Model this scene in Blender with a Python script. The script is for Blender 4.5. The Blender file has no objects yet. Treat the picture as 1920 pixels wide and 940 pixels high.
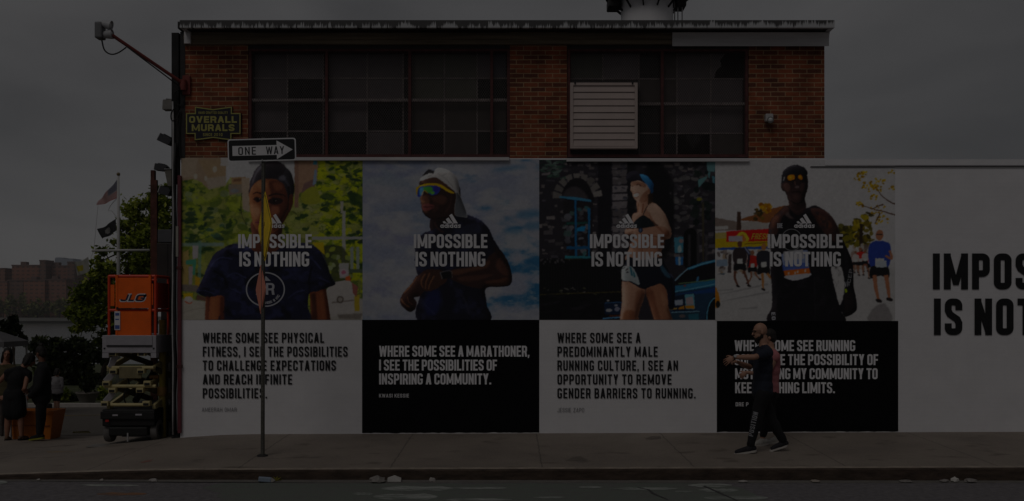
import bpy, bmesh, math, random
import numpy as np
from mathutils import Vector, Matrix, noise as mnoise

random.seed(7)
R = math.radians
SC = bpy.context.scene
COL = SC.collection

# ------------------------------------------------------------------ camera
F_PX = 1850.0                 # focal length in pixels of the 1920 px wide photograph
CAM_Y, CAM_Z = -15.2, 1.85
cam = bpy.data.cameras.new('camera')
cam_ob = bpy.data.objects.new('camera', cam)
COL.objects.link(cam_ob)
cam_ob.location = (0, CAM_Y, CAM_Z)
cam_ob.rotation_euler = (R(90), 0, 0)
cam.sensor_width = 36
cam.lens = 36 * F_PX / 1920
cam.shift_y = 120 / 1920
cam.clip_start = 0.1
cam.clip_end = 6000
SC.camera = cam_ob

# ------------------------------------------------------------------ sky, sun, exposure
SUN_EL, SUN_AZ = 50, 205      # azimuth from +Y clockwise: the sun stands behind and left of the camera
world = bpy.data.worlds.new("World")
SC.world = world
world.use_nodes = True
wn, wl = world.node_tree.nodes, world.node_tree.links
wn.clear()
w_out = wn.new('ShaderNodeOutputWorld')
w_bg = wn.new('ShaderNodeBackground'); w_bg.inputs['Strength'].default_value = 0.10
w_sky = wn.new('ShaderNodeTexSky'); w_sky.sky_type = 'NISHITA'; w_sky.sun_disc = False
w_sky.sun_elevation = R(SUN_EL); w_sky.sun_rotation = R(SUN_AZ)
w_tc = wn.new('ShaderNodeTexCoord')
w_map = wn.new('ShaderNodeMapping'); w_map.inputs['Scale'].default_value = (1.0, 1.0, 3.2)
w_n1 = wn.new('ShaderNodeTexNoise'); w_n1.inputs['Scale'].default_value = 2.6; w_n1.inputs['Detail'].default_value = 5
w_n1.inputs['Roughness'].default_value = 0.45; w_n1.inputs['Distortion'].default_value = 0.4
w_rmp = wn.new('ShaderNodeValToRGB')
w_rmp.color_ramp.elements[0].position = 0.33; w_rmp.color_ramp.elements[0].color = (1.72, 1.70, 1.74, 1)
w_rmp.color_ramp.elements[1].position = 0.70; w_rmp.color_ramp.elements[1].color = (3.05, 2.98, 3.0, 1)
w_mix = wn.new('ShaderNodeMix'); w_mix.data_type = 'RGBA'; w_mix.inputs['Factor'].default_value = 0.97
w_out_l = wl.new(w_bg.outputs[0], w_out.inputs['Surface'])
wl.new(w_tc.outputs['Generated'], w_map.inputs['Vector'])
wl.new(w_map.outputs[0], w_n1.inputs['Vector'])
wl.new(w_n1.outputs['Fac'], w_rmp.inputs['Fac'])
wl.new(w_sky.outputs[0], w_mix.inputs['A'])
wl.new(w_rmp.outputs[0], w_mix.inputs['B'])
# the cloud deck thins towards the horizon and thickens to the east
w_sep = wn.new('ShaderNodeSeparateXYZ'); wl.new(w_tc.outputs['Generated'], w_sep.inputs[0])
w_e = wn.new('ShaderNodeMapRange'); w_e.interpolation_type = 'SMOOTHSTEP'
for k_, v_ in (('From Min', .12), ('From Max', .50), ('To Min', 1.0), ('To Max', .93)): w_e.inputs[k_].default_value = v_
wl.new(w_sep.outputs['X'], w_e.inputs['Value'])
w_h = wn.new('ShaderNodeMapRange'); w_h.interpolation_type = 'SMOOTHSTEP'
for k_, v_ in (('From Min', .02), ('From Max', .24), ('To Min', 1.10), ('To Max', .98)): w_h.inputs[k_].default_value = v_
wl.new(w_sep.outputs['Z'], w_h.inputs['Value'])
w_mul = wn.new('ShaderNodeMath'); w_mul.operation = 'MULTIPLY'; wl.new(w_e.outputs[0], w_mul.inputs[0]); wl.new(w_h.outputs[0], w_mul.inputs[1])
w_sc = wn.new('ShaderNodeVectorMath'); w_sc.operation = 'SCALE'; wl.new(w_mix.outputs['Result'], w_sc.inputs[0]); wl.new(w_mul.outputs[0], w_sc.inputs['Scale'])
wl.new(w_sc.outputs[0], w_bg.inputs['Color'])

sun = bpy.data.lights.new('sun', 'SUN')
sun.energy = 1.0; sun.angle = R(25); sun.color = (1.0, 0.965, 0.92)
sun_ob = bpy.data.objects.new('sun', sun); COL.objects.link(sun_ob)
_sd = Vector((math.sin(R(SUN_AZ)) * math.cos(R(SUN_EL)), math.cos(R(SUN_AZ)) * math.cos(R(SUN_EL)), math.sin(R(SUN_EL))))
sun_ob.rotation_euler = _sd.to_track_quat('Z', 'Y').to_euler()
sun_ob.location = (-20, -40, 60)

vs = SC.view_settings
vs.view_transform = 'Standard'; vs.look = 'None'; vs.gamma = 1; vs.use_curve_mapping = False
vs.exposure = -2.12
SC.cycles.use_denoising = True
SC.cycles.max_bounces = 6
SC.cycles.transparent_max_bounces = 16

# ------------------------------------------------------------------ pixel <-> world helpers
def sc_at(Y): return F_PX / (Y - CAM_Y)
def X(px, Y=0.0): return (px - 960.0) / sc_at(Y)
def Z(py, Y=0.0): return CAM_Z - (py - 590.0) / sc_at(Y)
def W3(px, py, Y=0.0): return Vector((X(px, Y), Y, Z(py, Y)))

def s2l(c):
    c = np.asarray(c, dtype=float)
    return np.where(c <= 0.04045, c / 12.92, ((c + 0.055) / 1.055) ** 2.4)
def rgb(r, g, b, k=1.0):
    v = s2l(np.array([r, g, b]) / 255.0) * k
    return (float(v[0]), float(v[1]), float(v[2]))

def smooth(t):
    t = max(0.0, min(1.0, t)); return t * t * (3 - 2 * t)
def ground_z(x, y):
    right = 0.02 + 0.003 * x + (0.028 * y if y < 0 else 0.0)
    if y > 0:
        left = -0.22 - 0.045 * y
    else:
        left = -0.22 - 0.023 * y
    t = smooth((-4.0 - x) / 3.5)
    return right * (1 - t) + left * t

# ------------------------------------------------------------------ materials
_M = {}
def mat(name, col, rough=0.7, var=0.12, vscale=6.0, bump=0.0, bscale=60.0, metal=0.0, spec=0.35, streak=None):
    """procedural paint: base colour broken up by noise of its own, optional fine bump"""
    if name in _M: return _M[name]
    m = bpy.data.materials.new(name); m.use_nodes = True
    n, l = m.node_tree.nodes, m.node_tree.links
    b = n['Principled BSDF']
    b.inputs['Roughness'].default_value = rough
    b.inputs['Metallic'].default_value = metal
    b.inputs['Specular IOR Level'].default_value = spec
    tc = n.new('ShaderNodeTexCoord')
    mp = n.new('ShaderNodeMapping'); l.new(tc.outputs['Object'], mp.inputs['Vector'])
    if streak: mp.inputs['Scale'].default_value = streak
    nz = n.new('ShaderNodeTexNoise'); nz.inputs['Scale'].default_value = vscale; nz.inputs['Detail'].default_value = 6
    nz.inputs['Roughness'].default_value = 0.62
    l.new(mp.outputs[0], nz.inputs['Vector'])
    rp = n.new('ShaderNodeMapRange'); rp.inputs['From Min'].default_value = 0.3; rp.inputs['From Max'].default_value = 0.7
    rp.inputs['To Min'].default_value = 1 - var; rp.inputs['To Max'].default_value = 1 + var
    l.new(nz.outputs['Fac'], rp.inputs['Value'])
    vm = n.new('ShaderNodeVectorMath'); vm.operation = 'SCALE'; vm.inputs[0].default_value = col[:3]
    l.new(rp.outputs[0], vm.inputs['Scale'])
    l.new(vm.outputs[0], b.inputs['Base Color'])
    if bump > 0:
        n2 = n.new('ShaderNodeTexNoise'); n2.inputs['Scale'].default_value = bscale; n2.inputs['Detail'].default_value = 4
        l.new(tc.outputs['Object'], n2.inputs['Vector'])
        bp = n.new('ShaderNodeBump'); bp.inputs['Strength'].default_value = bump; bp.inputs['Distance'].default_value = 0.02
        l.new(n2.outputs['Fac'], bp.inputs['Height']); l.new(bp.outputs[0], b.inputs['Normal'])
    _M[name] = m
    return m

def mat_nodes(name):
    m = bpy.data.materials.new(name); m.use_nodes = True
    _M[name] = m
    return m, m.node_tree.nodes, m.node_tree.links, m.node_tree.nodes['Principled BSDF']

# ------------------------------------------------------------------ objects
def tag(o, label=None, cat=None, group=None, kind=None):
    if label: o['label'] = label
    if cat: o['category'] = cat
    if group: o['group'] = group
    if kind: o['kind'] = kind
    return o
def thing(name, label, cat, loc=(0, 0, 0), rz=0.0, group=None):
    o = bpy.data.objects.new(name, None); COL.objects.link(o)
    o.location = loc; o.rotation_euler = (0, 0, rz); o.empty_display_size = 0.2
    return tag(o, label, cat, group)
def link_mesh(name, me, m=None, parent=None, loc=None):
    o = bpy.data.objects.new(name, me); COL.objects.link(o)
    if m is not None:
        for mm in (m if isinstance(m, (list, tuple)) else [m]): me.materials.append(mm)
    if parent is not None: o.parent = parent
    if loc is not None: o.location = loc
    return o
def copy_thing(o, loc, rz, label, group=None):
    c = o.copy(); COL.objects.link(c); c.location = loc; c.rotation_euler = (0, 0, rz); c['label'] = label
    if group: c['group'] = group
    for ch in list(o.children):
        d = ch.copy(); COL.objects.link(d); d.parent = c
        for g in list(ch.children):
            e = g.copy(); COL.objects.link(e); e.parent = d
    return c

class MB:
    """collects shapes, links them as ONE mesh object"""
    def __init__(s): s.v = []; s.f = []; s.mi = []; s.cur = 0
    def add(s, vs_, fs):
        k = len(s.v); s.v += [tuple(p) for p in vs_]
        for f in fs: s.f.append(tuple(i + k for i in f)); s.mi.append(s.cur)
        return s
    def box(s, x0, x1, y0, y1, z0, z1, c=0.0):
        if c <= 0:
            v = [(x0, y0, z0), (x1, y0, z0), (x1, y1, z0), (x0, y1, z0), (x0, y0, z1), (x1, y0, z1), (x1, y1, z1), (x0, y1, z1)]
            return s.add(v, [(0, 3, 2, 1), (4, 5, 6, 7), (0, 1, 5, 4), (1, 2, 6, 5), (2, 3, 7, 6), (3, 0, 4, 7)])
        bm = bmesh.new()
        bmesh.ops.create_cube(bm, size=1)
        for v in bm.verts:
            v.co = Vector(((x0 + x1) / 2 + v.co.x * (x1 - x0), (y0 + y1) / 2 + v.co.y * (y1 - y0), (z0 + z1) / 2 + v.co.z * (z1 - z0)))
        bmesh.ops.bevel(bm, geom=bm.edges[:], offset=min(c, 0.45 * min(x1 - x0, y1 - y0, z1 - z0)), segments=2, affect='EDGES', profile=0.5)
        return s.from_bm(bm)
    def from_bm(s, bm, mtx=None):
        bm.verts.index_update()
        vs_ = [(mtx @ v.co if mtx else v.co.copy()) for v in bm.verts]
        fs = [tuple(v.index for v in f.verts) for f in bm.faces]
        bm.free()
        return s.add(vs_, fs)
    def obox(s, p0, p1, w, h, c=0.0, up=(0, 0, 1)):
        """bar of section w x h from p0 to p1"""
        p0, p1 = Vector(p0), Vector(p1); d = (p1 - p0); L = d.length; d.normalize()
        u = Vector(up)
        if abs(d.dot(u)) > 0.98: u = Vector((0, 1, 0))
        sx = d.cross(u).normalized(); uz = sx.cross(d).normalized()
        m = Matrix((sx, d, uz)).transposed().to_4x4(); m.translation = (p0 + p1) / 2
        t = MB().box(-w / 2, w / 2, -L / 2, L / 2, -h / 2, h / 2, c)
        return s.add([m @ Vector(v) for v in t.v], t.f)
    def tube(s, pts, r, n=8, cap=True):
        pts = [Vector(p) for p in pts]
        rs = r if isinstance(r, (list, tuple)) else [r] * len(pts)
        rings = []; prev = None
        for i, p in enumerate(pts):
            a = pts[max(i - 1, 0)]; b = pts[min(i + 1, len(pts) - 1)]
            d = (b - a).normalized()
            if prev is None:
                u = Vector((0, 0, 1)) if abs(d.z) < 0.9 else Vector((1, 0, 0))
                e = d.cross(u).normalized()
            else:
                e = (prev - d * prev.dot(d)).normalized()
            prev = e; g = d.cross(e)
            rings.append([p + (e * math.cos(2 * math.pi * k / n) + g * math.sin(2 * math.pi * k / n)) * rs[i] for k in range(n)])
        v = [q for ring in rings for q in ring]; f = []
        for i in range(len(pts) - 1):
            for k in range(n):
                k2 = (k + 1) % n
                f.append((i * n + k, i * n + k2, (i + 1) * n + k2, (i + 1) * n + k))
        if cap:
            f.append(tuple(range(n - 1, -1, -1))); f.append(tuple(range((len(pts) - 1) * n, len(pts) * n)))
        return s.add(v, f)
    def lathe(s, prof, c=(0, 0, 0), n=24, axis='z'):
        v = []; f = []
        for (r, h) in prof:
            for k in range(n):
                a = 2 * math.pi * k / n
                q = (r * math.cos(a), r * math.sin(a), h)
                if axis == 'x': q = (q[2], q[0], q[1])
                if axis == 'y': q = (q[0], q[2], q[1])
                v.append((c[0] + q[0], c[1] + q[1], c[2] + q[2]))
        for i in range(len(prof) - 1):
            for k in range(n):
                k2 = (k + 1) % n
                f.append((i * n + k, i * n + k2, (i + 1) * n + k2, (i + 1) * n + k))
        f.append(tuple(range(n - 1, -1, -1))); f.append(tuple(range((len(prof) - 1) * n, len(prof) * n)))
        return s.add(v, f)
    def prism(s, poly, y0, y1):
        """outline in (x, z), extruded from y0 to y1"""
        n = len(poly)
        v = [(p[0], y0, p[1]) for p in poly] + [(p[0], y1, p[1]) for p in poly]
        f = [tuple(range(n)), tuple(range(2 * n - 1, n - 1, -1))]
        for k in range(n): f.append((k, n + k, n + (k + 1) % n, (k + 1) % n))
        return s.add(v, f)
    def quad(s, a, b, c, d): return s.add([a, b, c, d], [(0, 1, 2, 3)])
    def blob(s, c, r, sub=2, jit=0.12, seed=0):
        bm = bmesh.new(); bmesh.ops.create_icosphere(bm, subdivisions=sub, radius=1)
        rr = r if isinstance(r, (list, tuple)) else (r, r, r)
        for v in bm.verts:
            k = 1 + jit * mnoise.noise(v.co * 2.1 + Vector((seed * 3.7, seed * 1.3, 0)))
            v.co = Vector((c[0] + v.co.x * rr[0] * k, c[1] + v.co.y * rr[1] * k, c[2] + v.co.z * rr[2] * k))
        return s.from_bm(bm)
    def xf(s, m):
        s.v = [tuple(m @ Vector(p)) for p in s.v]; return s
    def mesh(s, name, shade=None):
        me = bpy.data.meshes.new(name); me.from_pydata(s.v, [], s.f)
        if max(s.mi, default=0) > 0: me.polygons.foreach_set('material_index', s.mi)
        bm = bmesh.new(); bm.from_mesh(me); bmesh.ops.recalc_face_normals(bm, faces=bm.faces[:]); bm.to_mesh(me); bm.free()
        if shade: 
            me.polygons.foreach_set('use_smooth', [True] * len(me.polygons))
            if shade != True: me.set_sharp_from_angle(angle=R(shade))
        me.update()
        return me
    def build(s, name, m, parent=None, shade=None, loc=None):
        return link_mesh(name, s.mesh(name, shade), m, parent, loc)
# ------------------------------------------------------------------ lettering: a condensed sans drawn as ribbons
def _arc(cx, cy, rx, ry, a0, a1, n=6):
    return [(cx + rx * math.cos(R(a0 + (a1 - a0) * i / n)), cy + ry * math.sin(R(a0 + (a1 - a0) * i / n))) for i in range(n + 1)]
def _ribbon(pts, t, closed=False):
    P = [Vector(p) for p in pts]
    Q = [P[0]]
    for p in P[1:]:
        if (p - Q[-1]).length > 1e-5: Q.append(p)
    if closed and (Q[0] - Q[-1]).length < 1e-5: Q.pop()
    n = len(Q); L = []; Rr = []
    for i in range(n):
        a = Q[i - 1] if (i > 0 or closed) else None
        b = Q[(i + 1) % n] if (i < n - 1 or closed) else None
        d1 = (Q[i] - a).normalized() if a is not None else None
        d2 = (b - Q[i]).normalized() if b is not None else None
        if d1 is None: d1 = d2
        if d2 is None: d2 = d1
        n1 = Vector((-d1.y, d1.x)); n2 = Vector((-d2.y, d2.x))
        m = (n1 + n2)
        m = m / max(m.length, 1e-6); k = 1 / max(0.35, m.dot(n1))
        L.append(Q[i] + m * t / 2 * k); Rr.append(Q[i] - m * t / 2 * k)
    quads = []
    for i in range(n if closed else n - 1):
        j = (i + 1) % n
        quads.append([tuple(Rr[i]), tuple(Rr[j]), tuple(L[j]), tuple(L[i])])
    return quads
def _diag(x0, y0, x1, y1, tw):
    return [[(x0 - tw / 2, y0), (x0 + tw / 2, y0), (x1 + tw / 2, y1), (x1 - tw / 2, y1)]]
_WID = {'I': 0, 'M': 1.36, 'W': 1.5, ' ': .5, '.': 0, ',': 0, 'L': .86, 'E': .88, 'F': .86, 'T': .96, 'A': 1.08, 'V': 1.06, 'Y': 1.02, 'J': .9, 'X': 1.02, 'K': 1.04}
def glyph(ch, w0, t):
    """-> (list of strokes, advance width); cap height 1; each stroke is a list of quads"""
    w = w0 * _WID.get(ch, 1.0)
    if ch in 'I.,': w = t
    l, r, b, T = t / 2, w - t / 2, t / 2, 1 - t / 2
    c = min(w * 0.42, 0.30); m = 0.5
    rb = lambda pts, closed=False: _ribbon(pts, t, closed)
    bar = lambda x0, x1, y: [[(x0, y - t / 2), (x1, y - t / 2), (x1, y + t / 2), (x0, y + t / 2)]]
    vert = lambda x, y0=0.0, y1=1.0: [[(x - t / 2, y0), (x + t / 2, y0), (x + t / 2, y1), (x - t / 2, y1)]]
    rc = max(c - t / 2, 0.05)
    def loop(l, r, b, T, q):
        q = min(q, (r - l) / 2, (T - b) / 2)
        return _arc(l + q, b + q, q, q, 180, 270) + _arc(r - q, b + q, q, q, 270, 360) + _arc(r - q, T - q, q, q, 0, 90) + _arc(l + q, T - q, q, q, 90, 180)
    S = []
    if ch == ' ': return [], w
    if ch == 'I' : S = [vert(l)]
    elif ch == '.': S = [[[(0, 0), (t, 0), (t, t), (0, t)]]]
    elif ch == ',': S = [[[(0, -t * .75), (t * .6, -t * .75), (t, t), (0, t)]]]
    elif ch in 'O0Q': S = [rb(loop(l, r, b, T, rc), True)]
    elif ch == 'D': S = [vert(l), rb([(t, T)] + _arc(r - rc, T - rc, rc, rc, 90, 0) + _arc(r - rc, b + rc, rc, rc, 0, -90) + [(t, b)])]
    elif ch == 'C': S = [rb([(r, .64)] + _arc(r - rc, T - rc, rc, rc, 0, 90) + _arc(l + rc, T - rc, rc, rc, 90, 180) + _arc(l + rc, b + rc, rc, rc, 180, 270) + _arc(r - rc, b + rc, rc, rc, 270, 360) + [(r, .36)])]
    elif ch == 'G': S = [rb([(r, .72)] + _arc(r - rc, T - rc, rc, rc, 0, 90) + _arc(l + rc, T - rc, rc, rc, 90, 180) + _arc(l + rc, b + rc, rc, rc, 180, 270) + _arc(r - rc, b + rc, rc, rc, 270, 360) + [(r, .36)]), [[(w * .52, .36), (w, .36), (w, .36 + t), (w * .52, .36 + t)]]]
    elif ch == 'S':
        q = rc; q2 = min(rc, (m - b) / 2)
        S = [rb([(r, .68)] + _arc(r - q, T - q2, q, q2, 0, 90) + _arc(l + q, T - q2, q, q2, 90, 180) + [(l, .67), (l + (r - l) * .16, .57), (r - (r - l) * .16, .43), (r, .33)]
                + _arc(r - q, b + q2, q, q2, 0, -90) + _arc(l + q, b + q2, q, q2, -90, -180) + [(l, .32)])]
    elif ch == 'U': S = [rb([(l, 1)] + _arc(l + rc, b + rc, rc, rc, 180, 270) + _arc(r - rc, b + rc, rc, rc, 270, 360) + [(r, 1)])]
    elif ch == 'J': S = [rb([(r, 1)] + _arc(r - rc, b + rc, rc, rc, 0, -90) + _arc(l + rc, b + rc, rc, rc, -90, -180) + [(l, .3)])]
    elif ch == 'E': S = [vert(l), bar(t, w, T), bar(t, w * .93, m), bar(t, w, b)]
    elif ch == 'F': S = [vert(l), bar(t, w, T), bar(t, w * .93, m - .02)]
    elif ch == 'L': S = [vert(l), bar(t, w, b)]
    elif ch == 'T': S = [bar(0, w, T), vert(w / 2, 0, 1 - t)]
    elif ch == 'H': S = [vert(l), vert(r), bar(t, w - t, m)]
    elif ch == 'N': S = [vert(l), vert(r), _diag(l - t * .05, 1, r + t * .05, 0, t * .85)]
    elif ch == 'M': S = [vert(l), vert(r), _diag(l, 1, w / 2, .12, t * .8), _diag(r, 1, w / 2, .12, t * .8)]
    elif ch == 'A':
        S = [_diag(t * .55, 0, w / 2 - t * .02, 1, t * 1.1), _diag(w - t * .55, 0, w / 2 + t * .02, 1, t * 1.1), [[(w * .27, .2), (w * .73, .2), (w * .68, .2 + t * .9), (w * .32, .2 + t * .9)]]]
    elif ch == 'V': S = [_diag(t * .55, 1, w / 2, 0, t * 1.1), _diag(w - t * .55, 1, w / 2, 0, t * 1.1)]
    elif ch == 'W':
        S = [_diag(t * .5, 1, w * .28, 0, t), _diag(w * .5, .96, w * .28, 0, t * .9), _diag(w * .5, .96, w * .72, 0, t * .9), _diag(w - t * .5, 1, w * .72, 0, t)]
    elif ch == 'Y': S = [_diag(t * .55, 1, w / 2, .42, t * 1.1), _diag(w - t * .55, 1, w / 2, .42, t * 1.1), vert(w / 2, 0, .43)]
    elif ch == 'X': S = [_diag(t * .6, 1, w - t * .6, 0, t * 1.15), _diag(w - t * .6, 1, t * .6, 0, t * 1.15)]
    elif ch == 'K': S = [vert(l), _diag(t * 1.0, .38, w - t * .55, 1, t * 1.1), _diag(w * .42 + t * .2, .58, w - t * .55, 0, t * 1.1)]
    elif ch == 'Z': S = [bar(0, w, T), bar(0, w, b), _diag(t * .7, t, w - t * .7, 1 - t, t * 1.2)]
    elif ch == 'P': S = [vert(l), rb([(t, T)] + _arc(r - rc, T - rc, rc, rc, 90, 0) + _arc(r - rc, .44 + rc, rc, rc, 0, -90) + [(t, .44)])]
    elif ch == 'R': S = [vert(l), rb([(t, T)] + _arc(r - rc, T - rc, rc, rc, 90, 0) + _arc(r - rc, .46 + rc, rc, rc, 0, -90) + [(t, .46)]), _diag(r - t * .35, .46, r + t * .02, 0, t * 1.05)]
    elif ch == 'B':
        q = min(rc, (T - m) / 2 - .01)
        S = [vert(l), rb([(t, T)] + _arc(r - q - t * .1, T - q, q, q, 90, 0) + _arc(r - q - t * .1, m + q, q, q, 0, -90) + [(t, m)]),
             rb([(t, m)] + _arc(r - q, m - q, q, q, 90, 0) + _arc(r - q, b + q, q, q, 0, -90) + [(t, b)])]
    elif ch == '1': S = [vert(w * .6), _diag(w * .2, .72, w * .55, 1 - t * .4, t)]
    elif ch == '2': S = [rb([(l, .68)] + _arc(l + rc, T - rc, rc, rc, 180, 90) + _arc(r - rc, T - rc, rc, rc, 90, 0) + [(r, .6), (l, t)]), bar(0, w, b)]
    else: S = [rb(loop(l, r, b, T, rc), True)]
    return S, w

def layout(text, w0=.45, t=.17, gap=.10, space=.2):
    out = []; x = 0
    for ch in text:
        if ch == ' ': x += space + gap * 0; continue
        S, w = glyph(ch, w0, t)
        out.append((x, S)); x += w + gap
    return out, x - gap
def letter_mb(text, x0, x1, zb, zt, y, w0=.45, t=.17, gap=.10, space=.22, skew=0.0, step=0.0003):
    """text fitted between x0..x1, baseline zb, cap line zt, on the plane y, facing -Y"""
    L, tot = layout(text, w0, t, gap, space)
    h = zt - zb; kx = (x1 - x0) / tot
    mb = MB()
    for (ox, S) in L:
        for i, st in enumerate(S):
            yy = y - step * i
            for q in st:
                mb.add([(x0 + (ox + p[0]) * kx + skew * p[1] * h, yy, zb + p[1] * h) for p in q], [tuple(range(len(q)))])
    return mb
def letters(name, text, px0, px1, py_base, py_cap, m, parent, Y=-0.012, plane=0.0, **kw):
    """the same, from pixel positions on the wall plane"""
    mb = letter_mb(text, X(px0, plane), X(px1, plane), Z(py_base, plane), Z(py_cap, plane), Y, **kw)
    return mb.build(name, m, parent)

def lower_adidas(mb, x0, x1, zb, zx, y, t=.30):
    """the five letter forms of the round lower-case wordmark, x-height 1"""
    def ring(cx, cy, r): return _ribbon(_arc(cx, cy, r, r, 0, 360, 16)[:-1], t, True)
    def vert(x, a, b): return [[(x - t / 2, a), (x + t / 2, a), (x + t / 2, b), (x - t / 2, b)]]
    def let_a(x): return [ring(x + .5, .5, .5 - t / 2), vert(x + 1 - t / 2, 0, 1)], 1.0
    def let_d(x): return [ring(x + .5, .5, .5 - t / 2), vert(x + 1 - t / 2, 0, 1.48)], 1.0
    def let_i(x): return [vert(x + t / 2, 0, 1), vert(x + t / 2, 1.18, 1.48)], t
    def let_s(x):
        q = _ribbon([(x + .8, .72), (x + .68, .84), (x + .45, 1 - t * .42), (x + .22, .84), (x + .2, .66), (x + .42, .53), (x + .64, .40), (x + .66, .24), (x + .45, t * .42), (x + .18, .16), (x + .06, .3)], t * .84)
        return [q], .82
    x = 0; items = []
    for fn in (let_a, let_d, let_i, let_d, let_a, let_s):
        S, w = fn(x); items += S; x += w + .14
    tot = x - .14; k = (x1 - x0) / tot; h = zx - zb
    for i, st in enumerate(items):
        for q in st: mb.add([(x0 + p[0] * k, y - .0003 * (i % 2), zb + p[1] * h) for p in q], [tuple(range(len(q)))])
    return mb
# ------------------------------------------------------------------ materials of the place
def brick_mat(name, c1, c2, mortar, painted=False, rough=0.85, bump=0.6):
    m, n, l, b = mat_nodes(name)
    b.inputs['Roughness'].default_value = rough; b.inputs['Specular IOR Level'].default_value = 0.2
    tc = n.new('ShaderNodeTexCoord'); sp = n.new('ShaderNodeSeparateXYZ'); l.new(tc.outputs['Object'], sp.inputs[0])
    ad = n.new('ShaderNodeMath'); ad.operation = 'ADD'; l.new(sp.outputs['X'], ad.inputs[0]); l.new(sp.outputs['Y'], ad.inputs[1])
    cb = n.new('ShaderNodeCombineXYZ'); l.new(ad.outputs[0], cb.inputs['X']); l.new(sp.outputs['Z'], cb.inputs['Y'])
    wob = n.new('ShaderNodeTexNoise'); wob.inputs['Scale'].default_value = 9; wob.inputs['Detail'].default_value = 3
    l.new(cb.outputs[0], wob.inputs['Vector'])
    wv = n.new('ShaderNodeVectorMath'); wv.operation = 'MULTIPLY_ADD'; wv.inputs[1].default_value = (.012, .010, 0)
    l.new(wob.outputs['Color'], wv.inputs[0]); l.new(cb.outputs[0], wv.inputs[2])
    br = n.new('ShaderNodeTexBrick'); l.new(wv.outputs[0], br.inputs['Vector'])
    br.offset = 0.5; br.inputs['Scale'].default_value = 1
    br.inputs['Brick Width'].default_value = 0.224; br.inputs['Row Height'].default_value = 0.0705
    br.inputs['Mortar Size'].default_value = 0.0072; br.inputs['Mortar Smooth'].default_value = 0.25
    br.inputs['Bias'].default_value = -0.1
    br.inputs['Color1'].default_value = (*c1, 1); br.inputs['Color2'].default_value = (*c2, 1); br.inputs['Mortar'].default_value = (*mortar, 1)
    n1 = n.new('ShaderNodeTexNoise'); n1.inputs['Scale'].default_value = 2.2; n1.inputs['Detail'].default_value = 8; n1.inputs['Roughness'].default_value = .7
    l.new(cb.outputs[0], n1.inputs['Vector'])
    mr = n.new('ShaderNodeMapRange'); mr.inputs['From Min'].default_value = .3; mr.inputs['From Max'].default_value = .7
    k = .05 if painted else .45
    mr.inputs['To Min'].default_value = 1 - k; mr.inputs['To Max'].default_value = 1 + k
    l.new(n1.outputs['Fac'], mr.inputs['Value'])
    vm = n.new('ShaderNodeVectorMath'); vm.operation = 'SCALE'; l.new(br.outputs['Color'], vm.inputs[0]); l.new(mr.outputs[0], vm.inputs['Scale'])
    l.new(vm.outputs[0], b.inputs['Base Color'])
    n3 = n.new('ShaderNodeTexNoise'); n3.inputs['Scale'].default_value = 70; n3.inputs['Detail'].default_value = 3; l.new(cb.outputs[0], n3.inputs['Vector'])
    ma = n.new('ShaderNodeMath'); ma.operation = 'MULTIPLY_ADD'; ma.inputs[1].default_value = .35
    inv = n.new('ShaderNodeMath'); inv.operation = 'SUBTRACT'; inv.inputs[0].default_value = 1; l.new(br.outputs['Fac'], inv.inputs[1])
    l.new(n3.outputs['Fac'], ma.inputs[0]); l.new(inv.outputs[0], ma.inputs[2])
    bp = n.new('ShaderNodeBump'); bp.inputs['Strength'].default_value = bump; bp.inputs['Distance'].default_value = .006
    l.new(ma.outputs[0], bp.inputs['Height']); l.new(bp.outputs[0], b.inputs['Normal'])
    return m

M_BRICK = brick_mat('red_brick', rgb(134, 72, 48), rgb(80, 49, 40), rgb(148, 120, 92))
M_WHITE = brick_mat('painted_masonry', (.695, .68, .695), (.685, .67, .688), (.677, .662, .68), painted=True, rough=.75, bump=.07)
M_SOOT = mat('sooty_metal', rgb(42, 40, 40), .7, .3)
M_WOOD = mat('weathered_board', rgb(112, 100, 84), .85, .45, 3, .3, 40, streak=(.25, 1, 6))
M_RUST = mat('rust_red_steel', rgb(80, 46, 45), .8, .35, 9, .3, 50)
M_RUSTY = mat('rusty_steel', rgb(88, 54, 46), .85, .45, 7, .4, 40)
M_MUNTIN = mat('sash_bar', rgb(140, 128, 126), .8, .35, 8)
M_FLASH = mat('white_flashing', rgb(198, 195, 196), .6, .16, 2, .1, 8, streak=(.4, 1, 3))
M_GALV = mat('galvanised_grey', rgb(170, 168, 168), .5, .18, 5)
M_WIRE = mat('guard_wire', rgb(66, 60, 59), .6, .3, 12)
M_BLACK = mat('matt_black', rgb(26, 26, 27), .6, .2)
M_INT = mat('dark_interior', rgb(30, 26, 25), .9, .2)  # near-black colour stands in for the unlit room behind the panes
M_LAMPG = mat('lamp_grey', rgb(120, 120, 122), .5, .15)
M_CABLE = mat('black_cable', rgb(30, 30, 31), .6, .1)
M_ASPH = None

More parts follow.
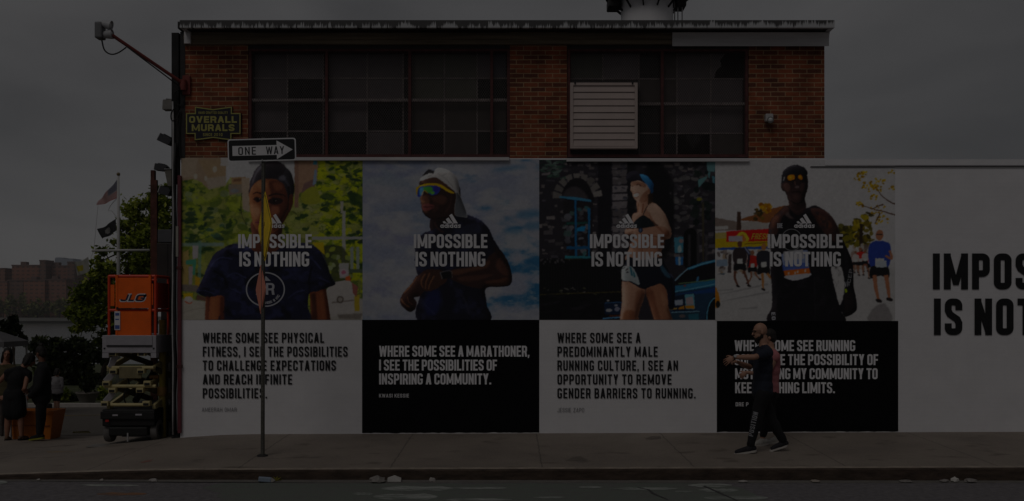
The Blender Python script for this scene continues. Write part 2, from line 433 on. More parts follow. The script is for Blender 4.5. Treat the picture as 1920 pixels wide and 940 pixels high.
def tar_mat():
    """white coping with black tar run down from its top edge"""
    m, n, l, b = mat_nodes('tarred_coping'); b.inputs['Roughness'].default_value = .6
    tc = n.new('ShaderNodeTexCoord'); sp = n.new('ShaderNodeSeparateXYZ'); l.new(tc.outputs['Object'], sp.inputs[0])
    def noise1(scale, det, seed):
        c = n.new('ShaderNodeCombineXYZ'); l.new(sp.outputs['X'], c.inputs['X']); c.inputs['Y'].default_value = seed
        t = n.new('ShaderNodeTexNoise'); t.inputs['Scale'].default_value = scale; t.inputs['Detail'].default_value = det; t.inputs['Roughness'].default_value = .7
        l.new(c.outputs[0], t.inputs['Vector']); return t.outputs['Fac']
    a = n.new('ShaderNodeMath'); a.operation = 'MULTIPLY_ADD'; a.inputs[1].default_value = .42; l.new(noise1(46, 4, 3.1), a.inputs[0])
    big = n.new('ShaderNodeMath'); big.operation = 'MULTIPLY'; big.inputs[1].default_value = .55; l.new(noise1(4.5, 4, 8.0), big.inputs[0])
    l.new(big.outputs[0], a.inputs[2])
    # height below the top edge, 0..1 over the face
    d = n.new('ShaderNodeMapRange'); d.inputs['From Min'].default_value = Z(37, -.35); d.inputs['From Max'].default_value = Z(52, -.35)
    d.inputs['To Min'].default_value = .37; d.inputs['To Max'].default_value = .52; l.new(sp.outputs['Z'], d.inputs['Value'])
    g = n.new('ShaderNodeMath'); g.operation = 'SUBTRACT'; l.new(a.outputs[0], g.inputs[0]); l.new(d.outputs[0], g.inputs[1])
    # more tar to the left, less on the right-hand end
    xr = n.new('ShaderNodeMapRange'); xr.inputs['From Min'].default_value = 1.5; xr.inputs['From Max'].default_value = 4.5; xr.inputs['To Min'].default_value = 0.01; xr.inputs['To Max'].default_value = -.045
    l.new(sp.outputs['X'], xr.inputs['Value'])
    g2 = n.new('ShaderNodeMath'); g2.operation = 'ADD'; l.new(g.outputs[0], g2.inputs[0]); l.new(xr.outputs[0], g2.inputs[1])
    st = n.new('ShaderNodeMapRange'); st.inputs['From Min'].default_value = -.015; st.inputs['From Max'].default_value = .015; l.new(g2.outputs[0], st.inputs['Value'])
    mx = n.new('ShaderNodeMix'); mx.data_type = 'RGBA'; mx.inputs['A'].default_value = (*rgb(176, 176, 178), 1); mx.inputs['B'].default_value = (*rgb(62, 60, 60), 1)
    l.new(st.outputs[0], mx.inputs['Factor']); l.new(mx.outputs['Result'], b.inputs['Base Color'])
    return m
M_TAR = tar_mat()

# ------------------------------------------------------------------ ground, road, far setting
def ground_mat():
    m, n, l, b = mat_nodes('sidewalk_concrete'); b.inputs['Roughness'].default_value = .85
    tc = n.new('ShaderNodeTexCoord')
    def nz(s, d, r=.6, sc=None):
        t = n.new('ShaderNodeTexNoise'); t.inputs['Scale'].default_value = s; t.inputs['Detail'].default_value = d; t.inputs['Roughness'].default_value = r
        if sc:
            mp = n.new('ShaderNodeMapping'); mp.inputs['Scale'].default_value = sc; l.new(tc.outputs['Object'], mp.inputs[0]); l.new(mp.outputs[0], t.inputs['Vector'])
        else: l.new(tc.outputs['Object'], t.inputs['Vector'])
        return t.outputs['Fac']
    def ramp(f, stops):
        r = n.new('ShaderNodeValToRGB'); l.new(f, r.inputs[0])
        e = r.color_ramp.elements
        e[0].position, e[0].color = stops[0][0], (*stops[0][1], 1); e[1].position, e[1].color = stops[-1][0], (*stops[-1][1], 1)
        for p, c in stops[1:-1]:
            q = e.new(p); q.color = (*c, 1)
        return r.outputs[0]
    base = ramp(nz(.7, 8, .62), [(.3, rgb(116, 106, 98)), (.5, rgb(130, 119, 109)), (.72, rgb(142, 131, 120))])
    fine = n.new('ShaderNodeMix'); fine.data_type = 'RGBA'; fine.blend_type = 'MULTIPLY'; fine.inputs['Factor'].default_value = 1
    l.new(base, fine.inputs['A']); l.new(ramp(nz(38, 6, .75), [(.3, (.78, .78, .78)), (.7, (1.15, 1.15, 1.15))]), fine.inputs['B'])
    stain = n.new('ShaderNodeMix'); stain.data_type = 'RGBA'; stain.blend_type = 'MULTIPLY'; stain.inputs['Factor'].default_value = 1
    l.new(fine.outputs['Result'], stain.inputs['A']); l.new(ramp(nz(1.6, 4, .5, (1, 1.6, 1)), [(.30, (.62, .6, .58)), (.40, (1, 1, 1)), (1, (1, 1, 1))]), stain.inputs['B'])
    # slab joints every 1.55 m along the pavement (dark, slightly slanted line) with one along the kerb
    sp = n.new('ShaderNodeSeparateXYZ'); l.new(tc.outputs['Object'], sp.inputs[0])
    def line(src, period, off, w):
        a = n.new('ShaderNodeMath'); a.operation = 'ADD'; a.inputs[1].default_value = off + 100 * period; l.new(src, a.inputs[0])
        mo = n.new('ShaderNodeMath'); mo.operation = 'MODULO'; mo.inputs[1].default_value = period; l.new(a.outputs[0], mo.inputs[0])
        su = n.new('ShaderNodeMath'); su.operation = 'SUBTRACT'; su.inputs[1].default_value = period / 2; l.new(mo.outputs[0], su.inputs[0])
        ab = n.new('ShaderNodeMath'); ab.operation = 'ABSOLUTE'; l.new(su.outputs[0], ab.inputs[0])
        lt = n.new('ShaderNodeMapRange'); lt.inputs['From Min'].default_value = w * .6; lt.inputs['From Max'].default_value = w; lt.inputs['To Min'].default_value = .58; lt.inputs['To Max'].default_value = 1
        l.new(ab.outputs[0], lt.inputs['Value']); return lt.outputs[0]
    wob = n.new('ShaderNodeMath'); wob.operation = 'MULTIPLY_ADD'; wob.inputs[1].default_value = .05; l.new(nz(5, 3), wob.inputs[0]); l.new(sp.outputs['X'], wob.inputs[2])
    j1 = line(wob.outputs[0], 1.9, .55, .012)
    jm = n.new('ShaderNodeVectorMath'); jm.operation = 'SCALE'; l.new(stain.outputs['Result'], jm.inputs[0]); l.new(j1, jm.inputs['Scale'])
    l.new(jm.outputs[0], b.inputs['Base Color'])
    bp = n.new('ShaderNodeBump'); bp.inputs['Strength'].default_value = .35; bp.inputs['Distance'].default_value = .01
    l.new(nz(45, 6, .7), bp.inputs['Height']); l.new(bp.outputs[0], b.inputs['Normal'])
    return m
def asphalt_mat(name, c, speck=.3):
    return mat(name, c, .9, speck, 14, .5, 90)
M_PAVE = ground_mat()
M_ASPH = asphalt_mat('asphalt', rgb(110, 106, 108))
M_ASPH2 = asphalt_mat('side_street_asphalt', rgb(92, 86, 80))

def kerb_top(x):   # y of the kerb's back edge is constant; its height follows the pavement
    return ground_z(x, -3.0)
def road_z(x, y):
    base = -0.208 if x > -4 else -0.208 + 0.02 * smooth((-4 - x) / 3)
    return base - 0.012 * (y + 3.15) * 0

def sheet(name, xs, ys, fz, m, parent=None, shade=True):
    mb = MB(); nx, ny = len(xs), len(ys)
    v = [(x, y, fz(x, y)) for y in ys for x in xs]
    f = [(j * nx + i, j * nx + i + 1, (j + 1) * nx + i + 1, (j + 1) * nx + i) for j in range(ny - 1) for i in range(nx - 1)]
    mb.add(v, f); return mb.build(name, m, parent, shade)
def lin(a, b, n): return [a + (b - a) * i / (n - 1) for i in range(n)]

pave = sheet('sidewalk', lin(-30, 22, 105), lin(-2.86, 4.2, 36), ground_z, M_PAVE)
tag(pave, kind='structure')
road = sheet('road', lin(-60, 60, 61), lin(-40, -3.02, 20), lambda x, y: road_z(x, y), M_ASPH)
tag(road, kind='structure')

def kerb():
    mb = MB(); xs = lin(-30, 22, 200); rnd = random.Random(3)
    prev = None
    for i, x in enumerate(xs):
        chip = 0.012 * mnoise.noise(Vector((x * 3.1, 0, 0))) + 0.008 * mnoise.noise(Vector((x * 11, 4, 0)))
        zt = kerb_top(x) + .004
        zr = road_z(x, -3.1) - .02
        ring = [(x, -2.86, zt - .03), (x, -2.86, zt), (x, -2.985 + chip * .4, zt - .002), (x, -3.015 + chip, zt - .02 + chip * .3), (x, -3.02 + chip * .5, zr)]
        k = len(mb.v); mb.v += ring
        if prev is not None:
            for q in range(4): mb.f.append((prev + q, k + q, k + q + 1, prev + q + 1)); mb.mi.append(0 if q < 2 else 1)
        prev = k
    return mb
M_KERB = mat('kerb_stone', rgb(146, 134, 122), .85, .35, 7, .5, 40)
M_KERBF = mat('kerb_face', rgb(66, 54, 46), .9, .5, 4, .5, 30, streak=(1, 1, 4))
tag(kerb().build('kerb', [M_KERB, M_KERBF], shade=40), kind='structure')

# gutter strip, green bicycle lane, paint marks: sheets each 4 mm above the one below
def decal(name, pts, z_off, m, fz=road_z):
    mb = MB(); mb.add([(x, y, fz(x, y) + z_off) for x, y in pts], [tuple(range(len(pts)))])
    return tag(mb.build(name, m), kind='structure')
def worn_mat(name, c, c_under, thr=.5, scale=5, streak=(.6, 2.2, 1)):
    m, n, l, b = mat_nodes(name); b.inputs['Roughness'].default_value = .85
    tc = n.new('ShaderNodeTexCoord'); mp = n.new('ShaderNodeMapping'); mp.inputs['Scale'].default_value = streak; l.new(tc.outputs['Object'], mp.inputs[0])
    t = n.new('ShaderNodeTexNoise'); t.inputs['Scale'].default_value = scale; t.inputs['Detail'].default_value = 8; t.inputs['Roughness'].default_value = .72; l.new(mp.outputs[0], t.inputs['Vector'])
    r = n.new('ShaderNodeMapRange'); r.inputs['From Min'].default_value = thr - .09; r.inputs['From Max'].default_value = thr + .09; l.new(t.outputs['Fac'], r.inputs['Value'])
    mx = n.new('ShaderNodeMix'); mx.data_type = 'RGBA'; mx.inputs['A'].default_value = (*c, 1); mx.inputs['B'].default_value = (*c_under, 1)
    l.new(r.outputs[0], mx.inputs['Factor']); l.new(mx.outputs['Result'], b.inputs['Base Color'])
    t2 = n.new('ShaderNodeTexNoise'); t2.inputs['Scale'].default_value = 90; t2.inputs['Detail'].default_value = 4; l.new(tc.outputs['Object'], t2.inputs['Vector'])
    bp = n.new('ShaderNodeBump'); bp.inputs['Strength'].default_value = .5; bp.inputs['Distance'].default_value = .02; l.new(t2.outputs['Fac'], bp.inputs['Height']); l.new(bp.outputs[0], b.inputs['Normal'])
    return m
M_GREEN = worn_mat('worn_green_lane', rgb(103, 110, 101), rgb(104, 102, 100), .53)
M_WPAINT = worn_mat('worn_white_paint', rgb(164, 166, 161), rgb(112, 117, 110), .49, 7)
M_OPAINT = worn_mat('worn_orange_paint', rgb(150, 100, 60), rgb(92, 86, 84), .52, 9)
M_GUT = worn_mat('gutter_grit', rgb(116, 111, 106), rgb(100, 96, 92), .5, 9)
yr = lambda py, px: -15.2 + F_PX * (CAM_Z + .204) / (py - 590)          # road depth of a pixel row
def rpt(px, py):
    Y = yr(py, px); return (X(px, Y), Y)
gl = [(-3.55, -3.16), (-3.7, -3.5), (-3.35, -3.8), (-3.25, -4.2), (-3.0, -5), (-3, -8), (3.0, -8), (3.0, -4.6), (2.75, -4.0), (2.75, -3.5), (2.5, -3.17)]
gl2 = []
for (a, b) in zip(gl, gl[1:] + gl[:1]):
    for k in range(8):
        t_ = k / 8; x_, y_ = a[0] + (b[0] - a[0]) * t_, a[1] + (b[1] - a[1]) * t_
        gl2.append((x_ + .10 * mnoise.noise(Vector((x_ * 5, y_ * 5, 1))), min(-3.15, y_ + .06 * mnoise.noise(Vector((x_ * 5, y_ * 5, 7))))))
decal('bicycle_lane', gl2, .0012, M_GREEN)
decal('gutter', [(-7, -3.12), (-7, -3.02), (12, -3.02), (12, -3.1), (4, -3.16), (-2, -3.14)], .0024, M_GUT)
rnd = random.Random(5)
for (pa, pb, ya, yb, mm) in [(715, 850, 912, 920, M_WPAINT), (700, 820, 926, 937, M_WPAINT), (850, 950, 913, 917, M_WPAINT), (1085, 1130, 912, 915, M_WPAINT),
                             (1150, 1270, 914, 919, M_WPAINT), (660, 700, 924, 928, M_WPAINT), (1290, 1372, 907, 913, M_WPAINT), (1310, 1385, 916, 922, M_WPAINT), (1320, 1440, 930, 937, M_WPAINT),
                             (1265, 1300, 920, 923, M_WPAINT), (830, 960, 935, 939, M_WPAINT), (1000, 1060, 931, 934, M_WPAINT), (-10, 14, 904, 910, M_WPAINT), (150, 260, 909, 912, M_WPAINT), (182, 275, 924, 929, M_OPAINT)]:
    n_ = 10; top = []; bot = []
    for i in range(n_ + 1):
        px = pa + (pb - pa) * i / n_; e = min(1, 4 * min(i, n_ - i) / n_ + .25)
        mid = (ya + yb) / 2 + (-.012 * (px - (pa + pb) / 2) if mm is M_OPAINT else 0); hh = (yb - ya) / 2 * e * (1 + .25 * rnd.uniform(-1, 1))
        top.append(rpt(px, mid - hh)); bot.append(rpt(px, mid + hh))
    decal('road_marking', top + bot[::-1], .0036, mm)
decal('tar_crack', [rpt(1195, 915), rpt(1215, 919), rpt(1222, 926), rpt(1250, 937), rpt(1254, 937), rpt(1227, 925), rpt(1218, 918), rpt(1196, 914)], .0048, mat('tar_line', rgb(72, 70, 70), .8, .2))
decal('tar_seam', [rpt(1318, 912), rpt(1352, 927), rpt(1380, 939), rpt(1385, 939), rpt(1356, 926), rpt(1322, 911)], .0048, _M['tar_line'])

# orange utility marks sprayed on the pavement
M_SPRAY = worn_mat('sprayed_red_mark', rgb(140, 82, 70), rgb(126, 114, 104), .47, 8)
M_SPRAYY = worn_mat('sprayed_yellow_mark', rgb(140, 116, 70), rgb(126, 114, 104), .47, 8)
def gpt(px, py):
    Y = 0.0
    for _ in range(12):
        z = ground_z(X(px, Y), Y); Y = -15.2 + F_PX * (CAM_Z - z) / (py - 590)
    return (X(px, Y), Y)
decal('spray_mark', [gpt(262, 867), gpt(286, 861), gpt(284, 865), gpt(266, 869)], .002, M_SPRAY, ground_z)
decal('spray_mark', [gpt(88, 847), gpt(140, 846), gpt(140, 848), gpt(88, 849)], .002, M_SPRAYY, ground_z)
decal('pavement_stain', [gpt(1060, 865), gpt(1075, 857), gpt(1088, 856), gpt(1102, 863), gpt(1090, 865)], .002, mat('damp_concrete', rgb(104, 95, 87), .8, .2, 8), ground_z)
decal('pavement_stain', [gpt(1208, 824), gpt(1222, 818), gpt(1238, 818), gpt(1240, 823), gpt(1222, 825)], .002, _M['damp_concrete'], ground_z)

# side street going down to the river on the left, the park ground and the river
def far_z(x, y):
    z = -0.22 - 0.045 * y - .05
    if y > 14: z = (-0.22 - .045 * 14 - .05) - .012 * (y - 14)
    if y > 46: z -= smooth((y - 46) / 10) * 6.5
    return z
street = sheet('side_street', lin(-40, -4.0, 31), lin(2.6, 13.2, 20), lambda x, y: ground_z(-9, y) + .004 if x < -7 else ground_z(-9, y) + .004, M_ASPH2)
tag(street, kind='structure')
park = sheet('park_ground', lin(-160, 80, 61), lin(13.2, 60, 40), lambda x, y: far_z(x, y) + .08, mat('park_soil', rgb(70, 74, 48), .95, .4, 1.2))
tag(park, kind='structure')
def river():
    m, n, l, b = mat_nodes('river_water'); b.inputs['Base Color'].default_value = (.10, .11, .11, 1); b.inputs['Roughness'].default_value = .22
    tc = n.new('ShaderNodeTexCoord'); mp = n.new('ShaderNodeMapping'); mp.inputs['Scale'].default_value = (.25, .6, 1); l.new(tc.outputs['Object'], mp.inputs[0])
    t = n.new('ShaderNodeTexNoise'); t.inputs['Scale'].default_value = 1.0; t.inputs['Detail'].default_value = 5; l.new(mp.outputs[0], t.inputs['Vector'])
    bp = n.new('ShaderNodeBump'); bp.inputs['Strength'].default_value = .6; bp.inputs['Distance'].default_value = .4; l.new(t.outputs['Fac'], bp.inputs['Height']); l.new(bp.outputs[0], b.inputs['Normal'])
    w = sheet('river', [-990, 0, 390], [50, 400, 742], lambda x, y: -5.0, m)
    tag(w, kind='structure')
river()
fb = sheet('far_bank', [-990, 0, 390], [738, 900, 1590], lambda x, y: -1.4, mat('far_bank_ground', rgb(96, 94, 84), .95, .2, .02))
tag(fb, kind='structure')

# ------------------------------------------------------------------ the building
BX0, BX1 = X(338), X(1546)
ZT, ZM = Z(60), Z(297)          # underside of the roof boards, top of the painted base
bld = thing('brick_building', 'low industrial building of red brick over a painted base, with two big caged windows', 'building', ((BX0 + BX1) / 2, 0, 0))
_ox = (BX0 + BX1) / 2
def bpart(name, mb, m, parent=None, shade=None):
    """parts are built in world coordinates and moved into the building's own frame"""
    mb.v = [(x - _ox, y, z) for x, y, z in mb.v]
    return mb.build(name, m, parent or bld, shade)
DEP = 9.0
bpart('painted_base', MB().box(BX0, BX1, 0, .32, -.45, ZM), M_WHITE)
win = [(465, 956), (1063, 1404)]
piers = [(347, 465), (956, 1063), (1404, 1546)]
for a, b_ in piers:
    bpart('brick_pier', MB().box(X(a), X(b_), .004, .32, ZM, ZT), M_BRICK)
bpart('corner_strip', MB().box(BX0, X(347), -.004, .30, ZM, ZT), M_SOOT)
bpart('side_wall', MB().box(BX0 + .004, BX0 + .3, .32, DEP, -1.2, ZT), M_SOOT)
bpart('side_wall', MB().box(BX1 - .3, BX1 - .004, .32, DEP, -.3, ZT), M_BRICK)
bpart('rear_wall', MB().box(BX0 + .3, BX1 - .3, DEP - .3, DEP, -.3, ZT), M_BRICK)
bpart('interior_floor', MB().box(BX0 + .3, BX1 - .3, .33, DEP - .3, ZM - .35, ZM - .3), M_INT)
bpart('dark_backing', MB().box(BX0 + .3, BX1 - .3, 1.6, 1.7, ZM - .3, ZT - .02), M_INT)  # added backing sheet, coloured dark so missing panes open onto darkness
yc = -.35
rx0, rx1 = X(337, yc), X(1565, yc)
zc0, zc1 = Z(52, yc), Z(38, yc)
bpart('roof', MB().box(BX0 - .02, BX1 + .02, -.06, DEP, ZT + .14, zc1 - .04), M_SOOT)
bpart('coping', MB().box(rx0, rx1, yc, yc + .07, zc0, zc1).box(rx0, rx0 + .07, yc + .07, DEP, zc0, zc1).box(rx1 - .07, rx1, yc + .07, DEP, zc0, zc1), M_TAR)
bpart('soffit', MB().box(rx0 + .07, rx1 - .07, yc + .07, -.062, zc0 + .01, zc0 + .04), M_SOOT)
bpart('fascia', MB().box(X(347), X(1262), -.055, .0, Z(85), zc0 + .008).box(X(347), X(1262), -.075, -.056, Z(76), Z(70)), M_WOOD)
# lintel beam above the windows
bpart('lintel', MB().box(X(465), X(956), .0, .3, Z(92), ZT).box(X(1063), X(1404), .0, .3, Z(92), ZT), M_SOOT)
fl = [(0, Z(88, -.1)), (-.02, Z(88, -.1)), ]
def flashing():
    mb = MB(); yb, yt = -.075, -.24
    prof = [(-.058, Z(86, -.07)), (-.085, Z(87, -.08)), (-.09, Z(72, -.09)), (-.11, Z(64, -.12)), (-.13, Z(61, -.13)), (-.058, Z(60, -.058))]
    n = len(prof); x0, x1 = X(1259), X(1551)
    mb.add([(x0, y, z) for y, z in prof] + [(x1, y, z) for y, z in prof], [tuple(range(n)), tuple(range(2 * n - 1, n - 1, -1))] + [(i, (i + 1) % n, n + (i + 1) % n, n + i) for i in range(n)])
    return mb
bpart('flashing', flashing(), M_FLASH)
bpart('end_plate', MB().box(X(349), X(361), -.10, -.056, Z(85), Z(61), .004), M_FLASH)

# windows: frame with sub-parts: every pane, the sash bars, the wire guard
pane_mats = {
    'g': mat('dusty_pane', rgb(104, 95, 97), .35, .16, 2.5),
    'l': mat('pale_dusty_pane', rgb(120, 111, 112), .35, .14, 2.5),
    'b': mat('brownish_pane', rgb(80, 71, 67), .35, .2, 2.5),
    'n': mat('greenish_pane', rgb(98, 97, 86), .35, .16, 2.5),
    'd': mat('dark_pane', rgb(28, 25, 24), .22, .2, 3),
    'p': mat('purplish_pane', rgb(90, 84, 96), .35, .15, 2.5)}
def window(x0, x1, ytop, ybot, cols, rows, kinds, heavy_v, heavy_h, skip=None, tears=()):
    fr = MB()
    A, B_, T_, Bo = X(x0), X(x1), Z(ytop), Z(ybot)
    fw = .045
    fr.box(A, A + fw, -.0, .12, Bo, T_).box(B_ - fw, B_, -.0, .12, Bo, T_)
    fr.box(A + fw, B_ - fw, .002, .12, T_ - fw, T_).box(A + fw, B_ - fw, .002, .12, Bo, Bo + fw)
    for v in heavy_v: fr.box(X(v) - .022, X(v) + .022, .006, .11, Bo + fw, T_ - fw)
    hz = [T_ - fw] + [Z(h) for h in heavy_h] + [Bo + fw]
    f = bpart('window', fr, M_RUST)
    bars = MB()
    for h in heavy_h: bars.box(A + fw, B_ - fw, .03, .09, Z(h) - .022, Z(h) + .022)
    bpart('transom', bars, M_MUNTIN, f)
    bars = MB()
    for c in cols[1:-1]:
        if c not in heavy_v: bars.box(X(c) - .011, X(c) + .011, .135, .165, Bo + fw, T_ - fw)
    for rr in rows[1:-1]: bars.box(A + fw, B_ - fw, .139, .161, Z(rr) - .011, Z(rr) + .011)
    bpart('sash_bars', bars, M_MUNTIN, f)
    for j in range(len(rows) - 1):
        for i in range(len(cols) - 1):
            k = kinds[j][i]
            if k == '.': continue
            if skip and skip(cols[i], cols[i + 1], rows[j], rows[j + 1]): continue
            xa, xb, za, zb = X(cols[i]) + .012, X(cols[i + 1]) - .012, Z(rows[j + 1]) + .012, Z(rows[j]) - .012
            pm = MB()
            if (i, j) in dict(tears):
                poly = [(xa + (xb - xa) * u, za + (zb - za) * v) for u, v in dict(tears)[(i, j)]]
                pm.prism(poly, .146, .151)
            else: pm.box(xa, xb, .146, .151, za, zb)
            bpart('pane', pm, pane_mats[k], f)
    # expanded-metal guard: thin strands on both diagonals, clipped to the opening
    g = MB(); sx = .036; slope = 1.55; t = .0036
    a, b_, lo, hi = A + fw, B_ - fw, Bo + fw, T_ - fw
    H = hi - lo
    for sgn, yy in ((1, .022), (-1, .0245)):
        c0 = a - H / slope if sgn > 0 else a
        c1 = b_ if sgn > 0 else b_ + H / slope
        c = c0
        while c < c1:
            s0, s1 = 0.0, H
            # x = c + sgn * s / slope
            if sgn > 0:
                s0 = max(s0, (a - c) * slope); s1 = min(s1, (b_ - c) * slope)
            else:
                s0 = max(s0, (c - b_) * slope); s1 = min(s1, (c - a) * slope)
            if s1 - s0 > .02 and not (skip and False):
                xa, xb = c + sgn * s0 / slope, c + sgn * s1 / slope
                g.add([(xa - t, yy, lo + s0), (xa + t, yy, lo + s0), (xb + t, yy, lo + s1), (xb - t, yy, lo + s1)], [(0, 1, 2, 3)])
            c += sx
    bpart('wire_guard', g, M_WIRE, f)
    return f
window(466, 956, 91, 295, [472, 535, 603, 612, 686, 754, 770, 832, 894, 922, 950], [96, 143, 187, 243, 291],
       ['gl.ggdnngp', 'gd.ggdnndd', 'gddgddbbbb', 'dd.dgddbdd'], [612, 768, 922], [187])
window(1064, 1403, 91, 295, [1070, 1132, 1200, 1242, 1272, 1336, 1398], [95, 144, 194, 247, 291],
       ['nldbgl', '..bbgg', '..dbgg', '..dddb'], [1242], [194],
       tears=[((5, 0), [(0, 0), (.08, 0), (.16, .3), (.32, .5), (.28, .75), (.45, 1), (.0, 1)]), ((4, 3), [(.2, 1), (.8, 1), (.5, .25)])])
bpart('blanking_panel', MB().box(X(1066), X(1198), .03, .05, Z(291), Z(150)), M_SOOT, bld)
bpart('window_sill', MB().box(X(465), X(955), -.05, .0, Z(302), Z(296), .004), M_FLASH)
bpart('window_sill', MB().box(X(1062), X(1404), -.05, .0, Z(304), Z(298), .004), M_FLASH)

# louvred vent cover hung in the second window
lv = thing('louvre_vent', 'square cream metal louvre cover hung in the right-hand window', 'vent', (X(1130), -.06, Z(285)))
def lpart(name, mb, m, shade=None):
    mb.v = [(x - lv.location.x, y - lv.location.y, z - lv.location.z) for x, y, z in mb.v]; return mb.build(name, m, lv, shade)
M_LOUV = mat('cream_metal', rgb(176, 160, 154), .5, .08, 3)
lx0, lx1, lz0, lz1 = X(1068.5), X(1194), Z(280.5), Z(158)
e = .045
lpart('frame', MB().box(lx0, lx0 + e, -.10, .02, lz0, lz1).box(lx1 - e, lx1, -.10, .02, lz0, lz1).box(lx0 + e, lx1 - e, -.099, .02, lz1 - e * .9, lz1).box(lx0 + e, lx1 - e, -.099, .02, lz0, lz0 + e * .7), M_LOUV)
nb = 9
for i in range(nb):
    za = lz0 + e * .7 + (lz1 - lz0 - e * 1.6) * i / nb; zb = za + (lz1 - lz0 - e * 1.6) / nb
    lpart('blade', MB().prism([(0, 0)] * 0 + [(lx0 + e, za + .012), (lx1 - e, za + .012), (lx1 - e, zb + .0), (lx0 + e, zb + .0)], -.04, -.035) if False else
          MB().add([(lx0 + e, -.092, za + .005), (lx1 - e, -.092, za + .005), (lx1 - e, -.078, zb - .002), (lx0 + e, -.078, zb - .002),
                    (lx0 + e, -.05, za + .005), (lx1 - e, -.05, za + .005), (lx1 - e, -.05, zb - .002), (lx0 + e, -.05, zb - .002)],
                   [(0, 1, 2, 3), (4, 7, 6, 5), (0, 4, 5, 1), (3, 2, 6, 7), (0, 3, 7, 4), (1, 5, 6, 2)]), M_LOUV)
lpart('back_plate', MB().box(lx0 + e, lx1 - e, -.03, .02, lz0 + e * .7, lz1 - e * .9), M_SOOT)
lpart('bracket', MB().box(X(1076), X(1079), -.11, -.101, Z(161), Z(157)).box(X(1183), X(1186), -.11, -.101, Z(161), Z(157)), M_BLACK)

# low painted wall continuing to the right
pw = thing('painted_wall', 'long white painted wall running off to the right of the brick building', 'wall', (BX1 + 4, 0, 0))
def wpart(name, mb, m, shade=None):
    mb.v = [(x - pw.location.x, y, z) for x, y, z in mb.v]; return mb.build(name, m, pw, shade)
wpart('wall_face', MB().box(BX1 + .002, BX1 + 9, .0, .30, -.4, Z(311)), M_WHITE)
wpart('coping', MB().box(BX1 + .002, BX1 + 9, -.012, .32, Z(310.5), Z(299)), M_WHITE)
wpart('ledge', MB().box(X(1519), BX1 + 9, -.018, -.0125, Z(314.2), Z(312.4)), M_SOOT)

# stack on the roof
st = thing('roof_stack', 'round white vent stack with a dark bracketed platform above the roof', 'chimney', (X(1213, 4), 4, ZT + .2))
def spart(name, mb, m, shade=None, p=None):
    mb.v = [(x - st.location.x, y - 4, z - st.location.z) for x, y, z in mb.v]; return mb.build(name, m, p or st, shade)
cx, cr = X(1213, 4), (1262 - 1165) / 2 / sc_at(4)
zt_ = Z(-40, 4)
spart('shaft', MB().lathe([(cr, ZT + .16), (cr, Z(2, 4)), (cr * 1.02, Z(2, 4)), (cr * 1.02, zt_ + .8), (cr * .7, zt_ + 1.0)], (cx, 4, 0), 40), mat('stack_white', rgb(222, 220, 222), .6, .08, 2, streak=(1, 1, .3)), 40)
pr = (1292 - 1137) / 2 / sc_at(4)
spart('platform', MB().lathe([(cr * 1.03, Z(1, 4)), (pr, Z(1, 4)), (pr, Z(-4, 4)), (cr * 1.03, Z(-4, 4))], (cx, 4, 0), 12), M_SOOT)
br = MB()
for k in range(12):
    a = 2 * math.pi * k / 12 + .26
    br.obox((cx + cr * math.cos(a), 4 + cr * math.sin(a), Z(24, 4)), (cx + pr * .95 * math.cos(a), 4 + pr * .95 * math.sin(a), Z(2, 4)), .022, .032)
spart('bracket', br, M_BLACK)
spart('side_box', MB().box(X(1139, 4), X(1160, 4), 3.8, 4.2, Z(18, 4), Z(2, 4), .02), M_SOOT)
spart('side_box', MB().box(X(1266, 4), X(1284, 4), 3.8, 4.2, Z(17, 4), Z(2, 4), .02), M_SOOT)
rl = MB()
for k in range(14):
    a = 2 * math.pi * k / 14
    rl.tube([(cx + pr * math.cos(a), 4 + pr * math.sin(a), Z(-4, 4)), (cx + pr * math.cos(a), 4 + pr * math.sin(a), Z(-4, 4) + 1)], .015, 6)
rl.tube([(cx + pr * math.cos(2 * math.pi * k / 24), 4 + pr * math.sin(2 * math.pi * k / 24), Z(-4, 4) + 1) for k in range(25)], .015, 6)
spart('railing', rl, M_SOOT)
ld = MB()
for px in (1265, 1271, 1279): ld.tube([(X(px, 3.9), 3.9, ZT + .16), (X(px, 3.9), 3.9, Z(3, 3.9))], .012, 6)
for k in range(6): ld.tube([(X(1265, 3.9), 3.9, ZT + .3 + k * .2), (X(1279, 3.9), 3.9, ZT + .3 + k * .2)], .008, 6)
spart('ladder', ld, M_GALV)
# ------------------------------------------------------------------ the painted murals
# Each picture is painted by code into the colour attribute of a fine mesh on the wall (paint on masonry).
def _spline(P, n=6, closed=True):
    P = np.array(P, float); m = len(P); out = []
    for i in range(m if closed else m - 1):
        if closed: p0, p1, p2, p3 = P[i - 1], P[i], P[(i + 1) % m], P[(i + 2) % m]
        else: p0, p1, p2, p3 = P[max(i - 1, 0)], P[i], P[i + 1], P[min(i + 2, m - 1)]
        for k in range(n):
            t = k / n
            out.append(.5 * ((2 * p1) + (-p0 + p2) * t + (2 * p0 - 5 * p1 + 4 * p2 - p3) * t * t + (-p0 + 3 * p1 - 3 * p2 + p3) * t ** 3))
    if not closed: out.append(P[-1])
    return np.array(out)
def _box(a, r, ax):
    r = int(r)
    if r < 1: return a
    pad = [(0, 0)] * a.ndim; pad[ax] = (r + 1, r)
    c = np.cumsum(np.pad(a, pad, mode='edge'), axis=ax)
    hi = [slice(None)] * a.ndim; lo = [slice(None)] * a.ndim
    hi[ax] = slice(2 * r + 1, None); lo[ax] = slice(0, -(2 * r + 1))
    return (c[tuple(hi)] - c[tuple(lo)]) / (2 * r + 1)
def blur(a, r):
    for _ in range(2): a = _box(_box(a, r, 0), r, 1)
    return a
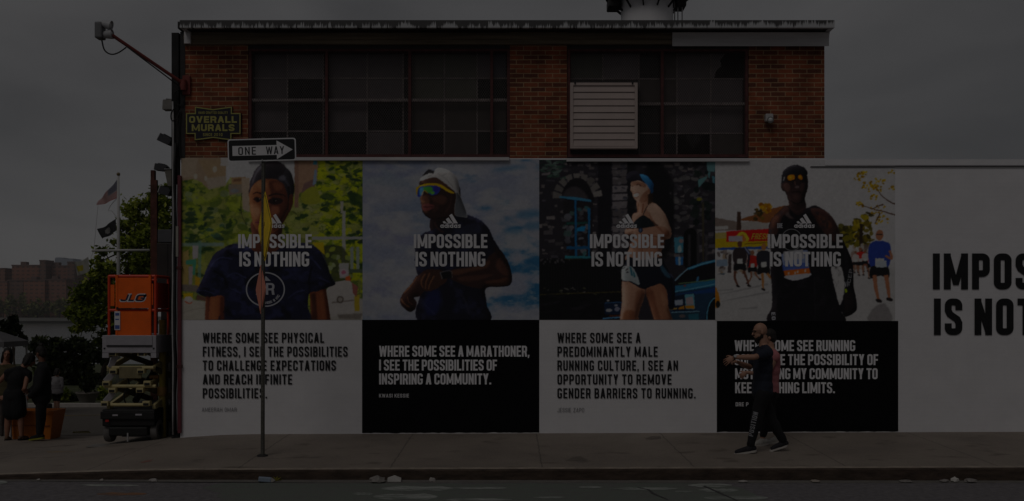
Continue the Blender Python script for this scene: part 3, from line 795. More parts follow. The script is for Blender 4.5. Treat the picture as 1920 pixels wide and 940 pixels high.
class Canvas:
    S = 2
    def __init__(s, x0, x1, y0, y1, col, seed):
        s.x0, s.x1, s.y0, s.y1 = x0, x1, y0, y1
        s.w, s.h = int((x1 - x0) * s.S), int((y1 - y0) * s.S)
        s.a = np.ones((s.h, s.w, 3)) * np.array(col, float)
        s.fig = np.zeros((s.h, s.w)); s.rec = False
        s.r = np.random.RandomState(seed); s.clip = None
    def mask(s, P, soft=0):
        P = (np.array(P, float) - [s.x0, s.y0]) * s.S
        pad = int(soft * s.S * 3) + 2
        xa, xb = int(max(0, P[:, 0].min() - pad)), int(min(s.w, P[:, 0].max() + pad + 1))
        ya, yb = int(max(0, P[:, 1].min() - pad)), int(min(s.h, P[:, 1].max() + pad + 1))
        if xb <= xa or yb <= ya: return None
        gx = np.arange(xa, xb) + .5
        M = np.zeros((yb - ya, xb - xa), bool)
        Q = np.roll(P, -1, 0)
        gy = np.arange(ya, yb) + .5
        for (ax_, ay), (bx, by) in zip(P, Q):
            if ay == by: continue
            rows = np.nonzero((gy > min(ay, by)) & (gy <= max(ay, by)))[0]
            if not len(rows): continue
            xs = ax_ + (gy[rows] - ay) * (bx - ax_) / (by - ay)
            M[rows] ^= gx[None, :] > xs[:, None]
        M = M.astype(float)
        if soft > 0: M = blur(M, max(1, round(soft * s.S / 1.4)))
        return M, ya, yb, xa, xb
    def p(s, P, col, soft=0, al=1.0, sm=True):
        if sm: P = _spline(P)
        r = s.mask(P, soft)
        if r is None: return s
        M, ya, yb, xa, xb = r
        if s.rec: s.fig[ya:yb, xa:xb] = np.maximum(s.fig[ya:yb, xa:xb], M)
        if s.clip is not None: M = M * s.clip[ya:yb, xa:xb]
        M = (M * al)[..., None]
        s.a[ya:yb, xa:xb] = s.a[ya:yb, xa:xb] * (1 - M) + np.array(col, float) * M
        return s
    def q(s, P, col, soft=0, al=1.0): return s.p(P, col, soft, al, sm=False)
    def el(s, cx, cy, rx, ry, col, soft=0, al=1.0, rot=0.0):
        t = np.linspace(0, 2 * np.pi, 20, endpoint=False); c, n = math.cos(rot), math.sin(rot)
        P = np.stack([cx + rx * np.cos(t) * c - ry * np.sin(t) * n, cy + rx * np.cos(t) * n + ry * np.sin(t) * c], 1)
        return s.p(P, col, soft, al, sm=False)
    def ln(s, P, w, col, soft=0, al=1.0, sm=True):
        C = _spline(P, 6, False) if sm and len(P) > 2 else np.array(P, float)
        d = np.gradient(C, axis=0); d /= np.maximum(np.linalg.norm(d, axis=1, keepdims=True), 1e-6)
        n = np.stack([-d[:, 1], d[:, 0]], 1)
        ww = np.linspace(w[0], w[1], len(C))[:, None] if isinstance(w, (tuple, list)) else w
        return s.p(np.concatenate([C + n * ww / 2, (C - n * ww / 2)[::-1]]), col, soft, al, sm=False)
    def noise(s, cell, seed=None, aspect=1.0):
        r = np.random.RandomState(seed if seed is not None else s.r.randint(1 << 30))
        gh, gw = int(s.h / (cell * s.S)) + 3, int(s.w / (cell * s.S * aspect)) + 3
        g = r.rand(gh, gw)
        y = np.linspace(0, gh - 1.001, s.h); x = np.linspace(0, gw - 1.001, s.w)
        yi, xi = y.astype(int), x.astype(int); fy, fx = y - yi, x - xi
        fy = (fy * fy * (3 - 2 * fy))[:, None]; fx = (fx * fx * (3 - 2 * fx))[None]
        return (g[yi][:, xi] * (1 - fy) * (1 - fx) + g[yi][:, xi + 1] * (1 - fy) * fx + g[yi + 1][:, xi] * fy * (1 - fx) + g[yi + 1][:, xi + 1] * fy * fx)
    def fbm(s, cell, o=4, aspect=1.0):
        t = 0; k = 1; z = 0
        for i in range(o): t = t + k * s.noise(cell / 2 ** i, aspect=aspect); z += k; k *= .55
        return t / z
    def mixmask(s, M, col, al=1.0):
        if s.clip is not None: M = M * s.clip
        M = np.clip(M * al, 0, 1)[..., None]; s.a = s.a * (1 - M) + np.array(col, float) * M; return s
    def dabs(s, box, n, rx, ry, cols, soft=.4, al=.9, rot=(-.6, .6)):
        for _ in range(n):
            c = np.array(cols[s.r.randint(len(cols))], float) * s.r.uniform(.88, 1.12)
            s.el(s.r.uniform(box[0], box[1]), s.r.uniform(box[2], box[3]), s.r.uniform(*rx), s.r.uniform(*ry), c, soft, al, s.r.uniform(*rot))
        return s
    def clip_to(s, P, soft=.4, sm=True):
        if P is None: s.clip = None; return s
        r = s.mask(_spline(P) if sm else P, soft); M, ya, yb, xa, xb = r
        s.clip = np.zeros((s.h, s.w)); s.clip[ya:yb, xa:xb] = M; return s
    def finish(s):
        """brush grain: a little local displacement and tone variation, as in a hand-painted wall"""
        dx = (s.noise(3) - .5) * 2.2; dy = (s.noise(3) - .5) * 2.2
        yy, xx = np.mgrid[0:s.h, 0:s.w]
        yi = np.clip(yy + dy, 0, s.h - 1).round().astype(int); xi = np.clip(xx + dx, 0, s.w - 1).round().astype(int)
        s.a = s.a[yi, xi]
        fm = blur(s.fig, 4 * s.S); gy, gx = np.gradient(fm); f2 = blur(s.fig, 9 * s.S); hy, hx = np.gradient(f2)
        form = np.clip((gx * .62 + gy * .78) * 5.5 * s.S + (hx * .62 + hy * .78) * 9 * s.S, -.42, .5) * s.fig      # the painter's modelling of the figure
        s.a = s.a * (1 + form)[..., None] + np.maximum(form, 0)[..., None] * np.array([16, 12, 10])
        s.a *= (1 + (s.fbm(5, 3) - .5) * .12 + (s.fbm(2.2, 2) - .5) * .09)[..., None]
        S = s.S; h, w = s.h // S, s.w // S
        A = s.a[:h * S, :w * S].reshape(h, S, w, S, 3).mean((1, 3))
        Fm = s.fig[:h * S, :w * S].reshape(h, S, w, S).mean((1, 3))
        return np.clip(A, 0, 255), Fm

def paint_mat():
    m, n, l, b = mat_nodes('wall_paint'); b.inputs['Roughness'].default_value = .6; b.inputs['Specular IOR Level'].default_value = .25
    at = n.new('ShaderNodeAttribute'); at.attribute_name = 'paint'
    tc = n.new('ShaderNodeTexCoord'); t = n.new('ShaderNodeTexNoise'); t.inputs['Scale'].default_value = 30; t.inputs['Detail'].default_value = 6; l.new(tc.outputs['Object'], t.inputs['Vector'])
    r = n.new('ShaderNodeMapRange'); r.inputs['To Min'].default_value = .94; r.inputs['To Max'].default_value = 1.06; l.new(t.outputs['Fac'], r.inputs['Value'])
    v = n.new('ShaderNodeVectorMath'); v.operation = 'SCALE'; l.new(at.outputs['Color'], v.inputs[0]); l.new(r.outputs[0], v.inputs['Scale'])
    l.new(v.outputs[0], b.inputs['Base Color'])
    t2 = n.new('ShaderNodeTexNoise'); t2.inputs['Scale'].default_value = 60; l.new(tc.outputs['Object'], t2.inputs['Vector'])
    bp = n.new('ShaderNodeBump'); bp.inputs['Strength'].default_value = .15; bp.inputs['Distance'].default_value = .01; l.new(t2.outputs['Fac'], bp.inputs['Height']); l.new(bp.outputs[0], b.inputs['Normal'])
    return m
M_PAINT = paint_mat()
PK = .86
def picture(name, A, mask, cv, Yp, parent, thr=.5):
    """mesh of the painted picture; with a mask only the cells of the painted figure"""
    h, w = A.shape[:2]
    xs = np.array([X(cv.x0 + (i + .5) * (cv.x1 - cv.x0) / w) for i in range(w)]); zs = np.array([Z(cv.y0 + (j + .5) * (cv.y1 - cv.y0) / h) for j in range(h)])
    if mask is None:
        xs[0], xs[-1] = X(cv.x0), X(cv.x1); zs[0], zs[-1] = Z(cv.y0), Z(cv.y1)
    gx, gz = np.meshgrid(xs, zs)
    V = np.stack([gx, np.full_like(gx, Yp), gz], -1).reshape(-1, 3)
    j, i = np.mgrid[0:h - 1, 0:w - 1]; k = (j * w + i)
    Fq = np.stack([k + w, k + w + 1, k + 1, k], -1).reshape(-1, 4)
    C = A.reshape(-1, 3)
    if mask is not None:
        ok = ((mask[:-1, :-1] > thr) & (mask[1:, :-1] > thr) & (mask[:-1, 1:] > thr) & (mask[1:, 1:] > thr)).reshape(-1)
        Fq = Fq[ok]; used = np.unique(Fq); idx = np.full(len(V), -1); idx[used] = np.arange(len(used)); Fq = idx[Fq]; V = V[used]; C = C[used]
    me = bpy.data.meshes.new(name)
    me.vertices.add(len(V)); me.vertices.foreach_set('co', V.astype(np.float32).ravel())
    me.loops.add(len(Fq) * 4); me.loops.foreach_set('vertex_index', Fq.astype(np.int32).ravel())
    me.polygons.add(len(Fq)); me.polygons.foreach_set('loop_start', np.arange(0, len(Fq) * 4, 4, dtype=np.int32))
    me.update(calc_edges=True); me.validate()
    ca = me.color_attributes.new('paint', 'FLOAT_COLOR', 'POINT')
    c01 = np.clip(C / 255.0, 0, 1); c01 = c01 + 1.7 * c01 ** 1.8 * (1 - c01) ** 2; g = c01 @ np.array([.3, .59, .11]); c01 = np.clip(g[:, None] + (c01 - g[:, None]) * 1.28, 0, .93)
    lin_ = s2l(c01) * PK
    ca.data.foreach_set('color', np.concatenate([lin_, np.ones((len(lin_), 1))], 1).astype(np.float32).ravel())
    return link_mesh(name, me, M_PAINT, parent)

M_LW = mat('white_lettering', rgb(226, 224, 227), .6, .04, 8)
M_LWS = mat('translucent_white_lettering', rgb(212, 210, 213), .6, .08, 5)
M_LB = mat('black_lettering', rgb(20, 20, 23), .6, .15, 8)
M_LG = mat('thin_grey_lettering', rgb(92, 92, 96), .6, .15, 8)
M_PB = mat('black_wall_paint', rgb(11, 11, 14), .7, .25, 3, .2, 30, spec=.12)
M_LOGO = mat('white_logo_paint', rgb(216, 214, 217), .6, .06, 8)

def logo(parent, cx, y=-.0125, m=None):
    mb = MB()
    k = [[(470, 748), (493, 737), (527, 768), (484, 768)], [(510, 716), (543, 693), (600, 768), (545, 768)], [(553, 668), (586, 646), (662, 768), (610, 768)]]
    for q in k:
        pts = [(X(cx + (p[0] / 6.715 + 760 - 845)), Z(p[1] / 6.714 + 305)) for p in q]
        mb.add([(a, y, b) for a, b in pts], [(0, 1, 2, 3)])
    lower_adidas(mb, X(cx - 19.5), X(cx + 19), Z(427.7), Z(421.4), y)
    return mb.build('logo', m or M_LOGO, parent)

def slogan(parent, xa, xb, xc, xd, m):
    letters('slogan', 'IMPOSSIBLE', xa, xb, 465.5, 439.5, m, parent, w0=.48, t=.172, gap=.07)
    letters('slogan', 'IS NOTHING', xc, xd, 500, 472.5, m, parent, w0=.48, t=.17, gap=.07, space=.17)

# ------- mural 1: woman in a navy t-shirt in front of trees
cv = Canvas(340, 680, 296, 600, (116, 122, 66), 11)
cv.mixmask(np.clip((cv.fbm(22) - .45) * 5, 0, 1), (146, 150, 82), .8).mixmask(np.clip((.45 - cv.fbm(16)) * 6, 0, 1), (70, 84, 44), .8)
GR = [(132, 142, 68), (150, 156, 84), (104, 116, 50), (84, 98, 48), (160, 164, 98), (62, 78, 46), (120, 132, 92)]
cv.dabs((340, 470, 335, 470), 150, (4, 15), (3, 8), GR, .6)
cv.dabs((345, 420, 400, 460), 26, (4, 12), (2, 5), [(44, 58, 46), (54, 68, 44), (58, 80, 66)], .7)
YG = [(140, 150, 40), (160, 168, 56), (120, 136, 40), (172, 178, 84), (92, 110, 36), (148, 156, 92), (170, 172, 40)]
cv.dabs((588, 684, 296, 520), 190, (3, 13), (2.5, 8), YG, .5)
cv.dabs((590, 684, 300, 520), 60, (3, 13), (2, 5), [(40, 56, 34), (52, 66, 34), (36, 48, 40)], .6)
cv.p([(596, 375), (612, 362), (640, 372), (660, 360), (684, 372), (684, 392), (650, 380), (615, 388)], (40, 54, 36), 1.2, .8)
cv.dabs((545, 600, 355, 445), 50, (5, 14), (3, 8), [(138, 144, 80), (150, 152, 96), (120, 128, 70)], .8)
f_ = cv.fbm(15, 3, 1.3); wR = np.clip((np.arange(cv.w)[None] / cv.S + cv.x0 - 560) / 40, 0, 1) * np.ones((cv.h, 1))
cv.mixmask(np.clip((cv.fbm(12, 3, 1.4) - .56) * 9, 0, 1) * wR, (178, 190, 40), .75).mixmask(np.clip((cv.fbm(14, 3, 1.4) - .57) * 9, 0, 1) * (1 - wR), (152, 166, 62), .7)
cv.mixmask(np.clip((.04 - abs(f_ - .5)) * 30, 0, 1) * (.45 + .55 * wR), (52, 68, 34), .55)
cv.mixmask(np.clip((.40 - cv.fbm(13, 3, 1.5)) * 10, 0, 1), (38, 54, 34), .85)
# buildings and sky of the picture
cv.q([(338, 294), (426, 294), (424, 346), (400, 348), (391, 356), (378, 342), (362, 336), (338, 340)], (150, 128, 108), .6)
cv.q([(338, 294), (372, 294), (366, 330), (338, 336)], (166, 146, 126), 1.5, .8).q([(372, 300), (424, 300), (424, 345), (395, 345)], (160, 132, 100), 1.5, .6)
cv.q([(385, 335), (424, 330), (424, 348), (392, 356)], (168, 152, 136), 1.2, .9)
for (a, b, w_) in [(403, 318, 4), (367, 331, 3.5), (386, 335, 3)]: cv.el(a, b, w_, w_ * 1.5, (190, 180, 160), .8)
cv.q([(424, 294), (558, 294), (552, 345), (470, 350), (432, 332), (424, 345)], (204, 202, 203), .6)
cv.q([(414, 294), (428, 294), (428, 312), (414, 311)], (196, 190, 184), .5)
cv.q([(434, 333), (461, 332), (462, 346), (434, 347)], (156, 122, 92), .5).q([(438, 336), (455, 335), (455, 340), (438, 341)], (110, 84, 66), .6)
cv.q([(428, 346), (456, 346), (454, 362), (430, 366)], (132, 118, 104), .8).el(440, 358, 8, 4, (120, 122, 124), .8)
cv.q([(453, 334), (468, 334), (468, 398), (455, 392)], (178, 154, 132), .8)
cv.q([(553, 302), (597, 302), (594, 340), (578, 352), (562, 362), (557, 388), (552, 388)], (152, 118, 98), .6)
cv.q([(552, 302), (560, 302), (560, 390), (553, 390)], (120, 92, 80), .8, .8).q([(570, 345), (590, 335), (590, 355), (565, 362)], (112, 88, 84), 1)
cv.q([(588, 297), (595, 297), (594, 309), (587, 309)], (70, 130, 150), .6).q([(590, 318), (594, 318), (593, 345), (586, 348)], (120, 138, 160), .8)
cv.p([(566, 364), (590, 350), (600, 372), (596, 382), (570, 382)], (140, 142, 58), 1)
# street furniture of the picture
cv.q([(340, 456), (420, 455), (420, 462), (340, 462)], (120, 142, 138), 1.2, .8).q([(372, 452), (378, 452), (376, 600), (370, 600)], (98, 130, 120), 1, .7)
cv.q([(342, 474), (354, 468), (353, 536), (342, 538)], (158, 134, 84), .8).q([(361, 461), (372, 461), (371, 484), (361, 486)], (176, 168, 170), .7)
cv.q([(349, 488), (368, 486), (367, 496), (349, 497)], (72, 132, 108), .6).q([(362, 488), (368, 488), (366, 516), (360, 516)], (72, 132, 108), .6)
cv.q([(354, 500), (362, 500), (360, 535), (354, 535)], (160, 140, 140), 1).q([(366, 518), (376, 522), (374, 545), (366, 545)], (186, 140, 50), .8)
cv.q([(340, 533), (372, 535), (370, 548), (340, 546)], (104, 96, 90), 1.2).q([(370, 552), (390, 560), (386, 566), (368, 562)], (92, 70, 60), 1)
cv.q([(338, 560), (390, 566), (390, 602), (338, 602)], (176, 168, 154), 1.2).ln([(342, 587), (365, 580), (388, 578)], 1.6, (150, 142, 130), .8)
cv.q([(344, 550), (362, 550), (361, 561), (345, 561)], (196, 160, 40), .5).el(354, 561, 8, 5, (206, 196, 186), .4).ln([(347, 565), (353, 569), (361, 567)], 1.8, (176, 60, 40), .3)
cv.q([(585, 444), (682, 444), (682, 449), (585, 450)], (150, 150, 148), .5).q([(642, 396), (648, 396), (648, 492), (641, 492)], (164, 164, 156), .6).q([(638, 378), (644, 378), (643, 400), (639, 400)], (170, 166, 150), .6)
cv.p([(598, 470), (640, 462), (660, 500), (655, 530), (618, 532)], (58, 62, 44), 1.4, .9)
cv.dabs((612, 660, 460, 520), 22, (3, 7), (3, 6), [(140, 150, 110), (110, 122, 70), (130, 140, 60)], .7)
for a in (657, 668): cv.q([(a, 463), (a + 6, 463), (a + 6, 506), (a, 506)], (132, 142, 132), .8)
cv.q([(650, 505), (682, 505), (682, 512), (650, 512)], (70, 80, 66), .8)
cv.q([(636, 494), (654, 493), (654, 522), (637, 522)], (160, 158, 154), .6).el(644, 512, 8, 7.5, (186, 170, 176), .4).el(644, 511, 4.5, 4, (160, 92, 110), .6)
cv.q([(648, 520), (656, 516), (658, 530), (648, 528)], (190, 86, 50), .5)
cv.q([(606, 560), (682, 560), (682, 602), (606, 602)], (170, 164, 154), 1.5)
cv.p([(610, 552), (616, 538), (626, 530), (655, 527), (662, 542), (666, 562), (664, 586), (640, 592), (612, 590)], (186, 178, 172), .6)
cv.q([(622, 566), (664, 562), (664, 565), (622, 569)], (120, 112, 106), .6).el(638, 562, 7, 7, (84, 78, 72), .4).el(638, 562, 4, 4, (150, 142, 134), .4)
cv.q([(632, 590), (680, 588), (676, 599), (636, 598)], (112, 106, 100), 1.4).q([(664, 556), (674, 552), (674, 584), (665, 584)], (176, 148, 60), .6).q([(660, 530), (672, 538), (668, 558), (662, 550)], (130, 80, 74), .7)
cv.q([(585, 455), (606, 455), (609, 478), (600, 472)], (196, 166, 44), .8)
# the woman
cv.rec = True
SK, SKL, SKD = (118, 74, 54), (166, 110, 82), (62, 38, 33)
cv.p([(474, 415), (472, 440), (470, 462), (462, 472), (495, 482), (530, 470), (526, 450), (526, 420)], (74, 46, 38), .5)
cv.p([(467, 362), (470, 340), (482, 330), (500, 326), (522, 328), (540, 340), (546, 362), (545, 385), (540, 402), (531, 418), (520, 432), (504, 440), (488, 437), (477, 424), (470, 400)], SK, .5)
cv.rec = False
cv.p([(505, 340), (530, 342), (545, 360), (543, 388), (538, 405), (526, 424), (512, 434), (514, 410), (506, 390), (508, 365)], SKD, 2.2, .8)
cv.p([(473, 345), (488, 340), (502, 343), (500, 358), (486, 362), (472, 360)], (140, 90, 66), 2, .75)
cv.p([(470, 384), (486, 386), (490, 400), (480, 412), (473, 402)], SKL, 2, .75).p([(508, 388), (522, 388), (524, 398), (512, 404)], (128, 82, 66), 2, .8)
cv.p([(476, 392), (484, 390), (488, 398), (482, 406)], (186, 128, 98), 1.6, .7).p([(482, 342), (494, 339), (500, 346), (494, 354), (484, 352)], (172, 118, 88), 1.8, .6).p([(512, 344), (526, 344), (530, 354), (518, 358)], (112, 72, 56), 2, .7).ln([(541, 384), (538, 398), (530, 414)], (1, 2), (126, 80, 60), .7, .7)
cv.ln([(474, 365), (481, 361), (491, 364)], (1.5, 2.6), (38, 26, 24), .4).ln([(504, 368), (516, 364), (531, 366), (536, 370)], (3.4, 1.6), (34, 24, 22), .4)
cv.p([(475, 374), (482, 370), (491, 374), (484, 380)], (40, 28, 28), .5).el(484, 375, 2.6, 2.4, (20, 16, 16), .2).el(487, 373, .8, .8, (190, 180, 176), .1)
cv.p([(503, 378), (512, 371), (530, 374), (526, 382), (512, 384)], (36, 26, 26), .7).el(515, 377, 3, 2.8, (18, 15, 15), .2).el(517.5, 377, .8, .8, (170, 160, 156), .1)
cv.ln([(496, 378), (494, 392), (491, 401)], 1.8, (80, 48, 38), .7).el(496, 402, 7, 3, (84, 50, 42), .8, .8).ln([(490, 404), (497, 406), (503, 404)], 1.4, (46, 28, 26), .4)
cv.p([(478, 417), (488, 413), (498, 414), (510, 417), (500, 423), (486, 422)], (110, 62, 62), .5).ln([(479, 417.5), (496, 418), (510, 417.5)], 1, (52, 28, 28), .3)
cv.rec = True
cv.p([(467, 364), (468, 345), (474, 328), (484, 312), (494, 306), (508, 302), (522, 303), (534, 312), (544, 322), (550, 338), (552, 356), (549, 372), (545, 392), (541, 398), (540, 370), (534, 350), (524, 340), (508, 335), (492, 336), (480, 342), (472, 352)], (44, 42, 46), .5)
cv.rec = False
cv.p([(494, 308), (508, 302), (524, 304), (536, 314), (528, 330), (510, 336), (498, 334), (500, 320)], (34, 31, 34), 1.2, .95)
cv.ln([(474, 344), (480, 326), (490, 312)], (2, 5), (84, 83, 90), 1.2, .6).ln([(528, 332), (540, 345), (546, 366)], (6, 2), (76, 75, 84), 1.2, .6).el(530, 334, 7, 5, (96, 94, 102), 1.4, .65)
cv.ln([(541, 350), (543, 372), (540, 394)], (5, 2), (32, 28, 30), .8)
cv.rec = True
cv.p([(543, 368), (549, 366), (549, 382), (545, 394), (541, 396)], (112, 68, 52), .5)
cv.rec = False
for P in ([(454, 362), (452, 385), (454, 404), (460, 418), (470, 424)], [(549, 397), (556, 402), (561, 409)], [(535, 417), (540, 427), (549, 433)]): cv.ln(P, (1.2, .7), (40, 36, 36), .15)
cv.rec = True
ARM = (118, 72, 52)
cv.q([(386, 552), (421, 552), (421, 602), (385, 602)], ARM, .5).q([(580, 545), (610, 536), (615, 565), (620, 602), (584, 602)], (104, 62, 46), .5)
SH = [(466, 463), (440, 457), (418, 466), (402, 477), (391, 496), (380, 522), (369, 545), (371, 550), (388, 558), (400, 556), (418, 556), (420, 580), (421, 606), (573, 606), (577, 575), (580, 551), (596, 546), (612, 540), (624, 536), (629, 531), (620, 516), (613, 495), (603, 474), (585, 459), (560, 455), (530, 463), (515, 473), (497, 478), (480, 474)]
cv.p(SH, (27, 28, 42), .4)
cv.rec = False
cv.q([(386, 556), (394, 556), (392, 602), (385, 602)], (64, 38, 30), 1.6).q([(413, 556), (421, 556), (421, 602), (412, 602)], (70, 42, 34), 1.8).q([(399, 560), (408, 560), (407, 602), (397, 602)], (140, 88, 62), 2, .6)
cv.q([(583, 552), (592, 548), (596, 602), (584, 602)], (54, 34, 28), 2).q([(599, 548), (608, 545), (613, 602), (603, 602)], (134, 84, 62), 2.4, .6)
cv.clip_to(SH)
cv.mixmask(np.clip((cv.fbm(14, 3, 1.6) - .52) * 5, 0, 1), (40, 42, 64), .8).mixmask(np.clip((.45 - cv.fbm(20, 3)) * 5, 0, 1), (14, 14, 20), .8)
for P in ([(395, 500), (412, 484), (436, 486)], [(425, 520), (440, 512), (462, 522)], [(430, 540), (442, 545), (452, 550)], [(372, 545), (388, 546), (402, 552)], [(560, 476), (585, 486), (602, 505)], [(590, 520), (606, 524), (620, 531)], [(540, 560), (556, 548), (572, 545)]):
    cv.ln(P, (1, 3), (54, 57, 82), .9, .75)
for P in ([(400, 508), (420, 520), (428, 545)], [(585, 500), (580, 525), (581, 550)], [(424, 470), (440, 480), (470, 486)]): cv.ln(P, (4, 1.5), (11, 11, 16), 1.4, .8)
cv.ln([(604, 476), (614, 497), (621, 517), (629, 531)], 1.2, (120, 122, 134), .3, .7)
cv.clip_to(None)
m1 = thing('mural', 'painted mural of a woman in a navy t-shirt above black writing on white', 'mural', (0, 0, 0), 0, 'murals along the painted wall')
A_, F_ = cv.finish()
picture('picture', A_, None, cv, -.004, m1); picture('painted_figure', A_, F_, cv, -.007, m1)
slogan(m1, 447, 585, 449, 580, M_LW); logo(m1, 515)
def ring_mb(cx, cy, rx, ry, w, y=-.012):
    mb = MB(); n = 48
    for q in _ribbon([(X(cx + rx * math.cos(2 * math.pi * k / n)), Z(cy + ry * math.sin(2 * math.pi * k / n))) for k in range(n)], w, True): mb.add([(a, y, b) for a, b in q], [(0, 1, 2, 3)])
    return mb
em = ring_mb(498, 543, 35.5, 31.5, .020)
em.add([(X(499), -.012, Z(518)), (X(490), -.012, Z(527)), (X(508), -.012, Z(527))], [(0, 1, 2)])
L_ = letter_mb('AR', X(480), X(515), Z(553), Z(531), -.0122, .62, .17, .06); em.add(L_.v, L_.f)
txt = 'RUNNERS I NYC'
for i, ch in enumerate(txt):
    if ch == ' ': continue
    a = R(66 - 5.2 * 1.0 * i) if False else R(112 - (i + 1) * 6.4)
    px, py = 498 + 28 * math.cos(a), 543 + 25 * math.sin(a)
    t_ = letter_mb(ch, -.014, .014, -.02, .02, -.0125, .5, .2)
    rot = Matrix.Rotation(-(math.pi / 2 - a) if False else (a - math.pi / 2), 4, 'Y')
    t_.v = [tuple(rot @ Vector((v[0], 0, v[2])) + Vector((X(px), -.0125, Z(py)))) for v in t_.v]; em.add(t_.v, t_.f)
em.build('shirt_emblem', mat('grey_white_paint', rgb(170, 170, 178), .6, .1), m1)
q1 = ['WHERE SOME SEE PHYSICAL', 'FITNESS, I SEE THE POSSIBILITIES', 'TO CHALLENGE EXPECTATIONS', 'AND REACH INFINITE', 'POSSIBILITIES.']
for i, (t_, b_) in enumerate(zip(q1, (608, 652, 630, 548, 501))):
    letters('quotation', t_, 380.5, b_, 643 + 26.0 * i, 624 + 26.0 * i, M_LB, m1, w0=.46, t=.155, gap=.13, space=.26)
letters('name_caption', 'AMEERAH OMAR', 379, 444, 772, 764.5, M_LG, m1, w0=.62, t=.10, gap=.22, space=.5)

# ------- mural 2: runner in a white cap against a cloudy sky
cv = Canvas(680, 1011, 299, 600, (140, 144, 160), 23)
f = cv.fbm(60, 5, 1.6); wx = np.clip((np.arange(cv.w)[None] / cv.S + cv.x0 - 820) / 130, .12, 1) * np.ones((cv.h, 1))
cv.mixmask(np.clip((f - .48) * 4, 0, 1), (158, 158, 166), .9).mixmask(np.clip((.48 - f) * 5, 0, 1), (122, 128, 150), .8)
g = cv.fbm(42, 6, 2.0); cv.mixmask(np.clip((g - .50) * 6, 0, 1) * wx, (74, 106, 134), .85).mixmask(np.clip((g - .58) * 9, 0, 1) * wx, (44, 84, 116), .8)
cv.mixmask(np.clip((cv.fbm(24, 5, 2.4) - .56) * 8, 0, 1), (168, 168, 174), .7).mixmask(np.clip((cv.fbm(30, 5, 1.8) - .58) * 7, 0, 1) * (1 - wx), (116, 118, 146), .6)
for (a, b, rx, ry) in [(990, 402, 24, 9), (1000, 424, 20, 8), (955, 316, 34, 4), (962, 432, 20, 6)]: cv.el(a, b, rx, ry, (52, 92, 124), 5, .6, -.12)
cv.rec = True
DS, DSH = (44, 32, 30), (92, 64, 52)
cv.p([(808, 408), (808, 436), (830, 446), (862, 430), (858, 395), (830, 390)], (30, 24, 25), .5)
BD = [(810, 432), (796, 437), (784, 447), (778, 466), (778, 492), (782, 514), (786, 530), (789, 548), (787, 604), (913, 604), (912, 570), (911, 541), (936, 538), (955, 535), (960, 522), (957, 505), (950, 487), (938, 468), (926, 450), (916, 428), (902, 414), (882, 405), (860, 401), (840, 420)]
cv.p(BD, (23, 23, 31), .4)
cv.p([(752, 556), (760, 545), (772, 532), (782, 517), (798, 520), (800, 540), (790, 552), (788, 556), (776, 558), (781, 566), (779, 578), (770, 585), (760, 580), (750, 568)], DS, .4)
cv.p([(788, 339), (787, 354), (789, 378), (792, 394), (798, 404), (808, 411), (822, 414), (850, 408), (862, 385), (862, 352), (848, 336), (815, 328)], (40, 30, 28), .4)
cv.rec = False
cv.clip_to(BD)
cv.mixmask(np.clip((cv.fbm(18, 3) - .52) * 5, 0, 1), (36, 38, 54), .8)
cv.p([(800, 550), (825, 545), (822, 585), (800, 590)], (30, 34, 62), 4, .8).p([(792, 440), (830, 445), (880, 420), (905, 430), (880, 445), (830, 455)], (40, 42, 54), 3, .7)
cv.ln([(850, 540), (870, 560), (880, 590)], (2, 4), (44, 44, 54), 1.5, .7).ln([(796, 570), (815, 590)], (1, 3), (52, 54, 76), 1.2, .7)
# forearm and upper arm
cv.p([(960, 522), (952, 537), (912, 541), (880, 538), (846, 524), (832, 512), (858, 504), (900, 498), (920, 478), (940, 470), (952, 488)], DS, .8)
cv.p([(846, 508), (880, 502), (905, 496), (918, 488), (912, 502), (880, 510), (852, 516)], (78, 56, 46), 2, .8).p([(910, 528), (935, 524), (954, 520), (950, 533), (920, 536)], DSH, 1.8, .75)
cv.p([(926, 462), (940, 474), (952, 495), (948, 505), (934, 488)], (30, 23, 23), 2, .9)
cv.clip_to(None)
cv.rec = True
cv.p([(783, 524), (790, 512), (803, 505), (822, 506), (834, 512), (838, 526), (824, 538), (808, 546), (796, 545), (790, 536)], (52, 38, 34), .5)
cv.rec = False
for P in ([(797, 514), (790, 528), (793, 540)], [(806, 512), (799, 528), (798, 542)], [(814, 518), (806, 532), (804, 543)]): cv.ln(P, (3.2, 1.8), (104, 74, 58), .7, .8)
for P in ([(802, 516), (795, 530)], [(811, 518), (803, 534)]): cv.ln(P, 1.1, (24, 18, 18), .4)
cv.ln([(782, 520), (770, 536), (757, 550)], (2, 3), (98, 68, 52), .8, .8).ln([(752, 560), (758, 570), (768, 576)], 2.2, (112, 80, 62), .7, .7).ln([(764, 556), (766, 566), (774, 572)], 1.6, (82, 58, 48), .6)
cv.q([(825, 511), (845, 507.5), (848, 521), (829, 524)], (20, 20, 22), .3).ln([(826, 511), (829, 524)], 1, (132, 130, 130), .2).ln([(826, 511), (845, 508), (848, 521)], .9, (104, 104, 106), .2)
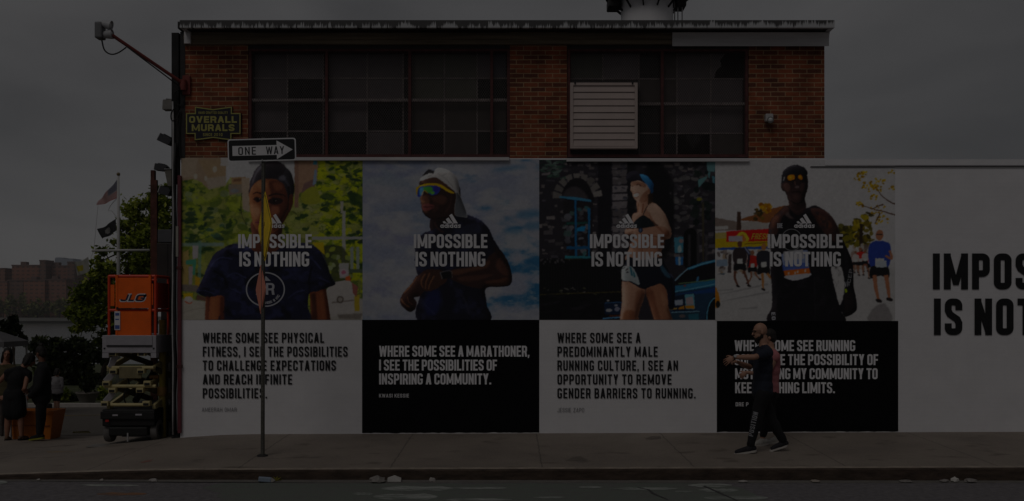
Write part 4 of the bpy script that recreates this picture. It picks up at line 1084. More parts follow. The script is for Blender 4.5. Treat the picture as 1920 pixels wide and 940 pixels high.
# face
cv.p([(790, 372), (800, 366), (806, 380), (800, 400), (792, 392)], (84, 58, 48), 1.8, .8).p([(812, 370), (826, 372), (822, 392), (810, 398)], (56, 40, 36), 2, .8)
cv.ln([(794, 358), (790, 370), (790, 377), (797, 379)], (2, 3), (98, 68, 54), .8).p([(792, 386), (802, 382), (815, 387), (806, 394), (795, 395)], (96, 58, 56), .7).ln([(793, 388), (803, 388.5), (814, 388)], 1.2, (30, 18, 18), .3)
cv.ln([(792, 396), (800, 405), (815, 411), (838, 408)], (1.5, 4), (24, 18, 18), 1, .8).p([(790, 340), (812, 333), (834, 342), (848, 355), (830, 350), (800, 346)], (66, 48, 42), 1)
cv.p([(799, 366), (812, 370), (826, 366), (838, 372), (832, 384), (818, 380)], (70, 50, 43), 2.2, .8).ln([(846, 366), (844, 384), (836, 398)], (2, 4), (62, 46, 42), 1.6, .7).ln([(815, 416), (820, 428), (832, 436)], (2, 4), (64, 46, 42), 1.4, .7).p([(936, 484), (950, 500), (956, 516), (944, 516), (930, 500)], (80, 56, 48), 2.4, .65).p([(860, 520), (900, 516), (925, 514), (905, 524), (866, 528)], (70, 50, 44), 2, .7)
cv.rec = True
cv.p([(793, 332), (799, 321), (808, 318), (818, 325), (812, 330)], (26, 26, 28), .3)
CAP = [(788, 340), (789, 334), (797, 329), (806, 325), (813, 326), (816, 318), (822, 315), (832, 316), (846, 323), (856, 333), (861, 348), (862, 364), (876, 404), (868, 407), (853, 402), (854, 380), (855, 364), (842, 350), (830, 341), (816, 333), (800, 336)]
cv.p(CAP, (186, 182, 180), .3)
cv.rec = False
cv.clip_to(CAP)
cv.p([(858, 362), (880, 408), (850, 408), (853, 380)], (82, 84, 88), .8).p([(838, 322), (850, 335), (858, 360), (866, 350), (858, 330)], (140, 138, 140), 2, .8)
cv.ln([(820, 325), (836, 336), (850, 352)], 1.2, (140, 136, 136), .7).ln([(828, 330), (838, 326)], 2, (150, 148, 148), .6).ln([(816, 318), (813, 326), (800, 333)], 1, (130, 128, 128), .4)
cv.clip_to(None)
cv.p([(781, 354), (790, 349), (814, 346), (825, 350), (822, 362), (811, 367), (802, 362), (796, 357), (791, 366), (784, 370)], (40, 50, 120), .3)
cv.p([(792, 352), (806, 350), (812, 356), (806, 363), (797, 358), (793, 358)], (70, 140, 60), 1.2, .95).p([(786, 356), (793, 352), (793, 364), (787, 367)], (60, 110, 170), 1.2, .9).el(811, 362, 4, 3, (90, 160, 70), 1).p([(816, 350), (824, 352), (821, 360), (815, 358)], (44, 40, 110), 1)
cv.p([(780, 356), (784, 350), (799, 345), (818, 344), (829, 348), (842, 356), (852, 362), (848, 363), (836, 358), (825, 351), (814, 348), (796, 349), (785, 353), (782, 366)], (204, 160, 36), .3).ln([(795, 357), (791, 366)], 1, (200, 160, 60), .2).ln([(796, 357), (802, 363)], 1.2, (190, 140, 50), .2)
m2 = thing('mural', 'painted mural of a runner in a backward white cap and mirrored sunglasses', 'mural', (0, 0, 0), 0, 'murals along the painted wall')
A_, F_ = cv.finish()
picture('picture', A_, None, cv, -.004, m2); picture('painted_figure', A_, F_, cv, -.007, m2)
slogan(m2, 776, 914, 779, 910, M_LWS); logo(m2, 845)
def panel(px0, px1, py0, py1, m, parent, seed):
    rnd = random.Random(seed); n = 60
    mb = MB(); v = []; 
    for i in range(n + 1):
        px = px0 + (px1 - px0) * i / n
        zb = ground_z(X(px), 0) + .012 + .010 * mnoise.noise(Vector((px * .06, seed, 0))) + .008 * mnoise.noise(Vector((px * .3, seed, 3)))
        v += [(X(px), -.004, zb), (X(px), -.004, Z(py0))]
    mb.add(v, [(2 * i, 2 * i + 2, 2 * i + 3, 2 * i + 1) for i in range(n)])
    return mb.build('text_panel', m, parent)
panel(679, 1011, 600, 808, M_PB, m2, 1)
q2 = ['WHERE SOME SEE A MARATHONER,', 'I SEE THE POSSIBILITIES OF', 'INSPIRING A COMMUNITY.']
for i, (t_, b_) in enumerate(zip(q2, (993, 932, 921))):
    letters('quotation', t_, 711, b_, 669 + 26 * i, 648.5 + 26 * i, M_LW, m2, w0=.47, t=.168, gap=.07, space=.19)
letters('name_caption', 'KWASI KESSIE', 711, 767, 745.5, 738.5, M_LWS, m2, w0=.6, t=.17, gap=.16, space=.36)

# ------- mural 3: woman running past a stone church and a car
cv = Canvas(1011, 1341, 300, 600, (40, 38, 42), 37)
ST = [(84, 80, 82), (104, 99, 100), (60, 57, 61), (74, 71, 77), (46, 44, 48), (116, 109, 108)]
for _ in range(420):
    a, b = cv.r.uniform(1008, 1342), cv.r.uniform(300, 480); w_, h_ = cv.r.uniform(5, 16), cv.r.uniform(3, 7)
    c = np.array(ST[cv.r.randint(6)]) * (1.0 if a < 1180 or a > 1262 else .62) * cv.r.uniform(.75, 1.08)
    cv.q([(a, b), (a + w_, b + cv.r.uniform(-1.5, 1.5)), (a + w_ + cv.r.uniform(-2, 2), b + h_), (a + cv.r.uniform(-1, 2), b + h_)], c, .6, .85)
cv.dabs((1011, 1060, 300, 335), 40, (3, 9), (1, 3), [(54, 70, 62), (34, 44, 42), (84, 98, 92)], .5, .9)
cv.q([(1121, 302), (1147, 302), (1147, 484), (1121, 484)], (24, 23, 28), 1.2, .92).q([(1176, 302), (1192, 302), (1192, 484), (1176, 484)], (22, 22, 25), 2, .85)
for k in range(11):
    y_ = 304 + k * 15; cv.q([(1148, y_), (1176, y_ - 1 + cv.r.uniform(-1, 1)), (1175, y_ + 11), (1149, y_ + 12)], np.array((102, 97, 99)) * cv.r.uniform(.7, 1.2), .8)
    cv.dabs((1150, 1174, y_, y_ + 12), 3, (2, 6), (1, 3), [(60, 60, 66), (104, 100, 102)], .5)
cv.p([(1212, 310), (1250, 320), (1262, 380), (1256, 470), (1228, 480), (1222, 400)], (18, 18, 20), 5, .9)
for k in range(9):   # voussoirs of the arch
    a0, a1 = R(180 + k * 20), R(180 + k * 20 + 15)
    P = [(1083 + r_ * math.cos(a) * 1.0, 372 + r_ * math.sin(a)) for r_, a in ((30, a0), (47, a0), (47, a1), (30, a1))]
    cv.q(P, np.array((108, 104, 101)) * cv.r.uniform(.55, 1.15), .7)
cv.p([(1055, 372), (1058, 352), (1070, 338), (1085, 334), (1100, 342), (1110, 362), (1113, 378), (1084, 380)], (26, 24, 27), .6).p([(1057, 370), (1063, 355), (1080, 350), (1095, 360), (1100, 374)], (62, 58, 60), 2, .85)
cv.q([(1055, 376), (1112, 380), (1110, 484), (1058, 484)], (34, 32, 35), 1)
cv.dabs((1058, 1076, 385, 480), 26, (2, 7), (2, 6), [(76, 76, 82), (50, 48, 52), (58, 74, 72), (94, 94, 98)], .7).dabs((1082, 1102, 385, 480), 26, (2, 7), (2, 6), [(84, 84, 88), (52, 50, 54), (54, 82, 84), (96, 98, 104)], .7)
cv.q([(1062, 417), (1102, 416), (1102, 420), (1062, 422)], (30, 70, 66), .6, .8).q([(1082, 428), (1098, 424), (1096, 434), (1082, 434)], (40, 110, 160), .8)
cv.q([(1049, 368), (1080, 370), (1109, 375), (1109, 379), (1080, 376), (1049, 371)], (62, 112, 144), .4)
BL = (34, 84, 122)
cv.q([(1077, 375), (1081, 375), (1082, 482), (1078, 482)], BL, .4).q([(1102, 390), (1107, 392), (1106, 484), (1103, 484)], BL, .5).q([(1062, 462), (1106, 462), (1106, 467), (1062, 468)], (30, 72, 104), .6)
cv.q([(1059, 480), (1108, 481), (1108, 486), (1059, 486)], (56, 116, 128), .4).q([(1060, 486), (1090, 486), (1090, 488), (1060, 488)], (124, 112, 48), .5)
# right side of the church
cv.dabs((1260, 1325, 310, 440), 90, (3, 9), (2, 5), [(70, 68, 70), (50, 48, 52), (84, 82, 82), (36, 34, 38)], .6)
cv.q([(1256, 390), (1262, 330), (1264, 400), (1260, 450)], (20, 20, 22), 2)
cv.p([(1282, 450), (1284, 435), (1296, 428), (1306, 436), (1310, 460), (1308, 500), (1284, 500)], (15, 15, 17), 1)
cv.q([(1325, 298), (1342, 298), (1340, 322), (1326, 322)], (92, 126, 130), .6).q([(1310, 352), (1308, 338), (1318, 334), (1326, 330), (1324, 336)], (86, 122, 124), .7).q([(1326, 324), (1332, 322), (1330, 336)], (80, 118, 122), .5).q([(1335, 330), (1341, 332), (1340, 346), (1336, 344)], (70, 108, 120), .6)
cv.dabs((1300, 1342, 320, 420), 20, (3, 10), (3, 8), [(20, 26, 26), (30, 36, 34)], 1).el(1311, 374, 5, 3, (112, 108, 48), .7)
cv.q([(1316, 380), (1320, 380), (1320, 500), (1317, 500)], (60, 56, 46), .7)
cv.q([(1264, 446), (1281, 444), (1281, 474), (1265, 475)], (66, 112, 132), .6).p([(1272, 462), (1276, 460), (1278, 470), (1274, 474), (1270, 470)], (150, 176, 180), .8).q([(1266, 482), (1281, 482), (1280, 497), (1267, 497)], (46, 90, 140), .6).q([(1272, 482), (1276, 482), (1276, 497), (1272, 497)], (156, 176, 190), .5).el(1277, 452, 4, 4, (130, 110, 110), 1)
for a in (1290, 1306, 1322): cv.q([(a, 440), (a + 5, 440), (a + 5, 500), (a, 500)], (64, 62, 64), 1.6, .7)
# railing and dark lower left
cv.q([(1009, 486), (1180, 484), (1180, 602), (1009, 602)], (17, 17, 19), 2.5, .96)
for k in range(34): cv.q([(1013 + k * 5, 490), (1014.2 + k * 5, 490), (1014.2 + k * 5, 548), (1013 + k * 5, 548)], (34, 33, 36), .4, .8)
cv.dabs((1013, 1070, 485, 495), 18, (1, 2.4), (1, 3), [(70, 68, 70)], .4).ln([(1012, 553), (1060, 551), (1120, 549), (1172, 547)], 1.8, (66, 62, 40), .4).dabs((1020, 1120, 540, 552), 16, (1, 4), (.6, 1.6), [(100, 98, 94), (70, 70, 56)], .4)
cv.dabs((1020, 1130, 555, 600), 14, (8, 22), (1, 3), [(26, 25, 27), (32, 30, 34)], 1.5)
cv.q([(1132, 568), (1168, 566), (1168, 590), (1134, 590)], (26, 36, 52), .6).ln([(1134, 568), (1168, 567)], 1.6, (54, 84, 116), .5).el(1142, 582, 6, 3, (150, 150, 156), .6).el(1157, 580, 5, 4, (120, 122, 140), .8).el(1155, 573, 3, 2, (140, 140, 148), .6).el(1140, 564, 3, 1.6, (150, 148, 150), .5)
cv.ln([(1130, 598), (1148, 596), (1172, 595)], 2.6, (84, 128, 170), .5).q([(1142, 591), (1168, 590), (1168, 594), (1142, 594)], (72, 44, 30), .6)
# the car
cv.p([(1256, 545), (1268, 538), (1290, 534), (1345, 524), (1345, 606), (1252, 606), (1252, 570)], (34, 50, 66), .5)
cv.q([(1262, 537), (1345, 524), (1345, 536), (1290, 545), (1262, 549)], (46, 92, 120), .8).ln([(1262, 548), (1295, 542), (1345, 532)], 1.6, (104, 150, 176), .5).q([(1265, 552), (1300, 547), (1345, 538), (1345, 548), (1300, 552)], (30, 54, 92), 1.2)
cv.q([(1265, 528), (1290, 505), (1345, 488), (1345, 522), (1268, 534)], (22, 21, 24), .5)
cv.ln([(1265, 527), (1277, 515), (1291, 503)], 2.6, (110, 138, 156), .4).q([(1288, 503), (1315, 493), (1345, 486), (1345, 491), (1315, 498), (1292, 507)], (50, 112, 150), .5).ln([(1292, 504), (1318, 495), (1345, 488)], 1, (150, 176, 190), .3)
cv.ln([(1272, 532), (1310, 528), (1345, 523)], 1.6, (96, 124, 90), .6).q([(1306, 520), (1310, 518), (1310, 528), (1305, 528)], (62, 100, 130), .4).el(1284, 536, 2.5, 1.6, (130, 50, 40), .4)
cv.q([(1263, 556), (1302, 550), (1304, 582), (1262, 584)], (24, 32, 44), .6).q([(1284, 553), (1301, 551), (1303, 580), (1286, 580)], (90, 140, 156), .4).q([(1285.5, 559), (1299, 556), (1300, 571), (1287, 572)], (150, 134, 138), .4).q([(1285, 574), (1301, 572), (1302, 579), (1286, 579)], (176, 110, 34), .4)
cv.q([(1265, 563), (1280, 562), (1280, 572), (1266, 573)], (140, 150, 166), .7).q([(1272, 577), (1283, 573), (1283, 580), (1272, 580)], (160, 104, 40), .5).q([(1256, 578), (1270, 577), (1270, 580), (1256, 581)], (150, 120, 70), .5)
cv.q([(1258, 585), (1312, 583), (1313, 606), (1256, 606)], (36, 52, 62), .6).ln([(1258, 586), (1284, 585), (1312, 584)], 1.4, (120, 150, 170), .4).el(1279, 593, 6, 3.5, (84, 78, 78), .7).q([(1290, 590), (1310, 588), (1310, 600), (1292, 600)], (44, 80, 92), 1)
cv.p([(1324, 606), (1326, 578), (1334, 562), (1345, 556), (1345, 606)], (16, 17, 20), .5).ln([(1325, 604), (1327, 580), (1334, 564), (1345, 557)], 2, (90, 148, 180), .5)
# the woman
cv.rec = True
S3, S3L, S3D = (158, 116, 98), (186, 146, 126), (104, 68, 54)
cv.p([(1214, 360), (1223, 358), (1224, 372), (1223, 382), (1214, 382)], (62, 48, 38), .5)
cv.p([(1194, 376), (1213, 366), (1215, 385), (1226, 395), (1205, 410), (1186, 410), (1195, 397)], S3, .4)
cv.p([(1184, 342), (1198, 338), (1211, 344), (1219, 355), (1218, 363), (1214, 366), (1212, 374), (1204, 379), (1195, 378), (1188, 371), (1185, 362), (1182, 356), (1183, 349)], S3L, .4)
cv.p([(1185, 405), (1198, 399), (1215, 400), (1234, 424), (1246, 446), (1240, 470), (1236, 484), (1176, 490), (1180, 465), (1190, 440)], S3, .5)
cv.p([(1213, 392), (1221, 381), (1230, 383), (1240, 393), (1249, 406), (1256, 426), (1259, 438), (1256, 447), (1246, 447), (1236, 432), (1224, 416)], S3L, .4)
cv.p([(1257, 440), (1244, 425), (1222, 427), (1196, 430), (1178, 429), (1171, 434), (1175, 441), (1195, 441), (1222, 443), (1248, 448)], S3, .4)
cv.p([(1167, 526), (1182, 530), (1205, 541), (1210, 545), (1206, 562), (1198, 586), (1193, 606), (1164, 606), (1166, 566)], S3, .4)
cv.p([(1211, 545), (1222, 536), (1240, 532), (1250, 548), (1253, 576), (1260, 606), (1231, 606), (1218, 570)], (132, 92, 74), .4)
cv.p([(1176, 484), (1200, 488), (1238, 483), (1247, 497), (1257, 515), (1265, 528), (1264, 572), (1260, 580), (1253, 576), (1252, 548), (1240, 533), (1222, 537), (1208, 542), (1196, 538), (1180, 528), (1167, 525)], (19, 22, 30), .4)
cv.p([(1165, 517), (1168, 500), (1183, 500), (1192, 511), (1199, 534), (1184, 528), (1168, 526)], (150, 158, 160), .4)
cv.p([(1188, 418), (1204, 405), (1214, 408), (1232, 421), (1230, 424), (1194, 429)], (24, 28, 31), .4)
cv.p([(1174, 337), (1177, 325), (1186, 321), (1195, 322), (1204, 331), (1216, 344), (1207, 343), (1196, 338), (1184, 341)], (27, 27, 33), .4)
cv.p([(1199, 328), (1208, 328), (1218, 335), (1225, 347), (1224, 360), (1221, 363), (1215, 350), (1207, 340)], (48, 98, 146), .4)
cv.rec = False
cv.p([(1184, 343), (1195, 340), (1211, 346), (1208, 352), (1196, 347), (1185, 349)], (110, 74, 60), 1, .7).ln([(1193, 348), (1198, 346), (1202, 349)], 1.6, (62, 42, 38), .4).ln([(1184, 349), (1187, 350)], 1.6, (66, 46, 40), .4)
cv.p([(1188, 365), (1194, 362), (1198, 364), (1196, 369), (1190, 370)], (216, 204, 198), .3).ln([(1187, 364), (1193, 362), (1199, 363)], 1, (110, 60, 54), .3).ln([(1189, 371), (1194, 371), (1198, 368)], 1, (120, 66, 58), .3).ln([(1186, 352), (1184, 358), (1188, 360)], 1.2, (122, 80, 64), .4)
cv.p([(1204, 366), (1214, 358), (1213, 376), (1204, 380), (1198, 377)], S3D, 1.4, .65).el(1216, 358, 2.4, 4, (150, 106, 86), .4).ln([(1197, 382), (1196, 398)], 2, (124, 80, 64), .8).ln([(1206, 382), (1204, 400)], 2.4, (110, 72, 58), 1)
cv.ln([(1205, 405), (1210, 394), (1214, 386)], 1.4, (24, 26, 28), .3).ln([(1216, 398), (1226, 418), (1244, 436)], (2, 4), (112, 74, 60), 1.4, .8).ln([(1200, 440), (1225, 443), (1250, 448)], 2, (96, 64, 52), .8).el(1250, 438, 5, 6, (120, 78, 62), 1.4, .8)
cv.dabs((1172, 1190, 428, 442), 8, (1.5, 3), (1, 2), [(190, 150, 130), (120, 80, 66)], .5).el(1201, 432, 4.4, 5, (26, 34, 50), .3).el(1201, 432, 2.4, 3, (70, 84, 104), .3)
cv.p([(1188, 445), (1240, 450), (1236, 470), (1184, 468)], (134, 92, 76), 3, .6).ln([(1206, 450), (1203, 480)], 2, (120, 82, 66), 1).dabs((1160, 1178, 496, 514), 8, (2, 4), (1, 1.6), [(150, 150, 150), (50, 50, 54)], .4)
cv.q([(1180, 500), (1184, 502), (1187, 518), (1183, 517)], (46, 84, 96), .6).q([(1186, 506), (1190, 512), (1192, 520), (1188, 520)], (50, 90, 100), .7)
cv.p([(1236, 490), (1250, 508), (1258, 520), (1250, 520), (1240, 508)], (58, 84, 100), 1.2, .8).ln([(1252, 512), (1262, 522), (1262, 560)], 1.4, (60, 64, 84), .6).p([(1253, 545), (1263, 545), (1262, 576), (1254, 574)], (22, 22, 36), .8)
cv.p([(1170, 585), (1186, 582), (1192, 592), (1186, 606), (1168, 606)], (112, 72, 54), 2.4, .8).p([(1196, 545), (1208, 548), (1200, 575), (1192, 600), (1190, 570)], (112, 76, 62), 2.5, .8).p([(1168, 540), (1176, 540), (1176, 575), (1168, 570)], (182, 140, 118), 2.5, .6).p([(1212, 550), (1224, 545), (1232, 575), (1240, 606), (1230, 606)], (92, 60, 48), 2.2, .8).p([(1240, 550), (1250, 560), (1254, 590), (1248, 590)], (160, 116, 94), 2.2, .6)
m3 = thing('mural', 'painted mural of a woman in a blue cap running past a stone church', 'mural', (0, 0, 0), 0, 'murals along the painted wall')
A_, F_ = cv.finish()
picture('picture', A_, None, cv, -.004, m3); picture('painted_figure', A_, F_, cv, -.007, m3)
slogan(m3, 1106, 1245, 1109, 1241, M_LWS); logo(m3, 1175)
q3 = ['WHERE SOME SEE A', 'PREDOMINANTLY MALE', 'RUNNING CULTURE, I SEE AN', 'OPPORTUNITY TO REMOVE', 'GENDER BARRIERS TO RUNNING.']
for i, (t_, b_) in enumerate(zip(q3, (1201, 1233, 1271, 1259, 1304))):
    letters('quotation', t_, 1045, b_, 643 + 26.0 * i, 624 + 26.0 * i, M_LB, m3, w0=.46, t=.155, gap=.13, space=.26)
letters('name_caption', 'JESSIE ZAPO', 1045, 1095, 773, 765, M_LG, m3, w0=.62, t=.10, gap=.22, space=.5)

# ------- mural 4: man in a black singlet in a street race
cv = Canvas(1341, 1678, 300, 602, (206, 203, 204), 41)
cv.mixmask(np.clip((cv.fbm(40, 3) - .5) * 3, 0, 1), (198, 195, 196), .8)
cv.q([(1338, 500), (1682, 500), (1682, 606), (1338, 606)], (184, 181, 180), 8)
for P in ([(1350, 552), (1385, 545), (1440, 533)], [(1352, 566), (1400, 556), (1442, 548)], [(1382, 580), (1420, 577)], [(1344, 545), (1375, 543)]): cv.ln(P, (1, 4), (132, 130, 130), 1, .8)
# far street
cv.q([(1341, 408), (1362, 412), (1384, 416), (1384, 432), (1341, 433)], (112, 100, 94), .6).q([(1341, 425), (1365, 424), (1365, 430), (1341, 431)], (190, 186, 182), .5).q([(1388, 418), (1440, 412), (1440, 432), (1388, 433)], (168, 160, 154), .6).q([(1382, 397), (1389, 397), (1390, 432), (1381, 432)], (62, 48, 42), .5)
cv.p([(1388, 412), (1425, 400), (1452, 390), (1484, 386), (1470, 410), (1440, 418), (1420, 416)], (118, 76, 50), .6).dabs((1425, 1444, 383, 398), 26, (2, 5), (2, 4), [(170, 106, 20), (130, 80, 20), (186, 130, 30)], .4).dabs((1414, 1430, 393, 412), 26, (1.5, 4), (1.5, 4), [(62, 52, 30), (90, 72, 36), (40, 36, 26)], .4)
cv.dabs((1346, 1440, 468, 512), 60, (2, 6), (2, 7), [(150, 142, 138), (110, 100, 96), (176, 168, 162), (80, 72, 70), (140, 120, 100)], .6)
cv.q([(1341, 443), (1364, 440), (1442, 450), (1442, 464), (1341, 466)], (196, 160, 30), .4).q([(1341, 437), (1362, 436), (1362, 447), (1341, 449)], (178, 156, 90), .8)
cv.q([(1362, 434), (1444, 429), (1444, 452), (1362, 454)], (172, 34, 34), .4).p([(1379, 453), (1382, 441), (1391, 435), (1400, 440), (1403, 452)], (216, 190, 60), .4).p([(1384, 453), (1387, 444), (1392, 440), (1397, 445), (1398, 453)], (190, 110, 60), .4)
cv.q([(1366, 443), (1392, 443), (1392, 453), (1366, 453)], (170, 158, 170), .6).q([(1346, 465), (1442, 462), (1442, 467), (1346, 469)], (40, 66, 130), .5).ln([(1396, 458), (1440, 455)], 1.6, (96, 70, 20), .4)
cv.q([(1343, 488), (1364, 486), (1364, 499), (1343, 500)], (120, 138, 160), .6).q([(1343, 514), (1360, 512), (1358, 516)], (74, 86, 96), .5)
# right-hand trees
cv.dabs((1572, 1612, 424, 462), 60, (3, 9), (2, 6), [(74, 70, 26), (98, 92, 30), (52, 50, 26), (120, 108, 40)], .5).dabs((1602, 1634, 400, 462), 60, (2, 7), (2, 6), [(70, 62, 26), (98, 86, 30), (46, 42, 22), (150, 130, 40)], .4).q([(1612, 420), (1617, 420), (1618, 480), (1611, 480)], (44, 36, 30), .5)
YL = [(186, 140, 24), (150, 110, 20), (204, 164, 40), (120, 88, 20)]
for (a, b, r_, n_) in [(1565, 305, 7, 10), (1577, 304, 6, 8), (1603, 305, 8, 8), (1616, 328, 9, 16), (1606, 338, 7, 8), (1625, 347, 10, 18), (1640, 353, 12, 26), (1650, 340, 8, 12), (1640, 370, 8, 12), (1668, 306, 6, 8), (1672, 322, 6, 10), (1636, 305, 8, 8), (1655, 412, 12, 16), (1645, 395, 14, 16), (1612, 383, 7, 10), (1672, 352, 5, 6)]:
    cv.dabs((a - r_, a + r_, b - r_ * .6, b + r_ * .6), n_, (1, 3), (1, 2.4), YL, .3, .95)
for P in ([(1644, 355), (1652, 366), (1664, 376), (1680, 384)], [(1610, 383), (1636, 392), (1656, 397), (1680, 404)], [(1636, 392), (1648, 386), (1656, 384)], [(1640, 420), (1650, 400)]): cv.ln(P, (1.2, 2.6), (62, 44, 34), .3)
cv.dabs((1598, 1642, 462, 500), 50, (2, 6), (3, 8), [(176, 166, 158), (150, 130, 120), (120, 70, 60), (92, 80, 74)], .6)
def runner(x, y, k, top, legs, short=(26, 26, 28), bib=(200, 200, 196), skin=(120, 84, 66), spread=1.0):
    """small painted runner of height k px with head at x, y"""
    cv.el(x, y, k * .055, k * .075, skin, .3)
    cv.p([(x - .13 * k, y + .12 * k), (x, y + .08 * k), (x + .14 * k, y + .12 * k), (x + .16 * k, y + .30 * k), (x + .10 * k, y + .46 * k), (x - .10 * k, y + .46 * k), (x - .16 * k, y + .30 * k)], top, .3)
    cv.p([(x - .11 * k, y + .44 * k), (x + .11 * k, y + .44 * k), (x + .13 * k, y + .60 * k), (x + .01 * k, y + .57 * k), (x - .13 * k, y + .60 * k)], short, .3)
    cv.q([(x - .06 * k, y + .33 * k), (x + .06 * k, y + .33 * k), (x + .06 * k, y + .44 * k), (x - .06 * k, y + .44 * k)], bib, .2)
    for P in legs:
        cv.ln([(x + a * k, y + b * k) for a, b in P], (k * .065, k * .035), skin, .2); cv.el(x + P[-1][0] * k, y + P[-1][1] * k, k * .05, k * .025, (34, 30, 30), .2, 1, .3)
LG = [[(-.07, .58), (-.06, .75), (-.05, .93)], [(.07, .58), (.09, .75), (.11, .92)]]
cv.q([(1366, 478), (1372, 476), (1371, 512), (1364, 512)], (60, 54, 54), .6)
runner(1411, 474, 62, (150, 42, 36), [[(-.05, .58), (-.04, .75), (-.16, .93)], [(.07, .58), (.12, .7), (.22, .8)]])
runner(1432, 463, 86, (40, 40, 46), [[(-.03, .58), (-.02, .78), (-.01, .93)], [(.07, .58), (.16, .68), (.26, .74)]], skin=(160, 106, 66))
runner(1387, 458, 84, (46, 40, 42), [[(-.1, .6), (-.11, .76), (-.04, .94)], [(.08, .6), (.15, .76), (.21, .93)]], skin=(84, 58, 48))
cv.ln([(1396, 464), (1404, 478), (1402, 500)], (5, 4), (36, 36, 44), .3).ln([(1396, 463), (1405, 477)], 1.6, (140, 150, 190), .3)
runner(1613, 468, 52, (170, 46, 40), LG); runner(1632, 470, 56, (168, 52, 46), LG); runner(1604, 474, 40, (190, 180, 174), LG); runner(1622, 472, 40, (180, 170, 166), LG)
cv.p([(1628, 602), (1634, 582), (1650, 570), (1662, 572), (1672, 602)], (118, 114, 114), 1.4, .9)
runner(1649, 441, 134, (44, 58, 120), [[(-.07, .56), (-.05, .75), (-.01, .92)], [(.09, .56), (.12, .75), (.14, .90)]], skin=(150, 98, 76))
cv.q([(1643, 490), (1662, 489), (1662, 501), (1643, 502)], (176, 186, 196), .4).ln([(1668, 470), (1672, 485), (1660, 480)], (5, 4), (150, 98, 76), .3).ln([(1643, 440), (1655, 440)], 2.4, (40, 34, 34), .3)
cv.p([(1341, 540), (1346, 548), (1350, 562), (1347, 575), (1341, 575)], (178, 110, 40), .4).el(1346, 571, 4, 7, (30, 30, 28), .4)
# the man
cv.rec = True
K4, K4S = (40, 31, 31), (20, 19, 22)
MAN = [(1472, 386), (1460, 398), (1449, 408), (1442, 422), (1441, 442), (1445, 470), (1444, 500), (1447, 545), (1447, 575), (1446, 606), (1577, 606), (1577, 585), (1584, 594), (1596, 590), (1606, 580), (1605, 560), (1600, 535), (1600, 510), (1596, 485), (1586, 462), (1576, 442), (1570, 424), (1560, 407), (1546, 394), (1530, 386), (1518, 388), (1508, 392), (1490, 396), (1482, 388)]
cv.p(MAN, K4S, .4)
cv.p([(1466, 338), (1464, 348), (1467, 357), (1472, 361), (1477, 374), (1481, 392), (1496, 404), (1511, 392), (1509, 372), (1513, 358), (1515, 346), (1512, 330), (1490, 322), (1470, 328)], K4, .4)
CP = [(1465, 344), (1466, 328), (1471, 318), (1480, 312), (1492, 309), (1504, 312), (1512, 319), (1514, 327), (1508, 330), (1492, 329), (1476, 332), (1470, 342)]
cv.p(CP, (24, 24, 27), .3)
cv.rec = False
cv.clip_to(MAN)
cv.p([(1472, 386), (1456, 398), (1442, 418), (1441, 440), (1456, 440), (1462, 420), (1468, 405), (1480, 396)], (52, 38, 36), 1.2, .9)
cv.p([(1520, 392), (1546, 394), (1562, 410), (1574, 436), (1578, 450), (1560, 452), (1540, 430), (1528, 410)], (54, 38, 36), 1.2, .95).p([(1534, 404), (1548, 408), (1560, 424), (1550, 430), (1540, 418)], (92, 60, 46), 3, .6).p([(1446, 412), (1455, 404), (1460, 410), (1450, 428)], (84, 56, 46), 2.4, .6)
cv.ln([(1548, 396), (1562, 410), (1572, 430), (1580, 450)], 1.4, (130, 116, 112), .5, .7)
cv.p([(1558, 503), (1566, 500), (1577, 502), (1583, 530), (1581, 556), (1574, 572), (1568, 552), (1562, 528)], (186, 183, 182), .5)
cv.ln([(1578, 450), (1586, 480), (1590, 520)], (5, 8), (30, 28, 32), 2.4, .8).ln([(1470, 530), (1455, 560), (1455, 600)], (2, 5), (34, 32, 34), 2, .7).ln([(1527, 520), (1528, 600)], 1.2, (38, 36, 40), .5)
cv.mixmask(np.clip((cv.fbm(12, 3) - .55) * 5, 0, 1), (32, 30, 34), .7)
cv.p([(1584, 545), (1598, 548), (1604, 570), (1596, 586), (1584, 588)], (36, 30, 30), 1.5, .8)
cv.clip_to(None)
cv.p([(1474, 352), (1490, 352), (1506, 352), (1508, 366), (1496, 380), (1482, 376)], (50, 38, 37), 2, .7).el(1472, 352, 4, 6, (64, 48, 46), 1.6, .7).el(1494, 351, 4, 2.4, (96, 84, 84), .8, .8).ln([(1484, 361), (1493, 360), (1502, 361)], 1.6, (24, 18, 18), .4).ln([(1478, 374), (1494, 383), (1508, 374)], (1.4, 3), (22, 18, 19), 1)
cv.p([(1473, 330), (1510, 328), (1512, 338), (1502, 342), (1494, 336), (1486, 342), (1475, 340)], (26, 22, 22), .4)
cv.p([(1476, 332), (1482, 328), (1489, 329), (1489, 336), (1482, 339), (1477, 337)], (196, 118, 24), .4).p([(1496, 331), (1501, 328), (1504, 332), (1503, 337), (1498, 336)], (190, 112, 24), .4).el(1482, 333, 2.4, 2, (226, 170, 50), .6).el(1500, 332, 1.8, 1.8, (220, 160, 46), .6)
cv.p([(1470, 346), (1478, 344), (1482, 354), (1474, 360)], (78, 58, 54), 1.2, .8).p([(1500, 346), (1508, 344), (1508, 356), (1502, 360)], (66, 50, 48), 1.2, .8).ln([(1490, 340), (1491, 348)], 2, (84, 64, 58), .7).p([(1484, 366), (1496, 364), (1504, 368), (1494, 376)], (62, 47, 45), 1.2, .8).ln([(1484, 392), (1494, 398), (1506, 392)], (2, 3), (58, 44, 42), 1.2, .8)
cv.ln([(1470, 322), (1480, 314), (1494, 311)], 2, (52, 52, 56), .8, .7).ln([(1469, 339), (1471, 332)], .9, (160, 160, 160), .2)
